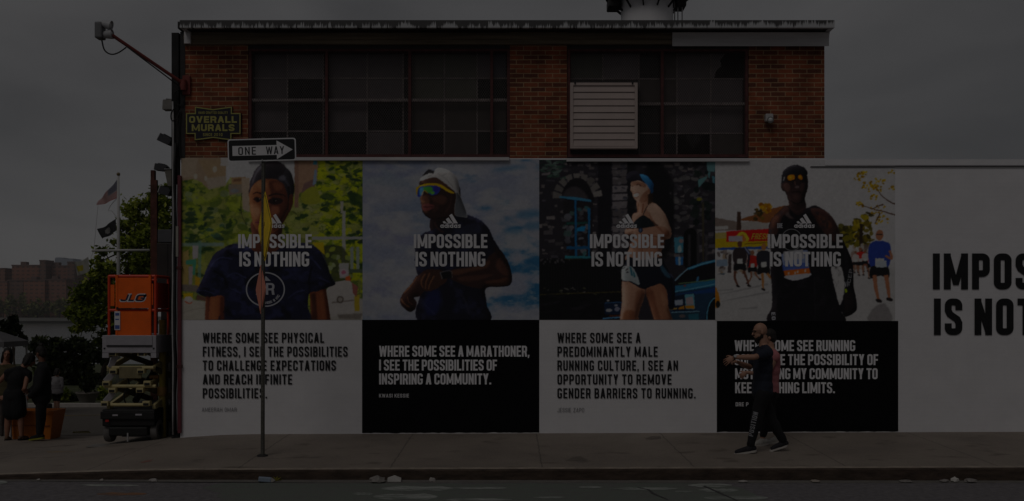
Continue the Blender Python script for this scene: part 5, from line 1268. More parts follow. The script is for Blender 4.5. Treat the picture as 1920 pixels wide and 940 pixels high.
cv.p([(1472, 402), (1478, 398), (1482, 404), (1488, 410), (1480, 410)], (86, 74, 72), 1.2, .7)
cv.q([(1464, 477), (1490, 471), (1514, 469), (1517, 503), (1470, 508)], (116, 128, 168), .4).q([(1468, 472), (1505, 468), (1508, 485), (1470, 490)], (176, 174, 178), 1, .9).q([(1466, 498), (1514, 492), (1516, 503), (1468, 508)], (60, 76, 140), .8, .8)
cv.q([(1469, 508), (1517, 503), (1519, 513), (1472, 519)], (186, 90, 40), .3).p([(1472, 518), (1519, 513), (1512, 521), (1490, 526), (1478, 524)], (182, 180, 186), .4)
for (a, b) in ((1477, 513), (1489, 512), (1494, 510), (1508, 508)): cv.q([(a, b - 2), (a + 3, b - 2.4), (a + 3, b + 2), (a, b + 2.4)], (214, 190, 176), .3)
cv.q([(1583, 529), (1585, 529), (1586, 538), (1584, 538)], (180, 180, 186), .2).q([(1587, 528), (1588.6, 528), (1590, 537), (1588, 537)], (170, 170, 176), .2).q([(1590, 528), (1591.4, 528), (1593, 536), (1591, 536)], (160, 160, 166), .2).q([(1583.5, 542), (1587.5, 542), (1588, 549), (1584, 549)], (150, 180, 40), .2)
m4 = thing('mural', 'painted mural of a man in a black singlet and orange sunglasses', 'mural', (0, 0, 0), 0, 'murals along the painted wall')
A_, F_ = cv.finish()
picture('picture', A_, None, cv, -.004, m4); picture('painted_figure', A_, F_, cv, -.007, m4)
slogan(m4, 1439, 1580, 1443, 1576, M_LWS); logo(m4, 1508)
ring_mb(1484, 450, 19, 20, .012, -.0095).build('shirt_emblem', mat('grey_paint', rgb(120, 120, 124), .6, .1), m4)
letters('shirt_lettering', 'DRE', 1457, 1467, 428, 419, _M['grey_white_paint'], m4, Y=-.0098, w0=.45, t=.16)
tmb = letter_mb('CEP', -.11, .11, -.02, .035, -.0098, .5, .16, .12)
tmb.v = [tuple(Matrix.Rotation(-R(80), 4, 'Y') @ Vector((v[0], 0, v[2])) + Vector((X(1594), v[1], Z(518)))) for v in tmb.v]
tmb.build('sleeve_lettering', _M['grey_paint'], m4)
tmb = letter_mb('E3', -.06, .06, -.03, .03, -.0098, .5, .2, .12)
tmb.v = [tuple(Matrix.Rotation(R(86), 4, 'Y') @ Vector((v[0], 0, v[2])) + Vector((X(1450), v[1], Z(593)))) for v in tmb.v]
tmb.build('shorts_lettering', _M['grey_white_paint'], m4)
letters('banner_lettering', 'FRESH', 1408, 1440, 449, 438, mat('yellow_paint', rgb(206, 160, 50), .6, .1), m4, Y=-.0065, w0=.5, t=.17, skew=.3)
panel(1344, 1684, 602, 807, M_PB, m4, 2)
q4 = ['WHERE SOME SEE RUNNING', 'SOLO, I SEE THE POSSIBILITY OF', 'MOTIVATING MY COMMUNITY TO', 'KEEP PUSHING LIMITS.']
for i, (t_, a_, b_) in enumerate(zip(q4, (1377, 1377, 1378, 1378), (1603, 1646, 1645, 1565))):
    letters('quotation', t_, a_, b_, 658.5 + 26.3 * i, 638 + 26.3 * i, M_LW, m4, w0=.47, t=.168, gap=.07, space=.19)
letters('name_caption', 'DRE P', 1379, 1403, 762, 754.5, M_LWS, m4, w0=.56, t=.18, gap=.14, space=.36)

# ------- large black slogan on the white wall to the right
big = thing('wall_slogan', 'large black slogan painted on the white wall at the right edge', 'lettering', (0, 0, 0))
letters('slogan', 'IMPOSSIBLE', 1748.5, 2112, 543, 475.5, M_LB, big, w0=.47, t=.185, gap=.105)
letters('slogan', 'IS NOTHING', 1750.5, 2080, 628.5, 560, M_LB, big, w0=.47, t=.185, gap=.105, space=.22)
# ------------------------------------------------------------------ things fixed to or standing by the building
def local(t, name, mb, m, shade=None, parent=None):
    o = t.location
    mb.v = [(x - o.x, y - o.y, z - o.z) for x, y, z in mb.v]
    return mb.build(name, m, parent or t, shade)

# one-way sign on its post, with two warning signs seen nearly edge-on
PY = -1.99
gz = ground_z(X(491, PY), PY)
sp_ = thing('sign_post', 'tall weathered steel sign post standing on the sidewalk near the kerb', 'post', (X(492, PY), PY, gz))
M_POST = mat('weathered_post', rgb(84, 82, 76), .7, .3, 9, .3, 60, streak=(1, 1, .3))
mb = MB(); xc = X(492, PY); w = .052
zt = Z(258, PY)
u = [(-w / 2, .018), (-w / 2 + .006, .018), (-w / 2 + .012, -.014), (w / 2 - .012, -.014), (w / 2 - .006, .018), (w / 2, .018), (w / 2 - .008, -.022), (-w / 2 + .008, -.022)]
mb.add([(xc + a, PY + b, gz - .02) for a, b in u] + [(xc + a + .012, PY + b, zt) for a, b in u], [(i, (i + 1) % 8, 8 + (i + 1) % 8, 8 + i) for i in range(8)] + [(0, 1, 2, 7), (2, 3, 6, 7), (3, 4, 5, 6)] + [(15, 10, 9, 8), (15, 14, 11, 10), (14, 13, 12, 11)])
local(sp_, 'post', mb, M_POST)
mb = MB()
for k in range(60):
    z = gz + .1 + k * .07
    if z < zt - .05: mb.lathe([(.0055, -.0235), (.0055, -.0232)], (xc + .003, PY, z), 8, 'y')
local(sp_, 'punched_holes', mb, M_BLACK)
local(sp_, 'base_collar', MB().lathe([(.075, 0), (.07, .02), (.04, .03)], (xc, PY, gz - .004), 16), M_SOOT)

def roll(mb, c, ang):
    m = Matrix.Translation(c) @ Matrix.Rotation(ang, 4, 'Y') @ Matrix.Translation(-Vector(c)); return mb.xf(m)
ow = thing('one_way_sign', 'black and white one way sign with a right-pointing arrow on the post', 'sign', (X(491, PY), PY - .05, Z(281, PY)))
SY = PY - .04
M_SB = mat('sign_black', rgb(24, 24, 27), .45, .1, 6); M_SW = mat('sign_white', rgb(212, 210, 212), .45, .05, 6)
cc = Vector((X(491, SY), SY, Z(281, SY)))
def sgn(name, mb, m): return local(ow, name, roll(mb, cc, -R(1.4)), m)
def rrect(x0, x1, z0, z1, r, n=5):
    return _arc(x0 + r, z0 + r, r, r, 180, 270, n) + _arc(x1 - r, z0 + r, r, r, 270, 360, n) + _arc(x1 - r, z1 - r, r, r, 0, 90, n) + _arc(x0 + r, z1 - r, r, r, 90, 180, n)
sx0, sx1, sz0, sz1 = X(427, SY), X(555, SY), Z(302.5, SY), Z(260, SY)
sgn('plate', MB().prism(rrect(sx0, sx1, sz0, sz1, .035), SY - .002, SY + .002), M_SW)
sgn('face', MB().prism(rrect(sx0 + .016, sx1 - .016, sz0 + .016, sz1 - .016, .026), SY - .0045, SY - .0025), M_SB)
ar = [(436, 291.5), (436, 273), (519, 273), (519, 264.5), (549, 282), (519, 299.5), (519, 291.5)]
sgn('arrow', MB().prism([(X(a, SY), Z(b, SY)) for a, b in ar], SY - .0065, SY - .005), M_SW)
sgn('lettering', letter_mb('ONE', X(447, SY), X(480, SY), Z(290, SY), Z(275.5, SY), SY - .008, .5, .13, .22), M_SB)
sgn('lettering', letter_mb('WAY', X(499, SY), X(533, SY), Z(290, SY), Z(275.5, SY), SY - .008, .5, .13, .16), M_SB)
for b in (262.5, 300): sgn('bolt', MB().lathe([(.009, -.009), (.009, -.002)], (X(491.5, SY), SY, Z(b, SY)), 10, 'y'), M_GALV)

def edge_diamond(name, label, px, py, hpx, wpx, col, Yc, back=None):
    h = hpx / sc_at(Yc) / 2
    t = thing(name, label, 'sign', (X(px, Yc), Yc, Z(py, Yc)))
    ang = math.pi + math.atan2(F_PX, px - 960) + math.asin(min(1, wpx / hpx))      # nearly in line with the street's view
    r_ = h * .10
    P = []
    for k, (dx, dz) in enumerate([(0, -1), (1, 0), (0, 1), (-1, 0)]):
        nx, nz = [(1, 0), (0, 1), (-1, 0), (0, -1)][k]
        P += [(dx * h - (dx * r_) - nx * r_ * 1, dz * h - dz * r_ - nz * r_), (dx * h - dx * r_ * .35, dz * h - dz * r_ * .35), (dx * h - dx * r_ + nx * r_, dz * h - dz * r_ + nz * r_)]
    rot = Matrix.Rotation(ang, 4, 'Z')
    for nm, y0, y1, k, m in (('plate', -.0015, .0015, 1.0, col), ('border', -.004, -.002, .93, back or M_SB), ('face', -.0065, -.0045, .885, col)):
        mb = MB().prism([(a * k, b * k) for a, b in P], y0, y1).xf(rot)
        mb.build(nm, m, t)
    return t
M_YEL = mat('faded_yellow_sign', rgb(248, 208, 24), .5, .16, 9)
M_PNK = mat('faded_red_sign', rgb(220, 140, 118), .55, .14, 9)
d1 = edge_diamond('warning_sign', 'yellow diamond warning sign seen nearly edge-on halfway up the post', 497, 425, 136, 26, M_YEL, PY - .075)
d2 = edge_diamond('warning_sign', 'faded salmon red diamond sign below the yellow one on the post', 489, 543, 96, 19, M_PNK, PY + .06, mat('faded_border', rgb(170, 104, 92), .55, .14, 9))
for t, hh in ((d1, .2),):
    mk = MB()
    for k in range(3): mk.box(-.12 + .05 * k, -.09 + .05 * k, -.0085, -.007, -.05 + .03 * k, .0 + .03 * k)
    mk.xf(Matrix.Rotation(math.pi + math.atan2(F_PX, 497 - 960) + math.asin(26 / 136), 4, 'Z')).build('faded_mark', mat('faded_print', rgb(140, 108, 20), .6, .3, 9), t)

# painted shop plaque of the mural painters
pq = thing('wall_plaque', 'dark shield-shaped plaque with yellow lettering on the left brick pier', 'sign', (X(401), -.03, Z(232)))
M_PQ = mat('plaque_navy', rgb(32, 30, 40), .5, .12, 6); M_PQY = mat('plaque_yellow', rgb(160, 154, 82), .55, .12, 9)
O = [(367, 201), (384, 203.5), (401, 206), (418, 203.5), (436, 201), (436, 213.5), (452.5, 213.5), (452.5, 252), (435, 252), (435, 264), (418, 262), (401, 259.5), (384, 262), (366.5, 264), (366.5, 252), (350, 252), (350, 213.5), (367, 213.5)]
local(pq, 'board', MB().prism([(X(401 + (a - 401) * 1.012), Z(232.5 + (b - 232.5) * 1.02)) for a, b in O], -.035, .002), M_PQ)
mb = MB()
for q in _ribbon([(X(401 + (a - 401) * .975), Z(232.5 + (b - 232.5) * .965)) for a, b in O], .016, True): mb.add([(a, -.037, b) for a, b in q], [(0, 1, 2, 3)])
local(pq, 'border', mb, M_PQY)
for t_, a, b, c_, d, kw in (('HAND CRAFTED QUALITY', 373.5, 428.5, 214.8, 210.2, dict(w0=.62, t=.17, gap=.15, space=.4)), ('OVERALL', 356, 445.5, 231.5, 219, dict(w0=.80, t=.24, gap=.14)),
                            ('MURALS', 361, 441, 247, 234.2, dict(w0=.80, t=.24, gap=.14)), ('SINCE 2010', 382, 418.5, 256.4, 250.8, dict(w0=.6, t=.17, gap=.2, space=.45))):
    local(pq, 'lettering', letter_mb(t_, X(a), X(b), Z(c_), Z(d), -.0385, **kw), M_PQY)

# boom lamp on the corner
bl = thing('boom_lamp', 'twin-headed grey flood lamp on a long red boom angled up from the building corner', 'lamp', (X(346), -.06, Z(160)))
M_RED = mat('faded_red_steel', rgb(118, 56, 50), .7, .25, 9)
A0, A1 = Vector((X(348), -.09, Z(160))), W3(210, 66, -.7)
local(bl, 'boom', MB().tube([A0, A1], .026, 10), M_RED)
local(bl, 'wall_plate', MB().box(X(344), X(358), -.05, -.006, Z(179), Z(143), .006), M_RED)
local(bl, 'hinge', MB().lathe([(.05, -.10), (.05, .06)], (X(347), -.09, Z(160)), 14, 'z').box(X(344), X(352), -.085, -.05, Z(166), Z(154)), M_RED)
ln_ = W3(196, 57, -.7)
local(bl, 'junction_box', MB().box(ln_.x - .12, ln_.x - .01, ln_.y - .08, ln_.y + .09, ln_.z - .13, ln_.z + .11, .02), mat('lamp_back', rgb(104, 104, 106), .5, .2))
for k, (dx, dz) in enumerate(((.03, .08), (.035, -.06))):
    mb = MB().lathe([(.03, -.10), (.045, -.08), (.055, -.02), (.07, .05), (.073, .08), (.066, .08), (.05, .03)], (0, 0, 0), 18, 'x')
    mb.xf(Matrix.Translation(ln_ + Vector((dx, -.02 + .03 * k, dz))) @ Matrix.Rotation(R(14 - 20 * k), 4, 'Y'))
    h_ = local(bl, 'lamp_head', mb, mat('lamp_shell', rgb(168, 168, 170), .45, .1), 40)
    local(bl, 'lens', MB().blob(ln_ + Vector((dx + .055, -.02 + .03 * k, dz)), (.018, .058, .058), 2, 0), mat('lamp_glass', rgb(190, 190, 190), .15, .05), True, h_)
cp = [W3(191, 76, -.7), W3(196, 94, -.68), W3(208, 102, -.66), W3(222, 99, -.62), W3(238, 88, -.6)]
cpt = [Vector(p) for p in _spline([tuple(p) for p in cp], 6, False)] + [W3(270, 112, -.48), W3(310, 142, -.3), W3(336, 162, -.14), W3(342, 180, -.10)]
local(bl, 'cable', MB().tube(cpt, .011, 6), M_CABLE, True)

# floods and boxes on the left side wall
def flood(px, py, w, h, Yc, tilt, label, m, cat='lamp', name='flood_light'):
    t = thing(name, label, cat, (X(px, Yc), Yc, Z(py, Yc)), 0, 'lamps on the side wall')
    W_, H_ = w / sc_at(Yc), h / sc_at(Yc)
    rot = Matrix.Rotation(tilt, 4, 'Y')
    prof = [(-W_ / 2, -H_ / 2), (W_ * .35, -H_ * .42), (W_ / 2, -H_ * .2), (W_ / 2, H_ * .25), (W_ * .3, H_ / 2), (-W_ / 2, H_ * .42)]
    MB().prism(prof, -W_ * .45, W_ * .45).xf(rot).build('housing', m, t)
    MB().box(-W_ / 2 - .012, -W_ / 2 - .002, -W_ * .4, W_ * .4, -H_ * .42, H_ * .36).xf(rot).build('lens', _M['lamp_glass'], t)
    fins = MB()
    for k in range(5): fins.box(-W_ * .25 + k * W_ * .12, -W_ * .22 + k * W_ * .12, -W_ * .4, W_ * .4, H_ * .44, H_ * .56)
    fins.xf(rot).build('cooling_fins', m, t)
    xw = X(330, Yc) - X(px, Yc)
    MB().tube([(0, 0, -H_ * .1), (xw * .6, 0, -H_ * .5), (xw + .1, 0, -H_ * .5)], .016, 8).build('bracket', M_BLACK, t)
    return t
M_DKL = mat('dark_lamp_metal', rgb(60, 60, 64), .5, .2)
flood(319, 198, 21, 20, .35, R(4), 'pale box lamp on the side wall just below the red boom', mat('pale_lamp_metal', rgb(128, 124, 120), .6, .25))
flood(312, 263, 24, 16, .35, R(28), 'dark tilted flood lamp below the pale box lamp', M_DKL)
flood(304, 315, 22, 13, .5, R(10), 'dark flood lamp jutting out level with the top of the murals', M_DKL)
flood(311, 359, 20, 16, .5, R(20), 'lowest dark flood lamp, beneath the grey junction box', M_DKL)
jb = thing('junction_box', 'weathered grey metal box on the side wall between two flood lamps', 'box', (X(327, .4), .4, Z(335, .4)))
MB().prism([(-.12, .11), (.10, .13), (.10, -.13), (-.07, -.13)], -.1, .1).build('cabinet', mat('weathered_grey_box', rgb(116, 112, 104), .7, .25), jb)
MB().box(-.125, .105, -.11, .11, .131, .141).build('lid', M_GALV, jb)

# conduits and corner post on the side wall
cd = thing('conduit_run', 'bundle of dark pipes and cables climbing the left corner of the building', 'pipes', (X(333, .15), .15, -.1))
mb = MB().box(X(327, .15), X(340, .15), .02, .28, -.12, Z(66, .15))
local(cd, 'corner_post', mb, mat('corner_soot', rgb(36, 34, 35), .8, .4, 5, .3, 20))
rnd = random.Random(12)
for k, px in enumerate((325, 329, 334)):
    pts = [Vector((X(px, 0), -.012 - .01 * k, Z(815 - k * 4, 0)))]
    for j in range(1, 14):
        yy = 815 - j * (48 - 6 * k); pts.append(Vector((X(px + rnd.uniform(-1.2, 1.2), 0), -.012 - .01 * k, Z(max(yy, 150), 0))))
    local(cd, 'pipe', MB().tube(pts, (.014, .02, .012)[k], 8), (M_GALV, M_CABLE, M_LAMPG)[k], True)
local(cd, 'cable', MB().tube([Vector(p) for p in _spline([tuple(W3(a, b, -.03)) for a, b in ((342, 165), (330, 172), (325, 182), (330, 194), (340, 198), (345, 190))], 6, False)], .008, 6), M_CABLE, True)
local(cd, 'cable', MB().tube([Vector(p) for p in _spline([tuple(W3(a, b, -.03)) for a, b in ((330, 200), (321, 212), (322, 226), (332, 222), (338, 208), (336, 250), (338, 300))], 6, False)], .008, 6), M_CABLE, True)
dp = thing('downpipe', 'maroon painted downpipe edging the first mural', 'pipe', (X(336, -.01), -.03, -.05))
M_MAR = mat('maroon_paint', rgb(104, 50, 58), .6, .2, 9)
local(dp, 'pipe', MB().box(X(333.5, -.03), X(340, -.03), -.05, -.006, Z(812), Z(330), .006), M_MAR)
local(dp, 'strap', MB().box(X(332, -.03), X(341.5, -.03), -.056, -.004, Z(505), Z(500)).box(X(332, -.03), X(341.5, -.03), -.056, -.004, Z(690), Z(684)), M_RUST)
local(dp, 'patch', MB().box(X(332), X(336.5), -.058, -.051, Z(482), Z(425)), mat('pale_patch', rgb(150, 146, 138), .7, .1))

# electrical cabinets, and a ribbed gate added to darken the gap beside the side wall
ec = thing('electrical_cabinet', 'dark electrical cabinets stacked on a frame beside the building corner', 'cabinet', (X(315, .6), .6, -.1))
local(ec, 'cabinet', MB().box(X(296, .6), X(334, .6), .55, .95, Z(546, .6), Z(456, .6), .01), mat('cabinet_brown', rgb(50, 45, 44), .6, .25))
local(ec, 'cabinet', MB().box(X(297, .6), X(332, .6), .56, .95, Z(455, .6), Z(431, .6), .01), mat('cabinet_grey', rgb(84, 84, 88), .6, .2))
local(ec, 'cabinet', MB().box(X(303, .6), X(333, .6), .56, .9, Z(600, .6), Z(560, .6), .01), mat('cabinet_dark', rgb(60, 56, 53), .6, .3))
local(ec, 'door_seam', MB().box(X(314, .55), X(315, .55), .546, .549, Z(544, .55), Z(458, .55)), M_BLACK)
fr = MB()
for px in (311, 318, 331): fr.tube([(X(px, .75), .75, -.2), (X(px, .75), .75, Z(546, .75) - .01)], .018, 8)
local(ec, 'stand_pipe', fr, M_GALV)
gt = thing('added_dark_gate', 'dark ribbed metal gate added to darken the gap beside the side wall', 'gate', (X(320, 1.2), 1.2, -.2))  # added so that the gap by the corner comes out dark
mb = MB()
for k in range(9):
    a = X(306 + k * 3.2, 1.2); mb.box(a, a + .022, 1.15, 1.25, -.25, Z(600, 1.2))
local(gt, 'ribs', mb, mat('gate_ribs', rgb(82, 80, 78), .6, .3))
local(gt, 'panel', MB().box(X(305, 1.2), X(337, 1.2), 1.26, 1.3, -.3, Z(440, 1.2)), M_SOOT)
local(gt, 'track', MB().box(X(304, 1.2), X(338, 1.2), 1.05, 1.4, -.32, -.2), M_RUSTY)
yb = thing('gas_pipe', 'yellow painted standpipe with a collar beside the scissor lift', 'pipe', (X(305, .4), .4, -.15))
M_YP = mat('yellow_pipe', rgb(150, 132, 60), .6, .25, 8)
local(yb, 'pipe', MB().tube([(X(305, .4), .4, -.15), (X(305, .4), .4, Z(600, .4))], .055, 14), M_YP, 40)
local(yb, 'collar', MB().lathe([(.075, 0), (.08, .01), (.08, .13), (.075, .14)], (X(304, .4), .4, Z(742, .4)), 14), mat('orange_collar', rgb(150, 116, 66), .6, .2), 40)
local(yb, 'valve', MB().lathe([(.03, -.16), (.03, -.02)], (X(300, .4), .4, Z(707, .4)), 10, 'x'), mat('brass_valve', rgb(150, 110, 60), .5, .2))
pp = thing('steel_post', 'rusty square steel post rising behind the scissor lift cage', 'post', (X(290, 1.8), 1.8, -.4))
local(pp, 'post', MB().box(X(284, 1.8), X(291, 1.8), 1.76, 1.84, -.35, Z(320, 1.8)), M_RUSTY)
local(pp, 'sleeve', MB().box(X(286, 1.8), X(298, 1.8), 1.70, 1.755, -.35, Z(339, 1.8)), M_RUSTY)

# small security lamp on the right-hand pier
sl = thing('security_lamp', 'small pale box lamp on the right-hand brick pier', 'lamp', (X(1440), -.05, Z(226)))
MB().box(-.058, .058, -.05, .05, -.03, .085, .012).build('housing', M_GALV, sl)
MB().lathe([(.05, -.10), (.045, -.06), (.03, -.05)], (0, 0, -.02), 16, 'y').build('shade', mat('grey_shade', rgb(110, 108, 108), .5, .2), sl)
MB().blob((.0, -.10, -.02), (.035, .02, .035), 2, 0).build('lens', _M['lamp_glass'], sl, True)
# ------------------------------------------------------------------ the scissor lift, end-on
LY = -.05
lf = thing('scissor_lift', 'orange caged scissor lift with cream folded arms parked by the building corner', 'scissor lift', (X(240, LY), LY, ground_z(X(240, LY), 0)))
lgz = lf.location.z
M_OR = mat('orange_paint', rgb(238, 100, 16), .45, .10, 5); M_ORD = mat('orange_red_paint', rgb(210, 66, 36), .45, .12, 5)
M_CRM = mat('cream_paint', rgb(184, 170, 122), .5, .16, 6); M_CRMD = mat('dark_cream_paint', rgb(120, 110, 80), .6, .25, 6)  # second cream is a darker tone for the opposite arms and the beam
M_DECK = mat('deck_grey', rgb(164, 160, 166), .5, .12, 5); M_CH = mat('chassis_black', rgb(28, 27, 27), .6, .25); M_TYRE = mat('grey_tyre', rgb(104, 100, 98), .9, .2, 12)
M_NAVY = mat('logo_navy', rgb(38, 40, 62), .5, .1)
def lp(name, mb, m, shade=None, parent=None): return local(lf, name, mb, m, shade, parent)
px = lambda p: X(p, LY); pz = lambda p: Z(p, LY)
Y0, Y1 = LY, LY + 1.75
def rail(mb, pts, r=.021):
    for a, b in zip(pts, pts[1:]): mb.tube([a, b], r, 8)
cage = MB()
xl, xr = px(203), px(290)
ztop, zmid, zdk = pz(518), pz(582), pz(629)
for x in (xl, xr):
    for y in (Y0 + .03, Y0 + .6, Y0 + 1.2, Y1 - .03): cage.tube([(x, y, zdk), (x, y, ztop)], .021, 8)
for z in (ztop, zmid):
    cage.tube([(xl, Y0 + .03, z), (xr, Y0 + .03, z)], .022, 8); cage.tube([(xl, Y1 - .03, z), (xr, Y1 - .03, z)], .022, 8)
    for x in (xl, xr): cage.tube([(x, Y0 + .03, z), (x, Y1 - .03, z)], .022, 8)
lp('guard_rail', cage, M_ORD, 40)
gp = MB()
for a in (217, 279): gp.box(px(a), px(a) + .034, Y0 - .012, Y0 + .03, zdk, ztop + .02)
lp('gate_post', gp, M_OR)
up = lp('upper_panel', MB().box(px(217) + .036, px(279) - .002, Y0 - .005, Y0 + .006, pz(578), pz(521), .0), M_OR)
lp('lower_panel', MB().box(px(217) + .036, px(279) - .002, Y0 - .004, Y0 + .006, zdk, pz(584)), M_OR)
lp('side_panel', MB().box(xr - .006, xr + .006, Y0 + .10, Y0 + 1.1, pz(578), pz(530)), M_ORD)
lp('side_panel', MB().box(xl + .03, px(214), Y0 + .01, Y0 + .016, pz(574), pz(534)), M_OR); lp('side_panel', MB().box(px(284), xr - .03, Y0 + .01, Y0 + .016, pz(572), pz(532)), M_OR)
lp('gate_latch', MB().box(px(221), px(277), Y0 - .014, Y0 - .005, pz(580.5), pz(578.2)).box(px(219), px(222), Y0 - .02, Y0 - .005, pz(581), pz(576)), M_CH)
for m_, k, yy, grow in ((M_SW, 0, Y0 - .007, .014), (M_NAVY, 1, Y0 - .0085, 0)):
    mb = MB()
    for ch, a, b in (('J', 225, 238), ('L', 240.5, 250.5), ('G', 253, 270)):
        L_ = letter_mb(ch, px(a) + grow * 0, px(b), pz(565) , pz(552.5), yy - .0003 * ord(ch) / 90, .95, .22, .05, skew=.38)
        if grow:
            c_ = Vector(((px(a) + px(b)) / 2 + .02, yy, (pz(565) + pz(552.5)) / 2)); sx_ = 1 + 2 * grow / (px(b) - px(a)) ; sz_ = 1 + 2 * grow / (pz(552.5) - pz(565))
            L_.v = [(c_.x + (v[0] - c_.x) * sx_, v[1], c_.z + (v[2] - c_.z) * sz_) for v in L_.v]
        mb.add(L_.v, L_.f)
    lp('maker_logo', mb, m_)
lb = MB().box(px(215.5), px(226), Y0 - .018, Y0 - .0125, pz(619), pz(584)); lp('sticker', lb, M_SW)
lp('sticker_print', MB().box(px(216.5), px(225), Y0 - .0205, Y0 - .0185, pz(617), pz(610)).box(px(217), px(224.5), Y0 - .0205, Y0 - .0185, pz(592), pz(587)).box(px(217), px(224), Y0 - .0205, Y0 - .0185, pz(600), pz(598)), mat('sticker_blue', rgb(70, 90, 150), .5, .1))
# deck
lp('deck', MB().box(px(193), px(294), Y0 - .03, Y1, pz(662), pz(629), .008), M_DECK)
lp('deck_tray', MB().box(px(201), px(287), Y0 - .042, Y0 - .031, pz(647), pz(630)), mat('deck_face', rgb(158, 154, 160), .5, .1))
lp('deck_slot', MB().box(px(202), px(287), Y0 - .045, Y0 - .031, pz(650), pz(648)).box(px(196), px(199), Y0 - .036, Y0 - .031, pz(655), pz(652)).box(px(288), px(291), Y0 - .036, Y0 - .031, pz(655), pz(652)), M_CH)
lp('deck_foot', MB().box(px(193), px(205), Y0 - .029, Y0 + .1, pz(671), pz(662)).box(px(284), px(294), Y0 - .029, Y0 + .1, pz(671), pz(662)), M_DECK)
# scissor arms: four levels, arms crossing in depth
zs = [pz(765), pz(728), pz(692), pz(660)]
ya, yb_ = Y0 + .10, Y1 - .15
for i in range(3):
    z0, z1 = zs[i], zs[i + 1]
    for xo, xi in ((198, 213), (284, 270)):
        a, b = (xo, xi) if i % 2 == 0 else (xi, xo)
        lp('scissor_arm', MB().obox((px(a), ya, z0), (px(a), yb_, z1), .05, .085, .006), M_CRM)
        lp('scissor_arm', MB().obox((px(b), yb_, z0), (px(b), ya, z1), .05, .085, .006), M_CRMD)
for i, (za, a, b) in enumerate(((760, 205, 276), (725, 192, 290), (690, 200, 286))):
    lp('cross_tube', MB().tube([(px(a), Y0 + .06, pz(za)), (px(b), Y0 + .06, pz(za))], .028, 10), M_CRM, 40)
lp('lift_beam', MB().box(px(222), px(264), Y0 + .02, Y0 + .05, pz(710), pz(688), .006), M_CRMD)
for (a, b) in ((211, 664), (265, 664), (199, 720), (276, 720), (212, 697), (264, 697), (210, 733), (262, 733), (196, 758), (274, 758)):
    e_ = lp('arm_end', MB().box(px(a) - .055, px(a) + .055, Y0 - .01, Y0 + .09, pz(b) - .03, pz(b) + .045, .004), M_CRM)
    lp('tube_mouth', MB().box(px(a) - .042, px(a) + .042, Y0 - .014, Y0 - .0105, pz(b) - .022, pz(b) + .016), M_CH, None, e_)
for (a, b, c_, d) in ((196, 716, 208, 700), (196, 754, 208, 737), (205, 690, 212, 668)):
    lp('link_plate', MB().obox((px(a), Y0 + .03, pz(b)), (px(c_), Y0 + .1, pz(d)), .02, .09), M_DECK)
lp('lift_cylinder', MB().tube([(px(240), Y0 + .3, pz(755)), (px(240), Y1 - .4, pz(690))], .05, 12), M_CH, 40)
lp('hose', MB().tube([Vector(p) for p in _spline([(px(232), Y0 + .1, pz(760)), (px(228), Y0 + .08, pz(742)), (px(236), Y0 + .12, pz(722)), (px(232), Y0 + .1, pz(700))], 6, False)], .012, 6), M_CABLE, True)
# chassis
lp('chassis', MB().box(px(190), px(289), Y0 + .02, Y1, pz(800), pz(768), .02).box(px(203), px(276), Y0 + .0, Y1, pz(818), pz(801), .02), M_CH)
lp('bumper', MB().box(px(189), px(290), Y0 - .02, Y0 + .018, pz(786), pz(772), .008), M_CH)
lp('bumper_plate', MB().box(px(212), px(222), Y0 - .026, Y0 - .021, pz(780), pz(777)).box(px(255), px(267), Y0 - .026, Y0 - .021, pz(779), pz(776)), M_DECK)
lp('reflector', MB().box(px(199), px(205), Y0 - .028, Y0 - .021, pz(791), pz(787)), mat('red_reflector', rgb(170, 40, 36), .3, .1))
lp('pothole_bar', MB().box(px(214), px(269), Y0 + .3, Y0 + .34, pz(824), pz(819)), M_DECK)
lp('tow_lug', MB().tube([(px(240), Y0 - .01, pz(812)), (px(240), Y0 - .01, pz(828))], .012, 8), M_GALV)
for a in (196, 284):
    for yy in (Y0 + .22, Y1 - .25):
        zc = ground_z(px(a), max(yy, 0)) * .35 + lgz * .65 + .165
        w_ = lp('wheel', MB().lathe([(.10, -.055), (.155, -.05), (.163, -.02), (.163, .02), (.155, .05), (.10, .055)], (px(a), yy, zc), 26, 'x'), M_TYRE, 40)
        lp('hub', MB().lathe([(.09, -.058), (.09, .058)], (px(a), yy, zc), 16, 'x'), M_CH, None, w_)
        lp('axle', MB().tube([(px(a), yy, zc), (px(240), yy, zc)], .03, 8), M_CH)
pl = thing('steel_plate', 'thin steel plate lying under the left wheel of the lift', 'plate', (X(192, -.1), -.15, ground_z(X(192), -.15)))
MB().box(-.17, .17, -.16, .2, .004, .014).xf(Matrix.Rotation(R(4), 4, 'Z')).build('plate', mat('steel_plate', rgb(118, 112, 106), .5, .2), pl)
# ------------------------------------------------------------------ people
def capsule(mb, p0, r0, p1, r1, n=14):
    p0, p1 = Vector(p0), Vector(p1); d = p1 - p0; L = max(d.length, 1e-5); d = d / L
    pts = []; rs = []
    for k in range(4):
        a = math.pi / 2 * (1 - k / 4); pts.append(p0 - d * r0 * math.sin(a)); rs.append(max(r0 * math.cos(a), 1e-4))
    for k in range(4 + 1):
        t = k / 4; pts.append(p0 + d * L * t); rs.append(r0 + (r1 - r0) * t)
    for k in range(1, 5):
        a = math.pi / 2 * k / 4; pts.append(p1 + d * r1 * math.sin(a)); rs.append(max(r1 * math.cos(a), 1e-4))
    return mb.tube(pts, rs, n)
def ellipsoid(mb, c, r, rot=None):
    bm = bmesh.new(); bmesh.ops.create_icosphere(bm, subdivisions=3, radius=1)
    m = Matrix.Translation(Vector(c)) @ (rot or Matrix.Identity(4)) @ Matrix.Diagonal((*r, 1))
    return mb.from_bm(bm, m)
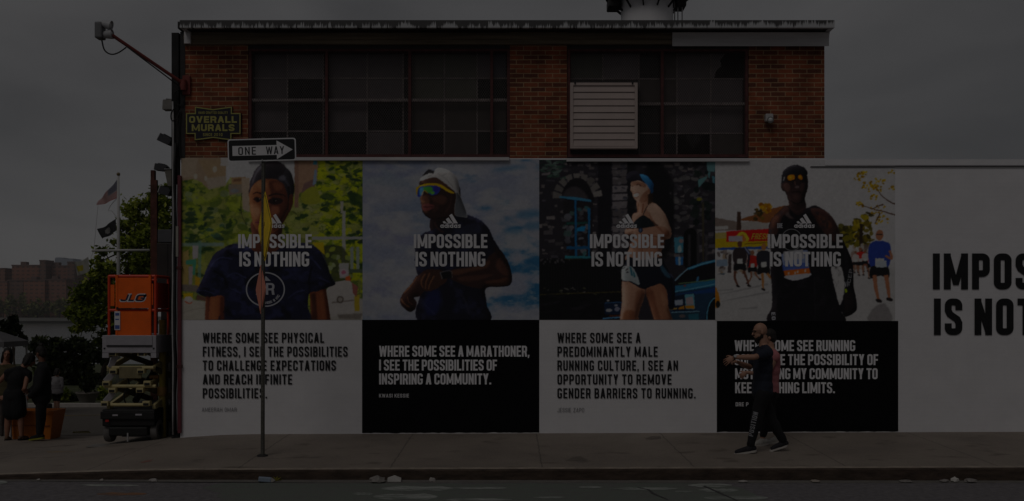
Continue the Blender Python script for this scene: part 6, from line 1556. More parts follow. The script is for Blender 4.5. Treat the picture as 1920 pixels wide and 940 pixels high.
def fuse(mb, name, voxel, smooth_it=4, fac=.5, wrinkle=0.0, wscale=9.0, seed=0, cut=None):
    """one continuous skin grown round overlapping shapes"""
    me = mb.mesh(name)
    o = bpy.data.objects.new(name + '_raw', me); COL.objects.link(o)
    a = o.modifiers.new('r', 'REMESH'); a.mode = 'VOXEL'; a.voxel_size = voxel; a.use_smooth_shade = True
    b = o.modifiers.new('s', 'SMOOTH'); b.factor = fac; b.iterations = smooth_it
    dg = bpy.context.evaluated_depsgraph_get()
    out = bpy.data.meshes.new_from_object(o.evaluated_get(dg)); out.name = name
    bpy.data.objects.remove(o); bpy.data.meshes.remove(me)
    if wrinkle:
        n = len(out.vertices); co = np.empty(n * 3, np.float32); out.vertices.foreach_get('co', co); co = co.reshape(-1, 3)
        nm = np.array([v.normal[:] for v in out.vertices])
        d = np.array([mnoise.noise(Vector((c[0] * wscale, c[1] * wscale, c[2] * wscale * .55 + seed))) + .5 * mnoise.noise(Vector((c[0] * wscale * 2.3, c[1] * wscale * 2.3, c[2] * wscale * 1.5 - seed))) for c in co])
        co += (nm * (d * wrinkle)[:, None]).astype(np.float32); out.vertices.foreach_set('co', co.ravel())
    out.polygons.foreach_set('use_smooth', [True] * len(out.polygons)); out.update()
    return out
def hand(mb, wrist, tip, palm_n, k=1.0, curl=.5, thumb=1):
    """palm, four fingers of unequal length and a thumb; tip = end of the middle finger if straight"""
    w, t = Vector(wrist), Vector(tip); d = (t - w).normalized(); n = Vector(palm_n); n = (n - d * n.dot(d)).normalized(); s = d.cross(n)
    pc = w + d * .05 * k
    rot = Matrix((s, d, n)).transposed().to_4x4()
    ellipsoid(mb, pc, (.040 * k, .052 * k, .017 * k), rot)
    for i, (off, L) in enumerate(((-.034, .066), (-.0115, .078), (.0115, .074), (.033, .058))):
        b = w + d * .088 * k + s * off * k
        a1 = curl * .6; a2 = curl * 1.3
        fan = s * off * 5; d1 = (d * math.cos(a1) - n * math.sin(a1) + fan).normalized(); d2 = (d * math.cos(a2) - n * math.sin(a2) + fan * .6).normalized()
        m = b + d1 * L * .5 * k; e = m + d2 * L * .5 * k
        capsule(mb, b - d * .015 * k, .0088 * k, m, .0080 * k, 8); capsule(mb, m, .0080 * k, e, .0068 * k, 8)
    b = w + d * .03 * k - s * .03 * k * thumb
    m = b + (d * .6 - s * .75 * thumb - n * .25).normalized() * .036 * k; e = m + (d * .9 - s * .25 * thumb - n * .3).normalized() * .032 * k
    capsule(mb, b, .012 * k, m, .010 * k, 8); capsule(mb, m, .010 * k, e, .0085 * k, 8)

SKIN_L = mat('light_skin', rgb(162, 122, 102), .5, .06, 12); SKIN_M = mat('tan_skin', rgb(150, 106, 86), .5, .06, 12); SKIN_D = mat('brown_skin', rgb(112, 76, 60), .5, .06, 12)
HAIR = mat('dark_hair', rgb(30, 25, 23), .6, .3, 40, .4, 120, streak=(1, 1, .25)); BEARD = mat('dark_beard', rgb(36, 26, 22), .85, .3, 60, .6, 200)
def human(label, J, skin, K=1.0, voxel=.009, hands=True, group=None, cut_hands=(0, 0), hcurl=(.5, .5), palm=None):
    """J: joints in world space. Returns (root object carrying the body mesh, J)"""
    mb = MB(); f = Vector(J['face']).normalized(); upv = (Vector(J['head']) - Vector(J['neck'])).normalized()
    side = f.cross(upv).normalized(); up2 = side.cross(f).normalized()
    rot = Matrix((side, f, up2)).transposed().to_4x4(); h = Vector(J['head'])
    at = lambda a, b, c: h + (side * a + f * b + up2 * c) * K
    ellipsoid(mb, at(0, -.012, .02), (.074 * K, .094 * K, .098 * K), rot)
    ellipsoid(mb, at(0, .020, -.045), (.056 * K, .066 * K, .070 * K), rot)
    ellipsoid(mb, at(0, .058, -.092), (.026 * K, .024 * K, .022 * K), rot)
    capsule(mb, at(0, .082, .012), .009 * K, at(0, .104, -.028), .014 * K, 8)
    ellipsoid(mb, at(0, .078, -.058), (.026 * K, .016 * K, .012 * K), rot)
    ellipsoid(mb, at(0, .076, .026), (.046 * K, .016 * K, .010 * K), rot)
    for s_ in (-1, 1): ellipsoid(mb, at(.074 * s_, -.006, -.012), (.012 * K, .020 * K, .032 * K), rot)
    n0 = Vector(J['neck']); capsule(mb, n0, .062 * K, at(0, -.02, -.05), .052 * K)
    sl_, sr_ = Vector(J['sh'][0]), Vector(J['sh'][1]); hl, hr = Vector(J['hip'][0]), Vector(J['hip'][1])
    sm, hm = (sl_ + sr_) / 2, (hl + hr) / 2
    capsule(mb, sl_, .058 * K, n0, .06 * K); capsule(mb, sr_, .058 * K, n0, .06 * K)
    ax = (sl_ - sr_).normalized(); spine = (sm - hm).normalized(); fw = ax.cross(spine).normalized()
    bm_ = Matrix((ax, fw, spine)).transposed().to_4x4(); wch = (sl_ - sr_).length / 2
    ellipsoid(mb, sm - spine * .12 * K, (max(wch * .86, .13 * K), .105 * K, .20 * K), bm_)
    ellipsoid(mb, hm + (sm - hm) * .42, (.130 * K, .095 * K, .17 * K), bm_)
    ellipsoid(mb, hm, (.150 * K, .11 * K, .12 * K), bm_)
    for i in (0, 1):
        S, E, Wr, T = [Vector(J[q][i]) for q in ('sh', 'el', 'wr', 'ha')]
        capsule(mb, S, .052 * K, E, .037 * K); capsule(mb, E, .039 * K, E + (Wr - E) * .4, .039 * K); capsule(mb, E + (Wr - E) * .4, .039 * K, Wr, .025 * K)
        if hands: hand(mb, Wr, T, (palm or {}).get(i, (0, -1, .2)), K, hcurl[i], 1 if i else -1)
        else: ellipsoid(mb, (Wr + T) / 2, (.03 * K, .03 * K, .06 * K))
        H, Kn, An, To = [Vector(J[q][i]) for q in ('hip', 'kn', 'an', 'to')]
        capsule(mb, H, .088 * K, Kn, .056 * K); capsule(mb, Kn, .056 * K, Kn + (An - Kn) * .35, .056 * K); capsule(mb, Kn + (An - Kn) * .35, .056 * K, An, .036 * K)
        capsule(mb, An + Vector((0, 0, -.045 * K)), .036 * K, To, .028 * K)
    me = fuse(mb, 'person', voxel, 2 if voxel < .006 else 3)
    o = link_mesh('person', me, skin); tag(o, label, 'person', group)
    o['_k'] = K; del o['_k']
    return o, dict(at=at, rot=rot, f=f, side=side, up=up2, sm=sm, hm=hm, bm=bm_, spine=spine, fw=fw, wch=wch, n0=n0, h=h)
def shirt(o, J, G, m, K=1.0, sleeve=.55, hem=.16, voxel=.011, fat=.014, name='shirt', wr=.006, seed=1, long=False, loose=0.0):
    mb = MB(); sl_, sr_ = Vector(J['sh'][0]), Vector(J['sh'][1])
    for s_ in (sl_, sr_): capsule(mb, s_, (.062 + fat) * K, G['n0'] - G['spine'] * .02, (.062 + fat * .5) * K)
    ellipsoid(mb, G['sm'] - G['spine'] * .12 * K, (max(G['wch'] * .86, .13 * K) + fat, (.108 + fat), .205 * K), G['bm'])
    ellipsoid(mb, G['hm'] + (G['sm'] - G['hm']) * .42, ((.137 + fat + loose), (.103 + fat + loose), .18 * K), G['bm'])
    for q_, w_, d_ in ((.18, .146, .110), (.62, .150, .106)): ellipsoid(mb, G['hm'] + (G['sm'] - G['hm']) * q_, (w_ + fat + loose, d_ + fat + loose, .17 * K), G['bm'])
    ellipsoid(mb, G['hm'] + G['spine'] * .03, ((.152 + fat + loose), (.116 + fat + loose), hem * K), G['bm'])
    for i in (0, 1):
        S, E, Wr = [Vector(J[q][i]) for q in ('sh', 'el', 'wr')]
        q = E if long else S + (E - S) * sleeve
        capsule(mb, S, (.060 + fat) * K, q, (.046 + fat) * K if long else (.056 + fat) * K)
        if long: capsule(mb, E, (.044 + fat) * K, E + (Wr - E) * .92, (.032 + fat) * K)
    return link_mesh(name, fuse(mb, name, voxel, 4, .5, wr, 11, seed), m, o)
def trousers(o, J, G, m, K=1.0, end=1.0, voxel=.011, fat=.012, name='trousers', wr=.006, seed=2, cuff=0.0):
    mb = MB(); ellipsoid(mb, G['hm'], (.155 + fat, .118 + fat, .125 * K), G['bm'])
    for i in (0, 1):
        H, Kn, An = [Vector(J[q][i]) for q in ('hip', 'kn', 'an')]
        if end <= .5: capsule(mb, H, (.092 + fat) * K, H + (Kn - H) * end * 2, (.075 + fat) * K)
        else:
            capsule(mb, H, (.092 + fat) * K, Kn, (.062 + fat) * K); e = Kn + (An - Kn) * (end - .5) * 2
            capsule(mb, Kn, (.062 + fat) * K, e, (.044 + fat + cuff) * K)
    return link_mesh(name, fuse(mb, name, voxel, 4, .5, wr, 12, seed), m, o)
def shoe(o, An, To, m, msole, K=1.0, voxel=.008, up=(0, 0, 1)):
    An, To = Vector(An), Vector(To); d = (To - An); d = Vector((d.x, d.y, d.z)); U = Vector(up)
    base = An - U * .062 * K; fl = (To - U * .0) - base; L = fl.length; fl.normalize(); sd = fl.cross(U).normalized()
    mb = MB(); heel = base - fl * .045 * K
    capsule(mb, heel + U * .02 * K, .040 * K, To + U * .002, .035 * K); capsule(mb, An - U * .02 * K, .046 * K, An - U * .055 * K + fl * .03, .046 * K); capsule(mb, An - U * .035 * K, .044 * K, To + U * .008, .031 * K)
    s = link_mesh('shoe', fuse(mb, 'shoe', voxel, 2), m, o)
    so = MB(); n = 18; r0, r1 = .040 * K, .045 * K
    ring = []
    for k in range(n):
        a = 2 * math.pi * k / n; c, si = math.cos(a), math.sin(a)
        cen = To if c > 0 else heel
        ring.append(cen + fl * (r1 if c > 0 else r0) * c + sd * r1 * si)
    lo = -.034 * K; hi = -.008 * K
    so.add([p + U * lo for p in ring] + [p + U * hi for p in ring], [tuple(range(n - 1, -1, -1)), tuple(range(n, 2 * n))] + [(k, (k + 1) % n, n + (k + 1) % n, n + k) for k in range(n)])
    so.build('sole', msole, s)
    return s
def hair_cap(o, G, m, K=1.0, length=0.0, bun=None, name='hair', voxel=.009):
    mb = MB(); at = G['at']
    ellipsoid(mb, at(0, -.022, .030), (.083 * K, .096 * K, .102 * K), G['rot']); ellipsoid(mb, at(0, -.055, -.02), (.078 * K, .065 * K, .08 * K), G['rot'])
    if length:
        for s_ in (-1, 0, 1): capsule(mb, at(.055 * s_, -.05, 0), .045 * K, at(.07 * s_, -.06, -.08 - length), .035 * K)
        for s_ in (-1, 1): capsule(mb, at(.075 * s_, .0, .02), .022 * K, at(.085 * s_, .0, -.06 - length * .8), .02 * K)
    if bun: ellipsoid(mb, at(*bun), (.042 * K, .042 * K, .042 * K))
    return link_mesh(name, fuse(mb, name, voxel, 2, .5, .004, 40, 3), m, o)
def eyes(o, G, K=1.0):
    for s_ in (-1, 1):
        mb = MB(); ellipsoid(mb, G['at'](.031 * s_, .071, .008), (.013 * K, .008 * K, .007 * K), G['rot']); mb.build('eye', mat('eye_dark', rgb(40, 34, 32), .2, .1), o, True)

# --- the man walking left in front of the fourth mural
MY = -1.8
def j(px_, py_, dy=0.0): p = W3(px_, py_, MY); return (p.x, p.y + dy, p.z)
gm = ground_z(X(1420, MY), MY)
J = dict(head=j(1424.5, 622), face=(-1, -.12, -.10), neck=j(1432, 650), sh=[j(1434, 661, -.17), j(1428, 661, .17)], el=[j(1403, 668, -.33), j(1412, 690, .20)], wr=[j(1369, 669, -.22), j(1384, 680, -.02)],
         ha=[j(1347, 682, -.17), j(1366, 673, -.15)], hip=[j(1428, 738, -.085), j(1430, 738, .085)], kn=[j(1415, 785, -.09), j(1448, 786, .08)], an=[j(1404, 834, -.09), j(1472, 829, .08)],
         to=[j(1379, 846.5, -.10), j(1452, 843, .08)])
SKIN_W = SKIN_L
man, G = human('bald bearded man in a navy t-shirt walking left and adjusting his wristwatch', J, SKIN_L, 1.0, .0052, palm={0: (.3, -1, .6), 1: (0, .3, 1)}, hcurl=(.4, 1.0))
M_NVY = mat('navy_cotton', rgb(33, 37, 50), .85, .12, 12, .3, 140); M_BLK = mat('black_cotton', rgb(23, 22, 25), .85, .15, 12, .3, 140)
shirt(man, J, G, M_NVY, 1.0, .62, .155, wr=.008, loose=.01)
trs = trousers(man, J, G, M_BLK, 1.0, .97, wr=.009, cuff=.002)
M_SOLE = mat('white_rubber', rgb(178, 172, 166), .7, .08); M_SHOE = mat('dark_canvas', rgb(32, 30, 36), .8, .2, 20)
shoe(man, J['an'][0], J['to'][0], M_SHOE, M_SOLE)
shoe(man, J['an'][1], J['to'][1], M_SHOE, M_SOLE, up=Vector((.28, 0, 1)).normalized())
mb = MB(); at = G['at']
for a, b, c, r in ((0, .052, -.10, .034), (.03, .035, -.085, .03), (-.03, .035, -.085, .03), (0, .05, -.135, .026), (.05, .0, -.065, .024), (-.05, .0, -.065, .024), (.06, -.012, -.03, .016), (-.06, -.012, -.03, .016)):
    ellipsoid(mb, at(a, b, c), (r, r, r * 1.15), G['rot'])
ellipsoid(mb, at(0, .088, -.046), (.030, .010, .007), G['rot'])
link_mesh('beard', fuse(mb, 'beard', .007, 2, .5, .004, 50, 5), BEARD, man)
eyes(man, G)
gl_ = MB()
for s_ in (-1, 1):
    c_ = at(.034 * s_, .094, .008)
    gl_.tube([c_ + (G['side'] * math.cos(a) * .025 + G['up'] * math.sin(a) * .019) for a in [2 * math.pi * k / 16 for k in range(17)]], .0028, 6)
    gl_.tube([at(.058 * s_, .09, .012), at(.078 * s_, .04, .014), at(.080 * s_, -.01, .008)], .0028, 6)
gl_.tube([at(-.010, .098, .012), at(.010, .098, .012)], .0028, 6)
gl_.build('glasses', M_BLACK, man, True)
wd = (Vector(J['ha'][0]) - Vector(J['wr'][0])).normalized()
wb = MB(); wr_ = Vector(J['wr'][0]); m_ = wd.to_track_quat('Z', 'Y').to_matrix().to_4x4(); m_.translation = wr_ - wd * .012
wb.lathe([(.028, -.012), (.033, -.010), (.033, .010), (.028, .012)], (0, 0, 0), 20).xf(m_)
wt = wb.build('watch', M_BLACK, man, 40)
MB().lathe([(.02, 0), (.02, .010), (.016, .012)], (0, 0, 0), 18).xf(Matrix.Translation(wr_ - wd * .012 + Vector((0, -.032, .012))) @ Matrix.Rotation(R(80), 4, 'X')).build('dial', M_GALV, wt)
# lettering up the shin of the near leg
kn, an_ = Vector(J['kn'][0]), Vector(J['an'][0])
def shin_text():
    ax_ = (an_ - kn).normalized(); side_n = Vector((-.55, -.83, 0)); side_n = (side_n - ax_ * side_n.dot(ax_)).normalized(); across = ax_.cross(side_n)
    mb = MB(); L_ = letter_mb('POSITION', 0, .33, 0, .062, 0, .45, .15, .14)
    for v in L_.v:
        t = v[0]; base_ = kn + ax_ * (.335 - t - .10)
        ang = (v[2] - .03) / .075
        frac = min(max(((base_ - kn).dot(ax_)) / (an_ - kn).length, -.3), 1); rr = .078 - .018 * max(frac, 0) + .010
        dirv = side_n * math.cos(ang) + across * math.sin(ang)
        mb.v.append(tuple(base_ + dirv * rr))
    mb.f = list(L_.f); mb.mi = [0] * len(mb.f)
    return mb
shin_text().build('lettering', mat('printed_white', rgb(140, 140, 144), .7, .1), trs)

# --- second person half hidden behind him
NY = -1.15
def j2(px_, py_, dy=0.0): p = W3(px_ + 3, py_, NY); return (p.x, p.y + dy, p.z)
J = dict(head=j2(1438, 632), face=(-1, .1, -.05), neck=j2(1442, 655), sh=[j2(1446, 668, -.16), j2(1442, 668, .16)], el=[j2(1428, 703, -.2), j2(1446, 704, .2)], wr=[j2(1392, 697, -.16), j2(1438, 732, .2)],
         ha=[j2(1371, 712, -.14), j2(1436, 745, .2)], hip=[j2(1440, 738, -.08), j2(1440, 738, .08)], kn=[j2(1432, 780, -.08), j2(1446, 782, .08)], an=[j2(1424, 822, -.08), j2(1458, 819, .08)], to=[j2(1404, 834, -.08), j2(1440, 831, .08)])
p2, G = human('person in a pink sleeveless top walking half hidden behind the bearded man', J, SKIN_L, .92, .008, hcurl=(1.1, .8))
M_PINK = mat('pink_cotton', rgb(172, 108, 112), .85, .1, 12, .2, 120)
shirt(p2, J, G, M_PINK, .92, .1, .15, wr=.007, seed=7)
trousers(p2, J, G, M_BLK, .92, .9, seed=9)
hair_cap(p2, G, HAIR, .92)
M_WSH = mat('white_sneaker', rgb(170, 166, 160), .7, .1)
shoe(p2, J['an'][0], J['to'][0], M_WSH, M_SOLE, .98); shoe(p2, J['an'][1], J['to'][1], M_WSH, M_SOLE, .98)
eyes(p2, G, .92)

# --- the group at the left edge
def stand(PYc, feet_px, foot_py, head, lean, K, face, arms, twist=0.0):
    pass
def jj(Yc): return lambda a, b, dy=0.0: (lambda p: (p.x, p.y + dy, p.z))(W3(a, b, Yc))
GRP = 'people gathered at the corner'
M_DRS = mat('black_dress_cloth', rgb(19, 18, 20), .85, .15, 12, .2, 120)
# A: black dress, back to us
q = jj(1.6)
J = dict(head=q(50, 676, .12), face=(.75, .6, -.45), neck=q(38, 693, .05), sh=[q(50, 701, .05), q(15, 699, .0)], el=[q(49, 728, -.05), q(0, 716, -.02)], wr=[q(38, 738, .05), q(-16, 704, .12)], ha=[q(30, 734, .12), q(-26, 696, .2)],
         hip=[q(36, 745), q(18, 745)], kn=[q(39, 785), q(15, 785)], an=[q(40, 817), q(13, 818)], to=[q(44, 823, .13), q(10, 824, .13)])
pa, G = human('woman in a short black dress standing with her back to the street', J, SKIN_M, .93, .008, group=GRP, palm={0: (0, 1, 0), 1: (0, 1, 0)})
mb = MB(); sl_, sr_ = Vector(J['sh'][0]), Vector(J['sh'][1])
for s_ in (sl_, sr_): capsule(mb, s_, .068, G['n0'], .066); capsule(mb, s_, .066, s_ + Vector((0, 0, -.10)), .062)
ellipsoid(mb, G['sm'] - G['spine'] * .12, (G['wch'] * .86 + .014, .122, .19), G['bm']); ellipsoid(mb, G['hm'] + (G['sm'] - G['hm']) * .42, (.142, .112, .17), G['bm']); ellipsoid(mb, G['hm'], (.175, .14, .13), G['bm'])
capsule(mb, G['hm'] + Vector((-.05, 0, .05)), .13, G['hm'] + Vector((-.06, 0, -.25)), .14); capsule(mb, G['hm'] + Vector((.05, 0, .05)), .13, G['hm'] + Vector((.06, 0, -.25)), .14)
link_mesh('dress', fuse(mb, 'dress', .011, 4, .5, .007, 9, 2), M_DRS, pa)
hair_cap(pa, G, HAIR, .95, .02); eyes(pa, G)
for i in (0, 1): shoe(pa, J['an'][i], J['to'][i], mat('tan_sandal', rgb(96, 72, 56), .7, .2), M_BLK, .8)
# B: face turned to us, long dark hair
q = jj(2.5)
J = dict(head=q(14, 664), face=(.35, -1, -.08), neck=q(11, 684), sh=[q(25, 692, .02), q(-6, 692, .02)], el=[q(29, 722, .03), q(-12, 722, .0)], wr=[q(20, 742, -.10), q(-6, 742, -.12)], ha=[q(10, 745, -.18), q(4, 745, -.18)],
         hip=[q(18, 742), q(2, 742)], kn=[q(19, 780), q(1, 780)], an=[q(19, 817), q(1, 817)], to=[q(20, 822, -.13), q(0, 822, -.13)])
pb, G = human('woman with shoulder-length dark hair looking back over the one in the black dress', J, SKIN_M, .93, .009, group=GRP)
shirt(pb, J, G, mat('olive_cotton', rgb(74, 66, 44), .85, .1, 12), .93, .6, .15); trousers(pb, J, G, mat('grey_trousers', rgb(92, 86, 84), .85, .12, 12), .93, .96)
hair_cap(pb, G, HAIR, .95, .09); eyes(pb, G)
for i in (0, 1): shoe(pb, J['an'][i], J['to'][i], M_WSH, M_SOLE, .9)
# C: all in black with a bun
q = jj(1.5)
J = dict(head=q(76, 662), face=(-.95, .35, -.25), neck=q(79, 681), sh=[q(88, 692, -.12), q(72, 691, .13)], el=[q(84, 726, -.22), q(62, 722, .2)], wr=[q(66, 742, -.18), q(50, 735, .12)], ha=[q(54, 747, -.12), q(40, 733, .06)],
         hip=[q(82, 746, -.06), q(74, 746, .06)], kn=[q(78, 784, -.06), q(75, 784, .06)], an=[q(77, 813, -.06), q(72, 815, .06)], to=[q(62, 821.5, -.06), q(58, 822, .06)])
pc, G = human('woman all in black with her hair in a high bun, bending towards the group', J, SKIN_D, .95, .008, group=GRP, hcurl=(.8, .8))
shirt(pc, J, G, M_BLK, .97, 1, .19, long=True, wr=.008, fat=.022, loose=.02, seed=4, name='jacket'); trousers(pc, J, G, M_BLK, .95, .98, seed=3)
hair_cap(pc, G, HAIR, .95, 0, (0, -.055, .135)); eyes(pc, G)
for i in (0, 1): shoe(pc, J['an'][i], J['to'][i], M_BLK, mat('lime_sole', rgb(140, 136, 46), .6, .1), .92)
# D: child further off in a grey hoodie
q = jj(11)
J = dict(head=q(108, 697), face=(.5, .8, -.2), neck=q(107, 707), sh=[q(114, 711, .03), q(98, 711, -.03)], el=[q(116, 725, 0), q(94, 726, -.1)], wr=[q(112, 738, 0), q(88, 742, -.12)], ha=[q(110, 744, 0), q(84, 750, -.12)],
         hip=[q(110, 738), q(102, 738)], kn=[q(109, 757), q(104, 757)], an=[q(109, 772), q(104, 772)], to=[q(111, 776, .08), q(106, 776, .08)])
pd, G = human('child in a grey hooded top and black shorts further down the street', J, SKIN_L, .72, .01, hands=False, group=GRP)
shirt(pd, J, G, mat('grey_fleece', rgb(124, 120, 122), .9, .1, 12), .72, 1, .15, long=True, fat=.02, name='hoodie'); trousers(pd, J, G, M_BLK, .72, .3, name='shorts'); hair_cap(pd, G, HAIR, .74, .04)
for i in (0, 1): shoe(pd, J['an'][i], J['to'][i], M_WSH, M_SOLE, .7)
bg = thing('handbag', 'black bag hanging from the hand of the child in grey', 'bag', W3(90, 760, 10.9))
MB().box(-.10, .10, -.05, .05, -.22, .05, .03).build('pouch', M_BLK, bg, 40)
MB().tube([Vector(p) for p in _spline([(-.07, 0, .05), (-.05, 0, .13), (-.02, 0, .17), (.02, 0, .13), (.05, 0, .05)], 5, False)], .008, 6).build('strap', M_BLK, bg, True)
HAZE = 0.00022
# ------------------------------------------------------------------ left background: bin, planter, trees, flags, river, far shore
bx = thing('orange_bin', 'open orange plastic tub on the pavement between the group\'s legs', 'tub', (X(64, 2.0), 2.0, ground_z(X(64, 2), 2)))
M_ORP = mat('orange_plastic', rgb(188, 108, 34), .45, .08, 4)
def tub():
    mb = MB(); o = bx.location
    x0, x1, x0t, x1t = X(27, 1.9) - o.x, X(97, 1.9) - o.x, X(24, 1.9) - o.x, X(105, 1.9) - o.x
    h_ = .50; lo = [(x0, -.16), (x1, -.16), (x1 + .0, .22), (x0, .22)]; hi = [(x0t, -.20), (x1t, -.20), (x1t, .28), (x0t, .28)]
    n = 4; e = .022
    def off(P, k): cx_ = sum(p[0] for p in P) / 4; cy_ = sum(p[1] for p in P) / 4; return [(p[0] - math.copysign(k, p[0] - cx_), p[1] - math.copysign(k, p[1] - cy_)) for p in P]
    li, hi_i = off(lo, e), off(hi, e)
    v = [(a, b, .0) for a, b in lo] + [(a, b, h_) for a, b in hi] + [(a, b, .03) for a, b in li] + [(a, b, h_) for a, b in hi_i]
    f = [(0, 1, 2, 3), (8, 9, 10, 11)] + [(i, (i + 1) % 4, 4 + (i + 1) % 4, 4 + i) for i in range(4)] + [(4 + i, 4 + (i + 1) % 4, 12 + (i + 1) % 4, 12 + i) for i in range(4)] + [(8 + i, 12 + i, 12 + (i + 1) % 4, 8 + (i + 1) % 4) for i in range(4)]
    mb.add(v, f); return mb
tub().build('tub', M_ORP, bx)
o = bx.location
MB().box(X(24, 1.9) - o.x - .01, X(105, 1.9) - o.x + .01, -.215, -.203, .45, .50, .004).build('rim', M_ORP, bx)
MB().box(X(27, 1.9) - o.x, X(97, 1.9) - o.x, -.195, -.185, .235, .255).build('rib', mat('dark_orange_rib', rgb(150, 80, 26), .5, .1), bx)  # rib in a darker orange than the tub
MB().tube([(X(22, 1.8) - o.x, -.24, 0), (X(22, 1.8) - o.x, -.24, .44)], .022, 8).build('handle_bar', M_GALV, bx)

def decal2(name, pts, m, dz=.006): 
    mb = MB(); mb.add([(x, y, ground_z(-9, y) + .004 + dz) for x, y in pts], [tuple(range(len(pts)))]); return tag(mb.build(name, m), kind='structure')
M_YL = worn_mat('yellow_road_line', rgb(150, 124, 52), rgb(100, 94, 84), .55, 4)
decal2('yellow_line', [(X(100, 8.6), 8.6), (X(340, 9.6), 9.6), (X(340, 9.75), 9.75), (X(100, 8.75), 8.75)], M_YL)
kb = MB().box(-40, -4, 13.0, 13.25, -.9, -.70); tag(kb.build('far_kerb', mat('pale_kerb', rgb(168, 162, 156), .8, .15)), kind='structure')

# planter bowl with a conical shrub
PT = 14.2; gz_ = -.80
pn = thing('planter_bowl', 'big round concrete planter bowl across the side street', 'planter', (X(164, PT), PT, gz_))
k_ = 1 / sc_at(PT); r1_, r0_ = 21 * k_, 12 * k_; hh = Z(735, PT) - gz_
MB().lathe([(r0_, 0), (r0_ * 1.1, .04), (r1_ * .96, hh - .05), (r1_, hh - .04), (r1_, hh), (r1_ * .88, hh), (r1_ * .84, hh - .06)], (0, 0, 0), 32).build('bowl', mat('planter_concrete', rgb(122, 116, 110), .85, .15, 4, .3, 30), pn, 40)
MB().lathe([(r1_ * .84, hh - .07), (.02, hh - .05)], (0, 0, 0), 24).build('soil', mat('soil', rgb(50, 42, 34), .95, .3), pn)

LEAF = [mat('leaf_dark', rgb(88, 102, 32), .6, .25, .8), mat('leaf_mid', rgb(138, 152, 44), .6, .25, .8), mat('leaf_light', rgb(188, 194, 84), .6, .25, .8)]
LEAFD = [mat('leaf_deep', rgb(40, 46, 28), .6, .25, .8), mat('leaf_deep_mid', rgb(54, 62, 34), .6, .25, .8), mat('leaf_deep_light', rgb(80, 90, 46), .6, .2, .8)]
LEAFF = [mat('leaf_far', rgb(92, 96, 50), .7, .2, .1), mat('leaf_far_mid', rgb(112, 114, 58), .7, .2, .1), mat('leaf_far_light', rgb(130, 132, 70), .7, .2, .1)]
for m in LEAF + LEAFD:      # leaves let some light through
    n, l = m.node_tree.nodes, m.node_tree.links; b = n['Principled BSDF']
    tr_ = n.new('ShaderNodeBsdfTranslucent'); l.new(b.inputs['Base Color'].links[0].from_socket, tr_.inputs['Color'])
    mx = n.new('ShaderNodeMixShader'); mx.inputs[0].default_value = .45; l.new(b.outputs[0], mx.inputs[1]); l.new(tr_.outputs[0], mx.inputs[2])
    l.new(mx.outputs[0], n['Material Output'].inputs['Surface'])
BARK = mat('bark', rgb(58, 48, 40), .9, .3, 6, .5, 20)
def leaves(clumps, n, size, seed, weights=(.42, .4, .18)):
    """leaf-sized faces through clumps (x, y, z, rx, ry, rz); lighter leaf kinds mixed clump by clump"""
    r = np.random.RandomState(seed); mb = MB(); vol = np.array([c[3] * c[4] * c[5] for c in clumps]) ** .72; vol /= vol.sum()
    V = []; Fc = []; MI = []
    for ci, c in enumerate(clumps):
        m = max(12, int(n * vol[ci])); sub = r.normal(size=(max(4, m // 34), 3)); sub /= np.linalg.norm(sub, axis=1, keepdims=True); sub *= (r.rand(len(sub), 1) ** .38)
        tint = r.dirichlet(np.array(weights) * 6)
        for k in range(m):
            s_ = sub[r.randint(len(sub))] + r.normal(size=3) * (.15 if r.rand() < .75 else .30)
            p = np.array([c[0] + s_[0] * c[3], c[1] + s_[1] * c[4], c[2] + s_[2] * c[5]])
            a = r.normal(size=3); a /= np.linalg.norm(a); b = np.cross(a, r.normal(size=3)); b /= np.linalg.norm(b); b[2] *= .6
            L = size * r.uniform(.6, 1.4); i0 = len(V)
            V += [p - a * L * .5, p + b * L * .32, p + a * L * .6, p - b * L * .32]
            Fc.append((i0, i0 + 1, i0 + 2, i0 + 3)); MI.append(int(r.choice(3, p=tint)))
    mb.v = [tuple(v) for v in V]; mb.f = Fc; mb.mi = MI
    return mb
def tree(name, label, base_px, base_py, Yc, blobs, n, size, seed, mats, trunk_px=None, tr=.12, group=None, cat='tree', depth=1.0, base_z=None, weights=(.42, .4, .18)):
    s_ = sc_at(Yc); b0 = Vector((X(base_px, Yc), Yc, base_z if base_z is not None else Z(base_py, Yc)))
    t = thing(name, label, cat, b0, 0, group); rnd = random.Random(seed); cl = []
    for (a, b, rx, ry) in blobs:
        c = W3(a, b, Yc) - b0; rr = rx / s_
        cl.append((c.x, rnd.uniform(-.6, .6) * rr * depth, c.z, rr, rr * .9 * depth, ry / s_))
    lm = leaves(cl, n, size, seed, weights); me = lm.mesh('crown'); 
    link_mesh('crown', me, mats, t)
    tm = MB()
    if trunk_px:
        pts = [W3(a, b, Yc) - b0 for a, b in trunk_px]; tm.tube(pts, [tr * (1 - .6 * i / (len(pts) - 1)) for i in range(len(pts))], 10); top = pts[-1]; mid = pts[len(pts) // 2]
    else:
        top = Vector((0, 0, max(c[2] for c in cl) * .6)); mid = top * .6; tm.tube([(0, 0, -.05), mid, top], [tr, tr * .75, tr * .5], 8)
    for c in cl[:14]:
        st_ = mid.lerp(top, rnd.random()); e_ = Vector(c[:3]); m2_ = st_.lerp(e_, .5) + Vector((rnd.uniform(-.1, .1), rnd.uniform(-.1, .1), .1)) * (c[3])
        tm.tube([st_, m2_, e_], [tr * .4, tr * .25, tr * .08], 6)
    tm.build('trunk', BARK, t, True)
    return t
tree('shrub', 'dark conical shrub growing in the concrete planter bowl', 167, 737, PT, [(167, 722, 15, 14), (168, 705, 11, 13), (168, 690, 6, 10)], 900, .10, 3, LEAFD, None, .02, cat='shrub')
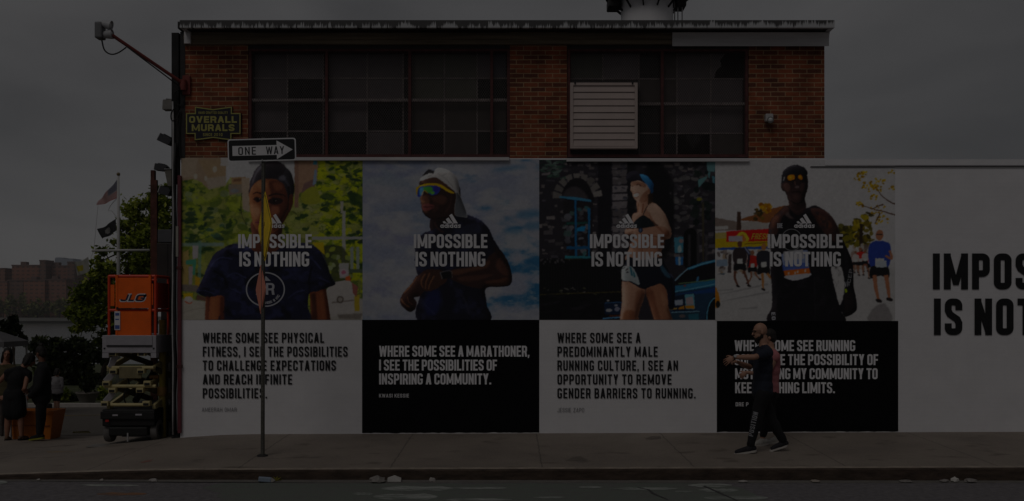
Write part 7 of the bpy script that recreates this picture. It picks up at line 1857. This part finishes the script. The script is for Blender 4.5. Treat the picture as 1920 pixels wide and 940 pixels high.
tree('street_tree', 'tall leafy green tree behind the scissor lift and flagpole', 196, 762, 26,
     [(262, 398, 26, 26), (296, 378, 22, 26), (240, 425, 22, 20), (306, 420, 24, 34), (275, 445, 34, 26), (236, 462, 26, 16), (312, 470, 24, 30), (262, 492, 40, 24), (195, 470, 15, 9), (182, 492, 14, 10), (205, 512, 30, 20), (176, 545, 32, 26), (225, 555, 36, 30), (150, 560, 20, 18), (140, 585, 18, 14), (190, 592, 38, 26), (150, 610, 24, 14), (232, 610, 34, 30), (205, 640, 34, 18), (318, 350, 10, 12), (295, 520, 30, 30)],
     19000, .19, 11, LEAF, [(190, 765), (186, 735), (196, 690), (212, 630), (240, 540), (268, 450)], .16, depth=1.0)
tree('evergreen_tree', 'low spreading dark evergreen in front of the river', 140, 745, 24,
     [(70, 640, 16, 9), (95, 650, 26, 13), (128, 645, 28, 13), (160, 655, 24, 14), (185, 668, 18, 12), (105, 672, 26, 16), (140, 685, 30, 18), (108, 705, 22, 18), (135, 715, 28, 18), (170, 720, 18, 16), (66, 655, 18, 9), (84, 690, 20, 20)],
     8000, .20, 12, LEAFD, [(140, 760), (142, 720), (138, 680), (125, 655)], .12)
tree('young_tree', 'small dark leafy sapling at the far left edge', 30, 690, 18, [(22, 604, 14, 10), (8, 612, 12, 12), (30, 618, 12, 10), (40, 630, 8, 10), (16, 626, 16, 8)], 900, .2, 13, LEAFD, [(28, 760), (27, 690), (24, 630)], .05)
for i, (a, b, rx, ry, lab) in enumerate([(116, 742, 14, 14, 'rounded pale green bush just left of the planter'), (140, 748, 12, 10, 'low bush touching the left side of the planter bowl'), (196, 745, 14, 16, 'bush growing between the planter and the scissor lift'), (100, 735, 14, 18, 'dark bush behind the child in grey')]):
    tree('bush', lab, a, b + ry, 15 + i * .5, [(a, b, rx, ry), (a - rx * .4, b - ry * .3, rx * .5, ry * .6), (a + rx * .4, b + ry * .2, rx * .5, ry * .6)], 900, .13, 30 + i, LEAF if i % 2 == 0 else LEAFD, None, .02, 'bushes across the side street', 'bush')

# canopy at the left edge
CY = 9.0
cn = thing('canopy_tent', 'pale grey canopy tent at the far left edge above the crowd', 'tent', (X(-14, CY), CY, -.62))
o = cn.location; ap = Vector((X(-16, CY), CY, Z(616, CY))) - o
ex0, ex1, ez = X(-60, CY) - o.x, X(31, CY) - o.x, Z(640, CY) - o.z
P4 = [(ex0, -.6, ez), (ex1, -.6, ez), (ex1, .6, ez), (ex0, .6, ez)]
MB().add(P4 + [tuple(ap)] + [(x, y, z - .13) for x, y, z in P4] , [(0, 1, 4), (1, 2, 4), (2, 3, 4), (3, 0, 4)] + [(i, (i + 1) % 4, 5 + (i + 1) % 4, 5 + i) for i in range(4)]).build('cover', mat('grey_canvas', rgb(98, 96, 98), .8, .1, 3), cn)
for x, y in ((ex0 + .03, -.56), (ex1 - .03, -.56), (ex0 + .03, .56), (ex1 - .03, .56)): MB().tube([(x, y, 0), (x, y, ez - .02)], .025, 8).build('leg', M_GALV, cn)

# flagpole with three flags
FY = 24.0
fp = thing('flagpole', 'white flagpole with a yardarm rising behind the scissor lift', 'flagpole', (X(222, FY), FY, -1.05))
o = fp.location; M_POLE = mat('white_pole', rgb(176, 174, 172), .5, .06)
MB().tube([(0, 0, 0), (0, 0, Z(470, FY) - o.z), (0, 0, Z(330, FY) - o.z)], [.085, .065, .04], 12).build('pole', M_POLE, fp, True)
MB().blob((0, 0, Z(327, FY) - o.z), .075, 2, 0).build('finial', mat('dull_gilt', rgb(110, 96, 66), .4, .1), fp, True)
MB().tube([(X(174, FY) - o.x, -.06, Z(470.5, FY) - o.z), (X(281, FY) - o.x, -.06, Z(469.5, FY) - o.z)], .05, 10).build('yardarm', M_POLE, fp, True)
MB().tube([Vector(W3(a, b, FY)) - o for a, b in ((219, 372), (207, 386), (203, 395), (210, 396), (219, 408))], .012, 5).build('halyard', M_GALV, fp)
MB().tube([Vector(W3(a, b, FY - .06)) - o for a, b in ((184, 384), (182, 405), (176, 470), (170, 484))], .008, 5).build('halyard', M_GALV, fp)
def flag(name, label, h0, h1, f0, f1, nu, nv, pick, mats, wave=.10, seed=0):
    """cloth between hoist h0-h1 and fly f0-f1 (pixels at the pole's depth)"""
    t = thing(name, label, 'flag', W3((h0[0] + h1[0]) / 2, (h0[1] + h1[1]) / 2, FY - .05), 0, 'flags on the flagpole'); o = t.location
    mb = MB(); V = []
    H0, H1, F0, F1 = [np.array(p, float) for p in (h0, h1, f0, f1)]
    for jv in range(nv + 1):
        v = jv / nv
        for iu in range(nu + 1):
            u = iu / nu; a = H0 + (H1 - H0) * v; b = F0 + (F1 - F0) * v; p = a + (b - a) * u
            sag = math.sin(u * math.pi) * 2.0
            w = W3(p[0], p[1] + sag, FY - .05) - o; V.append((w.x, wave * math.sin(u * 9 + v * 2 + seed) * (u + .15), w.z))
    for jv in range(nv):
        for iu in range(nu):
            k = jv * (nu + 1) + iu; mb.f.append((k, k + 1, k + nu + 2, k + nu + 1)); mb.mi.append(pick(iu / nu, jv))
    mb.v = V
    mb.build('cloth', mats, t); return t
FR, FW, FB = mat('flag_red', rgb(150, 52, 52), .8, .1), mat('flag_white', rgb(176, 172, 170), .8, .06), mat('flag_navy', rgb(44, 46, 78), .8, .1)
flag('national_flag', 'red, white and blue striped flag flying near the top of the flagpole', (219.5, 337), (219, 371), (184, 376), (183, 385), 24, 13, lambda u, v: ((1 if (int(u * 24) % 2 == 0 and v % 2 == 1) else 2) if (u < .42 and v < 7) else (0 if v % 2 == 0 else 1)), [FR, FW, FB])
flag('black_flag', 'small black flag with a pale centre halfway up the flagpole', (217, 410), (218, 433), (184, 430), (191, 448), 16, 12, lambda u, v: 1 if ((u - .5) ** 2 / .03 + (v / 12 - .45) ** 2 / .06 < 1) else 0, [mat('flag_black', rgb(40, 40, 42), .8, .1), mat('flag_grey', rgb(116, 114, 112), .8, .1)], seed=2)
flag('white_flag', 'white flag with a yellow patch hanging below the yardarm', (166, 482), (168, 508), (138, 492), (143, 517), 16, 12, lambda u, v: 1 if (.4 < u < .85 and 3 < v < 9) else 0, [mat('flag_offwhite', rgb(150, 148, 142), .8, .06), mat('flag_yellow', rgb(160, 146, 40), .8, .1)], seed=4)

# far shore: wall, blocks of flats, trees
SY_ = 740.0
sw = thing('sea_wall', 'pale low sea wall along the far bank of the river', 'wall', (0, SY_, -5))
MB().box(-990, 390, -2, 0, -.2, 2.0).build('base', mat('dark_tide_wall', rgb(54, 52, 48), .9, .2, .05), sw)
MB().box(-990, 390, -1.9, 0, 2.0, 4.4).build('wall', mat('pale_sea_wall', rgb(128, 126, 122), .9, .1, .03), sw)
def block_mat(name, wall, pane):
    m, n, l, b = mat_nodes(name); b.inputs['Roughness'].default_value = .9
    tc = n.new('ShaderNodeTexCoord'); sp = n.new('ShaderNodeSeparateXYZ'); l.new(tc.outputs['Object'], sp.inputs[0])
    ad = n.new('ShaderNodeMath'); ad.operation = 'ADD'; l.new(sp.outputs['X'], ad.inputs[0]); l.new(sp.outputs['Y'], ad.inputs[1])
    cb = n.new('ShaderNodeCombineXYZ'); l.new(ad.outputs[0], cb.inputs['X']); l.new(sp.outputs['Z'], cb.inputs['Y'])
    br = n.new('ShaderNodeTexBrick'); br.offset = 0; br.inputs['Scale'].default_value = 1; br.inputs['Brick Width'].default_value = 4.2; br.inputs['Row Height'].default_value = 3.1; br.inputs['Mortar Size'].default_value = .95; br.inputs['Mortar Smooth'].default_value = .0; br.inputs['Bias'].default_value = -.2
    br.inputs['Color1'].default_value = (*pane, 1); br.inputs['Color2'].default_value = (*[c * 1.5 for c in pane], 1); br.inputs['Mortar'].default_value = (*wall, 1)
    l.new(cb.outputs[0], br.inputs['Vector']); l.new(br.outputs['Color'], b.inputs['Base Color']); return m
BM = [block_mat('far_brick', rgb(134, 97, 84), rgb(88, 72, 66)), block_mat('far_brick_dark', rgb(116, 90, 80), rgb(80, 69, 66)), block_mat('far_brick_red', rgb(140, 98, 82), rgb(92, 75, 68))]
M_FR = mat('far_roof', rgb(112, 92, 86), .9, .1, .05)
blocks = [(-40, 10, 505, 790, 0, 'leftmost brown brick block on the far bank, cut by the frame'), (8, 22, 509, 800, 1, 'narrow brown block between two taller ones on the far bank'), (22, 74, 499, 786, 2, 'broad reddish brown block with a chimney on the far bank'), (74, 86, 490, 782, 1, 'slim dark brown tower above the other far blocks'),
          (86, 128, 500, 792, 0, 'plain brown block right of the slim dark tower'), (126, 140, 493, 784, 1, 'dark brown stair tower next to the white flag'), (140, 175, 508, 800, 0, 'brown block partly behind the white flag and the tall tree'),
          (-40, 14, 530, 764, 2, 'lower front block at the far left of the far bank'), (14, 44, 527, 766, 1, 'lower dark front block beneath the broad one'), (44, 84, 527, 764, 2, 'lower reddish front block in the middle of the far bank'), (84, 124, 526, 768, 0, 'lower brown front block right of the middle one')]
for (a, b, top, Yb, mi, lab) in blocks:
    t = thing('apartment_block', lab, 'building', (X((a + b) / 2, Yb), Yb, -1.5), 0, 'brown blocks on the far bank'); o = t.location
    w_ = (b - a) / sc_at(Yb) / 2 - .15; h_ = Z(top, Yb) - o.z
    MB().box(-w_, w_, 0, 14, 0, h_).build('wall', BM[mi], t); MB().box(-w_ - .3, w_ + .3, -.3, 14.3, h_, h_ + 1.0).build('roof', M_FR, t)
    if b - a > 30: MB().box(-w_ * .5, -w_ * .5 + 4.5, 3, 8, h_ + 1.0, h_ + 3.6).build('chimney', M_FR, t)
tw = thing('distant_tower', 'pale blue grey tower far behind the brown blocks', 'building', (X(120, 1500), 1500, 0)); o = tw.location
MB().box(-14, 14, 0, 30, 0, Z(485, 1500)).build('shaft', mat('pale_tower', rgb(140, 146, 158), .6, .05, .02), tw); MB().box(-14, -2, 2, 20, Z(485, 1500), Z(483, 1500)).build('roof', mat('pale_tower_roof', rgb(130, 134, 146), .7, .05, .02), tw)
kinds = ['round green tree standing along the far bank at the far left', 'tall olive tree on the far bank beneath the lower front blocks', 'wide dull green tree on the far bank near the frame edge', 'small tree beside the sea wall left of centre', 'dense dark tree on the far bank below the chimney', 'pale thin tree on the far bank', 'broad tree on the far bank next to the big street tree', 'far bank tree partly hidden by the street tree', 'short bushy tree on the far bank in a gap']
for i, (a, top, w_) in enumerate([(6, 556, 18), (30, 548, 20), (-16, 552, 18), (54, 562, 12), (70, 560, 14), (92, 558, 14), (112, 556, 16), (134, 552, 18), (60, 578, 10)]):
    Yt = 752 + (i % 3) * 4; c = (top + 596) / 2; h_ = (597 - top) / 2
    tree('bank_tree', kinds[i], a, 597, Yt, [(a, c - h_ * .25, w_ * .8, h_ * .75), (a - w_ * .45, c + h_ * .2, w_ * .55, h_ * .6), (a + w_ * .45, c + h_ * .15, w_ * .55, h_ * .65)], 420, 2.4, 60 + i, LEAFF, None, .5, 'trees along the far bank', base_z=-1.4)

# ------------------------------------------------------------------ litter along the gutter
M_PAPER = mat('dirty_paper', rgb(158, 152, 148), .8, .15, 20); M_CART = mat('pale_blue_carton', rgb(136, 148, 164), .6, .12, 20); M_GREYL = mat('grey_plastic', rgb(130, 124, 120), .5, .2, 20); M_LEAFY = mat('yellow_leaf', rgb(128, 120, 44), .7, .2, 20)
LG_ = 'litter along the kerb'
def gut(px_, py_): Y = yr(py_, px_); return Vector((X(px_, Y), Y, road_z(X(px_, Y), Y) + .010))
def crumple(name, label, cat, px_, py_, w, h, m, seed, flat=False):
    p = gut(px_, py_); p.y = min(p.y, -3.05 - w * .4); bm = bmesh.new(); bmesh.ops.create_icosphere(bm, subdivisions=2, radius=1)
    for v in bm.verts:
        n_ = mnoise.noise(v.co * 1.7 + Vector((seed * 5.1, 0, seed))); v.co *= (1 + .45 * n_); v.co = Vector((v.co.x * w / 2, v.co.y * w * .32, max(v.co.z, -.2) * h * .8 + h * .16))
    o = MB().from_bm(bm).build(name, m, None, False, p); return tag(o, label, cat, LG_)
c_ = thing('carton', 'crushed pale blue drink carton lying against the kerb by the sign post', 'carton', gut(495, 905), 0, LG_); c_.location.y = -3.11; c_.rotation_euler = (0, R(6), R(12))
MB().box(-.075, .075, -.035, .035, .0, .055, .008).build('box', M_CART, c_); MB().prism([(.075, .0), (.12, .02), (.12, .03), (.075, .055)], -.03, .03).build('spout_end', M_PAPER, c_)
crumple('plastic_bag', 'crumpled grey plastic bag in the gutter left of the folded card', 'bag', 708, 905, .20, .075, M_GREYL, 1)
f_ = thing('folded_card', 'white card folded like a small tent in the gutter', 'card', gut(741, 902.5), 0, LG_); f_.location.y = -3.10
MB().add([(-.085, -.02, 0), (.08, -.02, 0), (.08, -.012, .04), (0, 0, .075), (-.085, -.012, .045), (-.085, .04, 0), (.08, .04, 0), (.08, .03, .04), (0, .02, .075), (-.085, .03, .045)], [(0, 1, 2, 3, 4), (5, 9, 8, 7, 6), (0, 5, 6, 1), (2, 7, 8, 3), (3, 8, 9, 4), (1, 6, 7, 2), (0, 4, 9, 5)]).build('card', mat('white_card', rgb(178, 174, 170), .7, .06), f_)
crumple('paper_ball', 'small crumpled white paper ball right of the folded card', 'paper', 811, 902, .085, .05, M_PAPER, 3)
crumple('plastic_scrap', 'flattened pale wrapper in the gutter below the walking man', 'wrapper', 1390, 902, .13, .018, M_PAPER, 4)
crumple('plastic_scrap', 'pale flattened lid in the gutter right of the walking man', 'wrapper', 1524, 902, .13, .022, mat('pale_lid', rgb(150, 140, 130), .6, .1), 5)
crumple('plastic_scrap', 'thin dark wrapper lying at the kerb below the fourth mural', 'wrapper', 1695, 903, .16, .025, M_GREYL, 6)
crumple('paper_cup', 'crushed white paper cup in the gutter near the right edge', 'cup', 1788, 903, .10, .06, mat('white_cup', rgb(186, 182, 176), .6, .06), 7)
crumple('plastic_scrap', 'shredded grey wrapper just right of the crushed cup', 'wrapper', 1815, 902.5, .16, .045, M_GREYL, 8)
crumple('plastic_scrap', 'torn grey scrap just left of the crushed cup', 'wrapper', 1768, 903, .12, .03, M_GREYL, 9)
crumple('paper_scrap', 'white paper scrap in the gutter at the dropped kerb', 'paper', 293, 901, .12, .04, M_PAPER, 10)
crumple('paper_scrap', 'tiny white scrap at the kerb left of the lift', 'paper', 199, 900, .05, .025, M_PAPER, 11)
crumple('paper_scrap', 'tiny white scrap at the kerb near the left edge', 'paper', 79, 901, .05, .02, M_PAPER, 12)
t = thing('leaf_sprig', 'yellow green leaf sprig beside the blue carton', 'leaf', gut(518, 904), 0, LG_); t.location.y = -3.1
for k in range(5):
    a = R(20 + k * 30); MB().add([(0, 0, .004), (.05 * math.cos(a) - .012 * math.sin(a), -.01 * k * .3, .05 * math.sin(a) * .8 + .01), (.10 * math.cos(a), -.01, .09 * math.sin(a) * .7 + .008), (.05 * math.cos(a) + .014 * math.sin(a), .012, .05 * math.sin(a) * .7)], [(0, 1, 2, 3)]).build('leaf', M_LEAFY, t)
p = gpt(150, 814); t = thing('fallen_branch', 'small yellow green branch lying in the side street', 'branch', (p[0], p[1], ground_z(*p) + .01))
MB().tube([(-.14, 0, .01), (0, .02, .03), (.15, -.01, .04)], .008, 6).build('twig', BARK, t)
for k in range(7):
    x = -.13 + .045 * k; MB().add([(x, 0, .02), (x + .03, -.04, .05), (x + .085, -.05, .02), (x + .05, .0, .01)], [(0, 1, 2, 3)]).build('leaf', M_LEAFY, t)

# ------------------------------------------------------------------ the air over the river
hz = MB().box(-1000, 400, -45, 1600, -9.5, 130).build('haze', None); tag(hz, kind='stuff')
hm = bpy.data.materials.new('haze_air'); hm.use_nodes = True; n_, l_ = hm.node_tree.nodes, hm.node_tree.links
n_.remove(n_['Principled BSDF']); pv = n_.new('ShaderNodeVolumePrincipled'); pv.inputs['Color'].default_value = (.86, .86, .88, 1); pv.inputs['Density'].default_value = HAZE; pv.inputs['Anisotropy'].default_value = .2
l_.new(pv.outputs[0], n_['Material Output'].inputs['Volume']); hz.data.materials.append(hm)
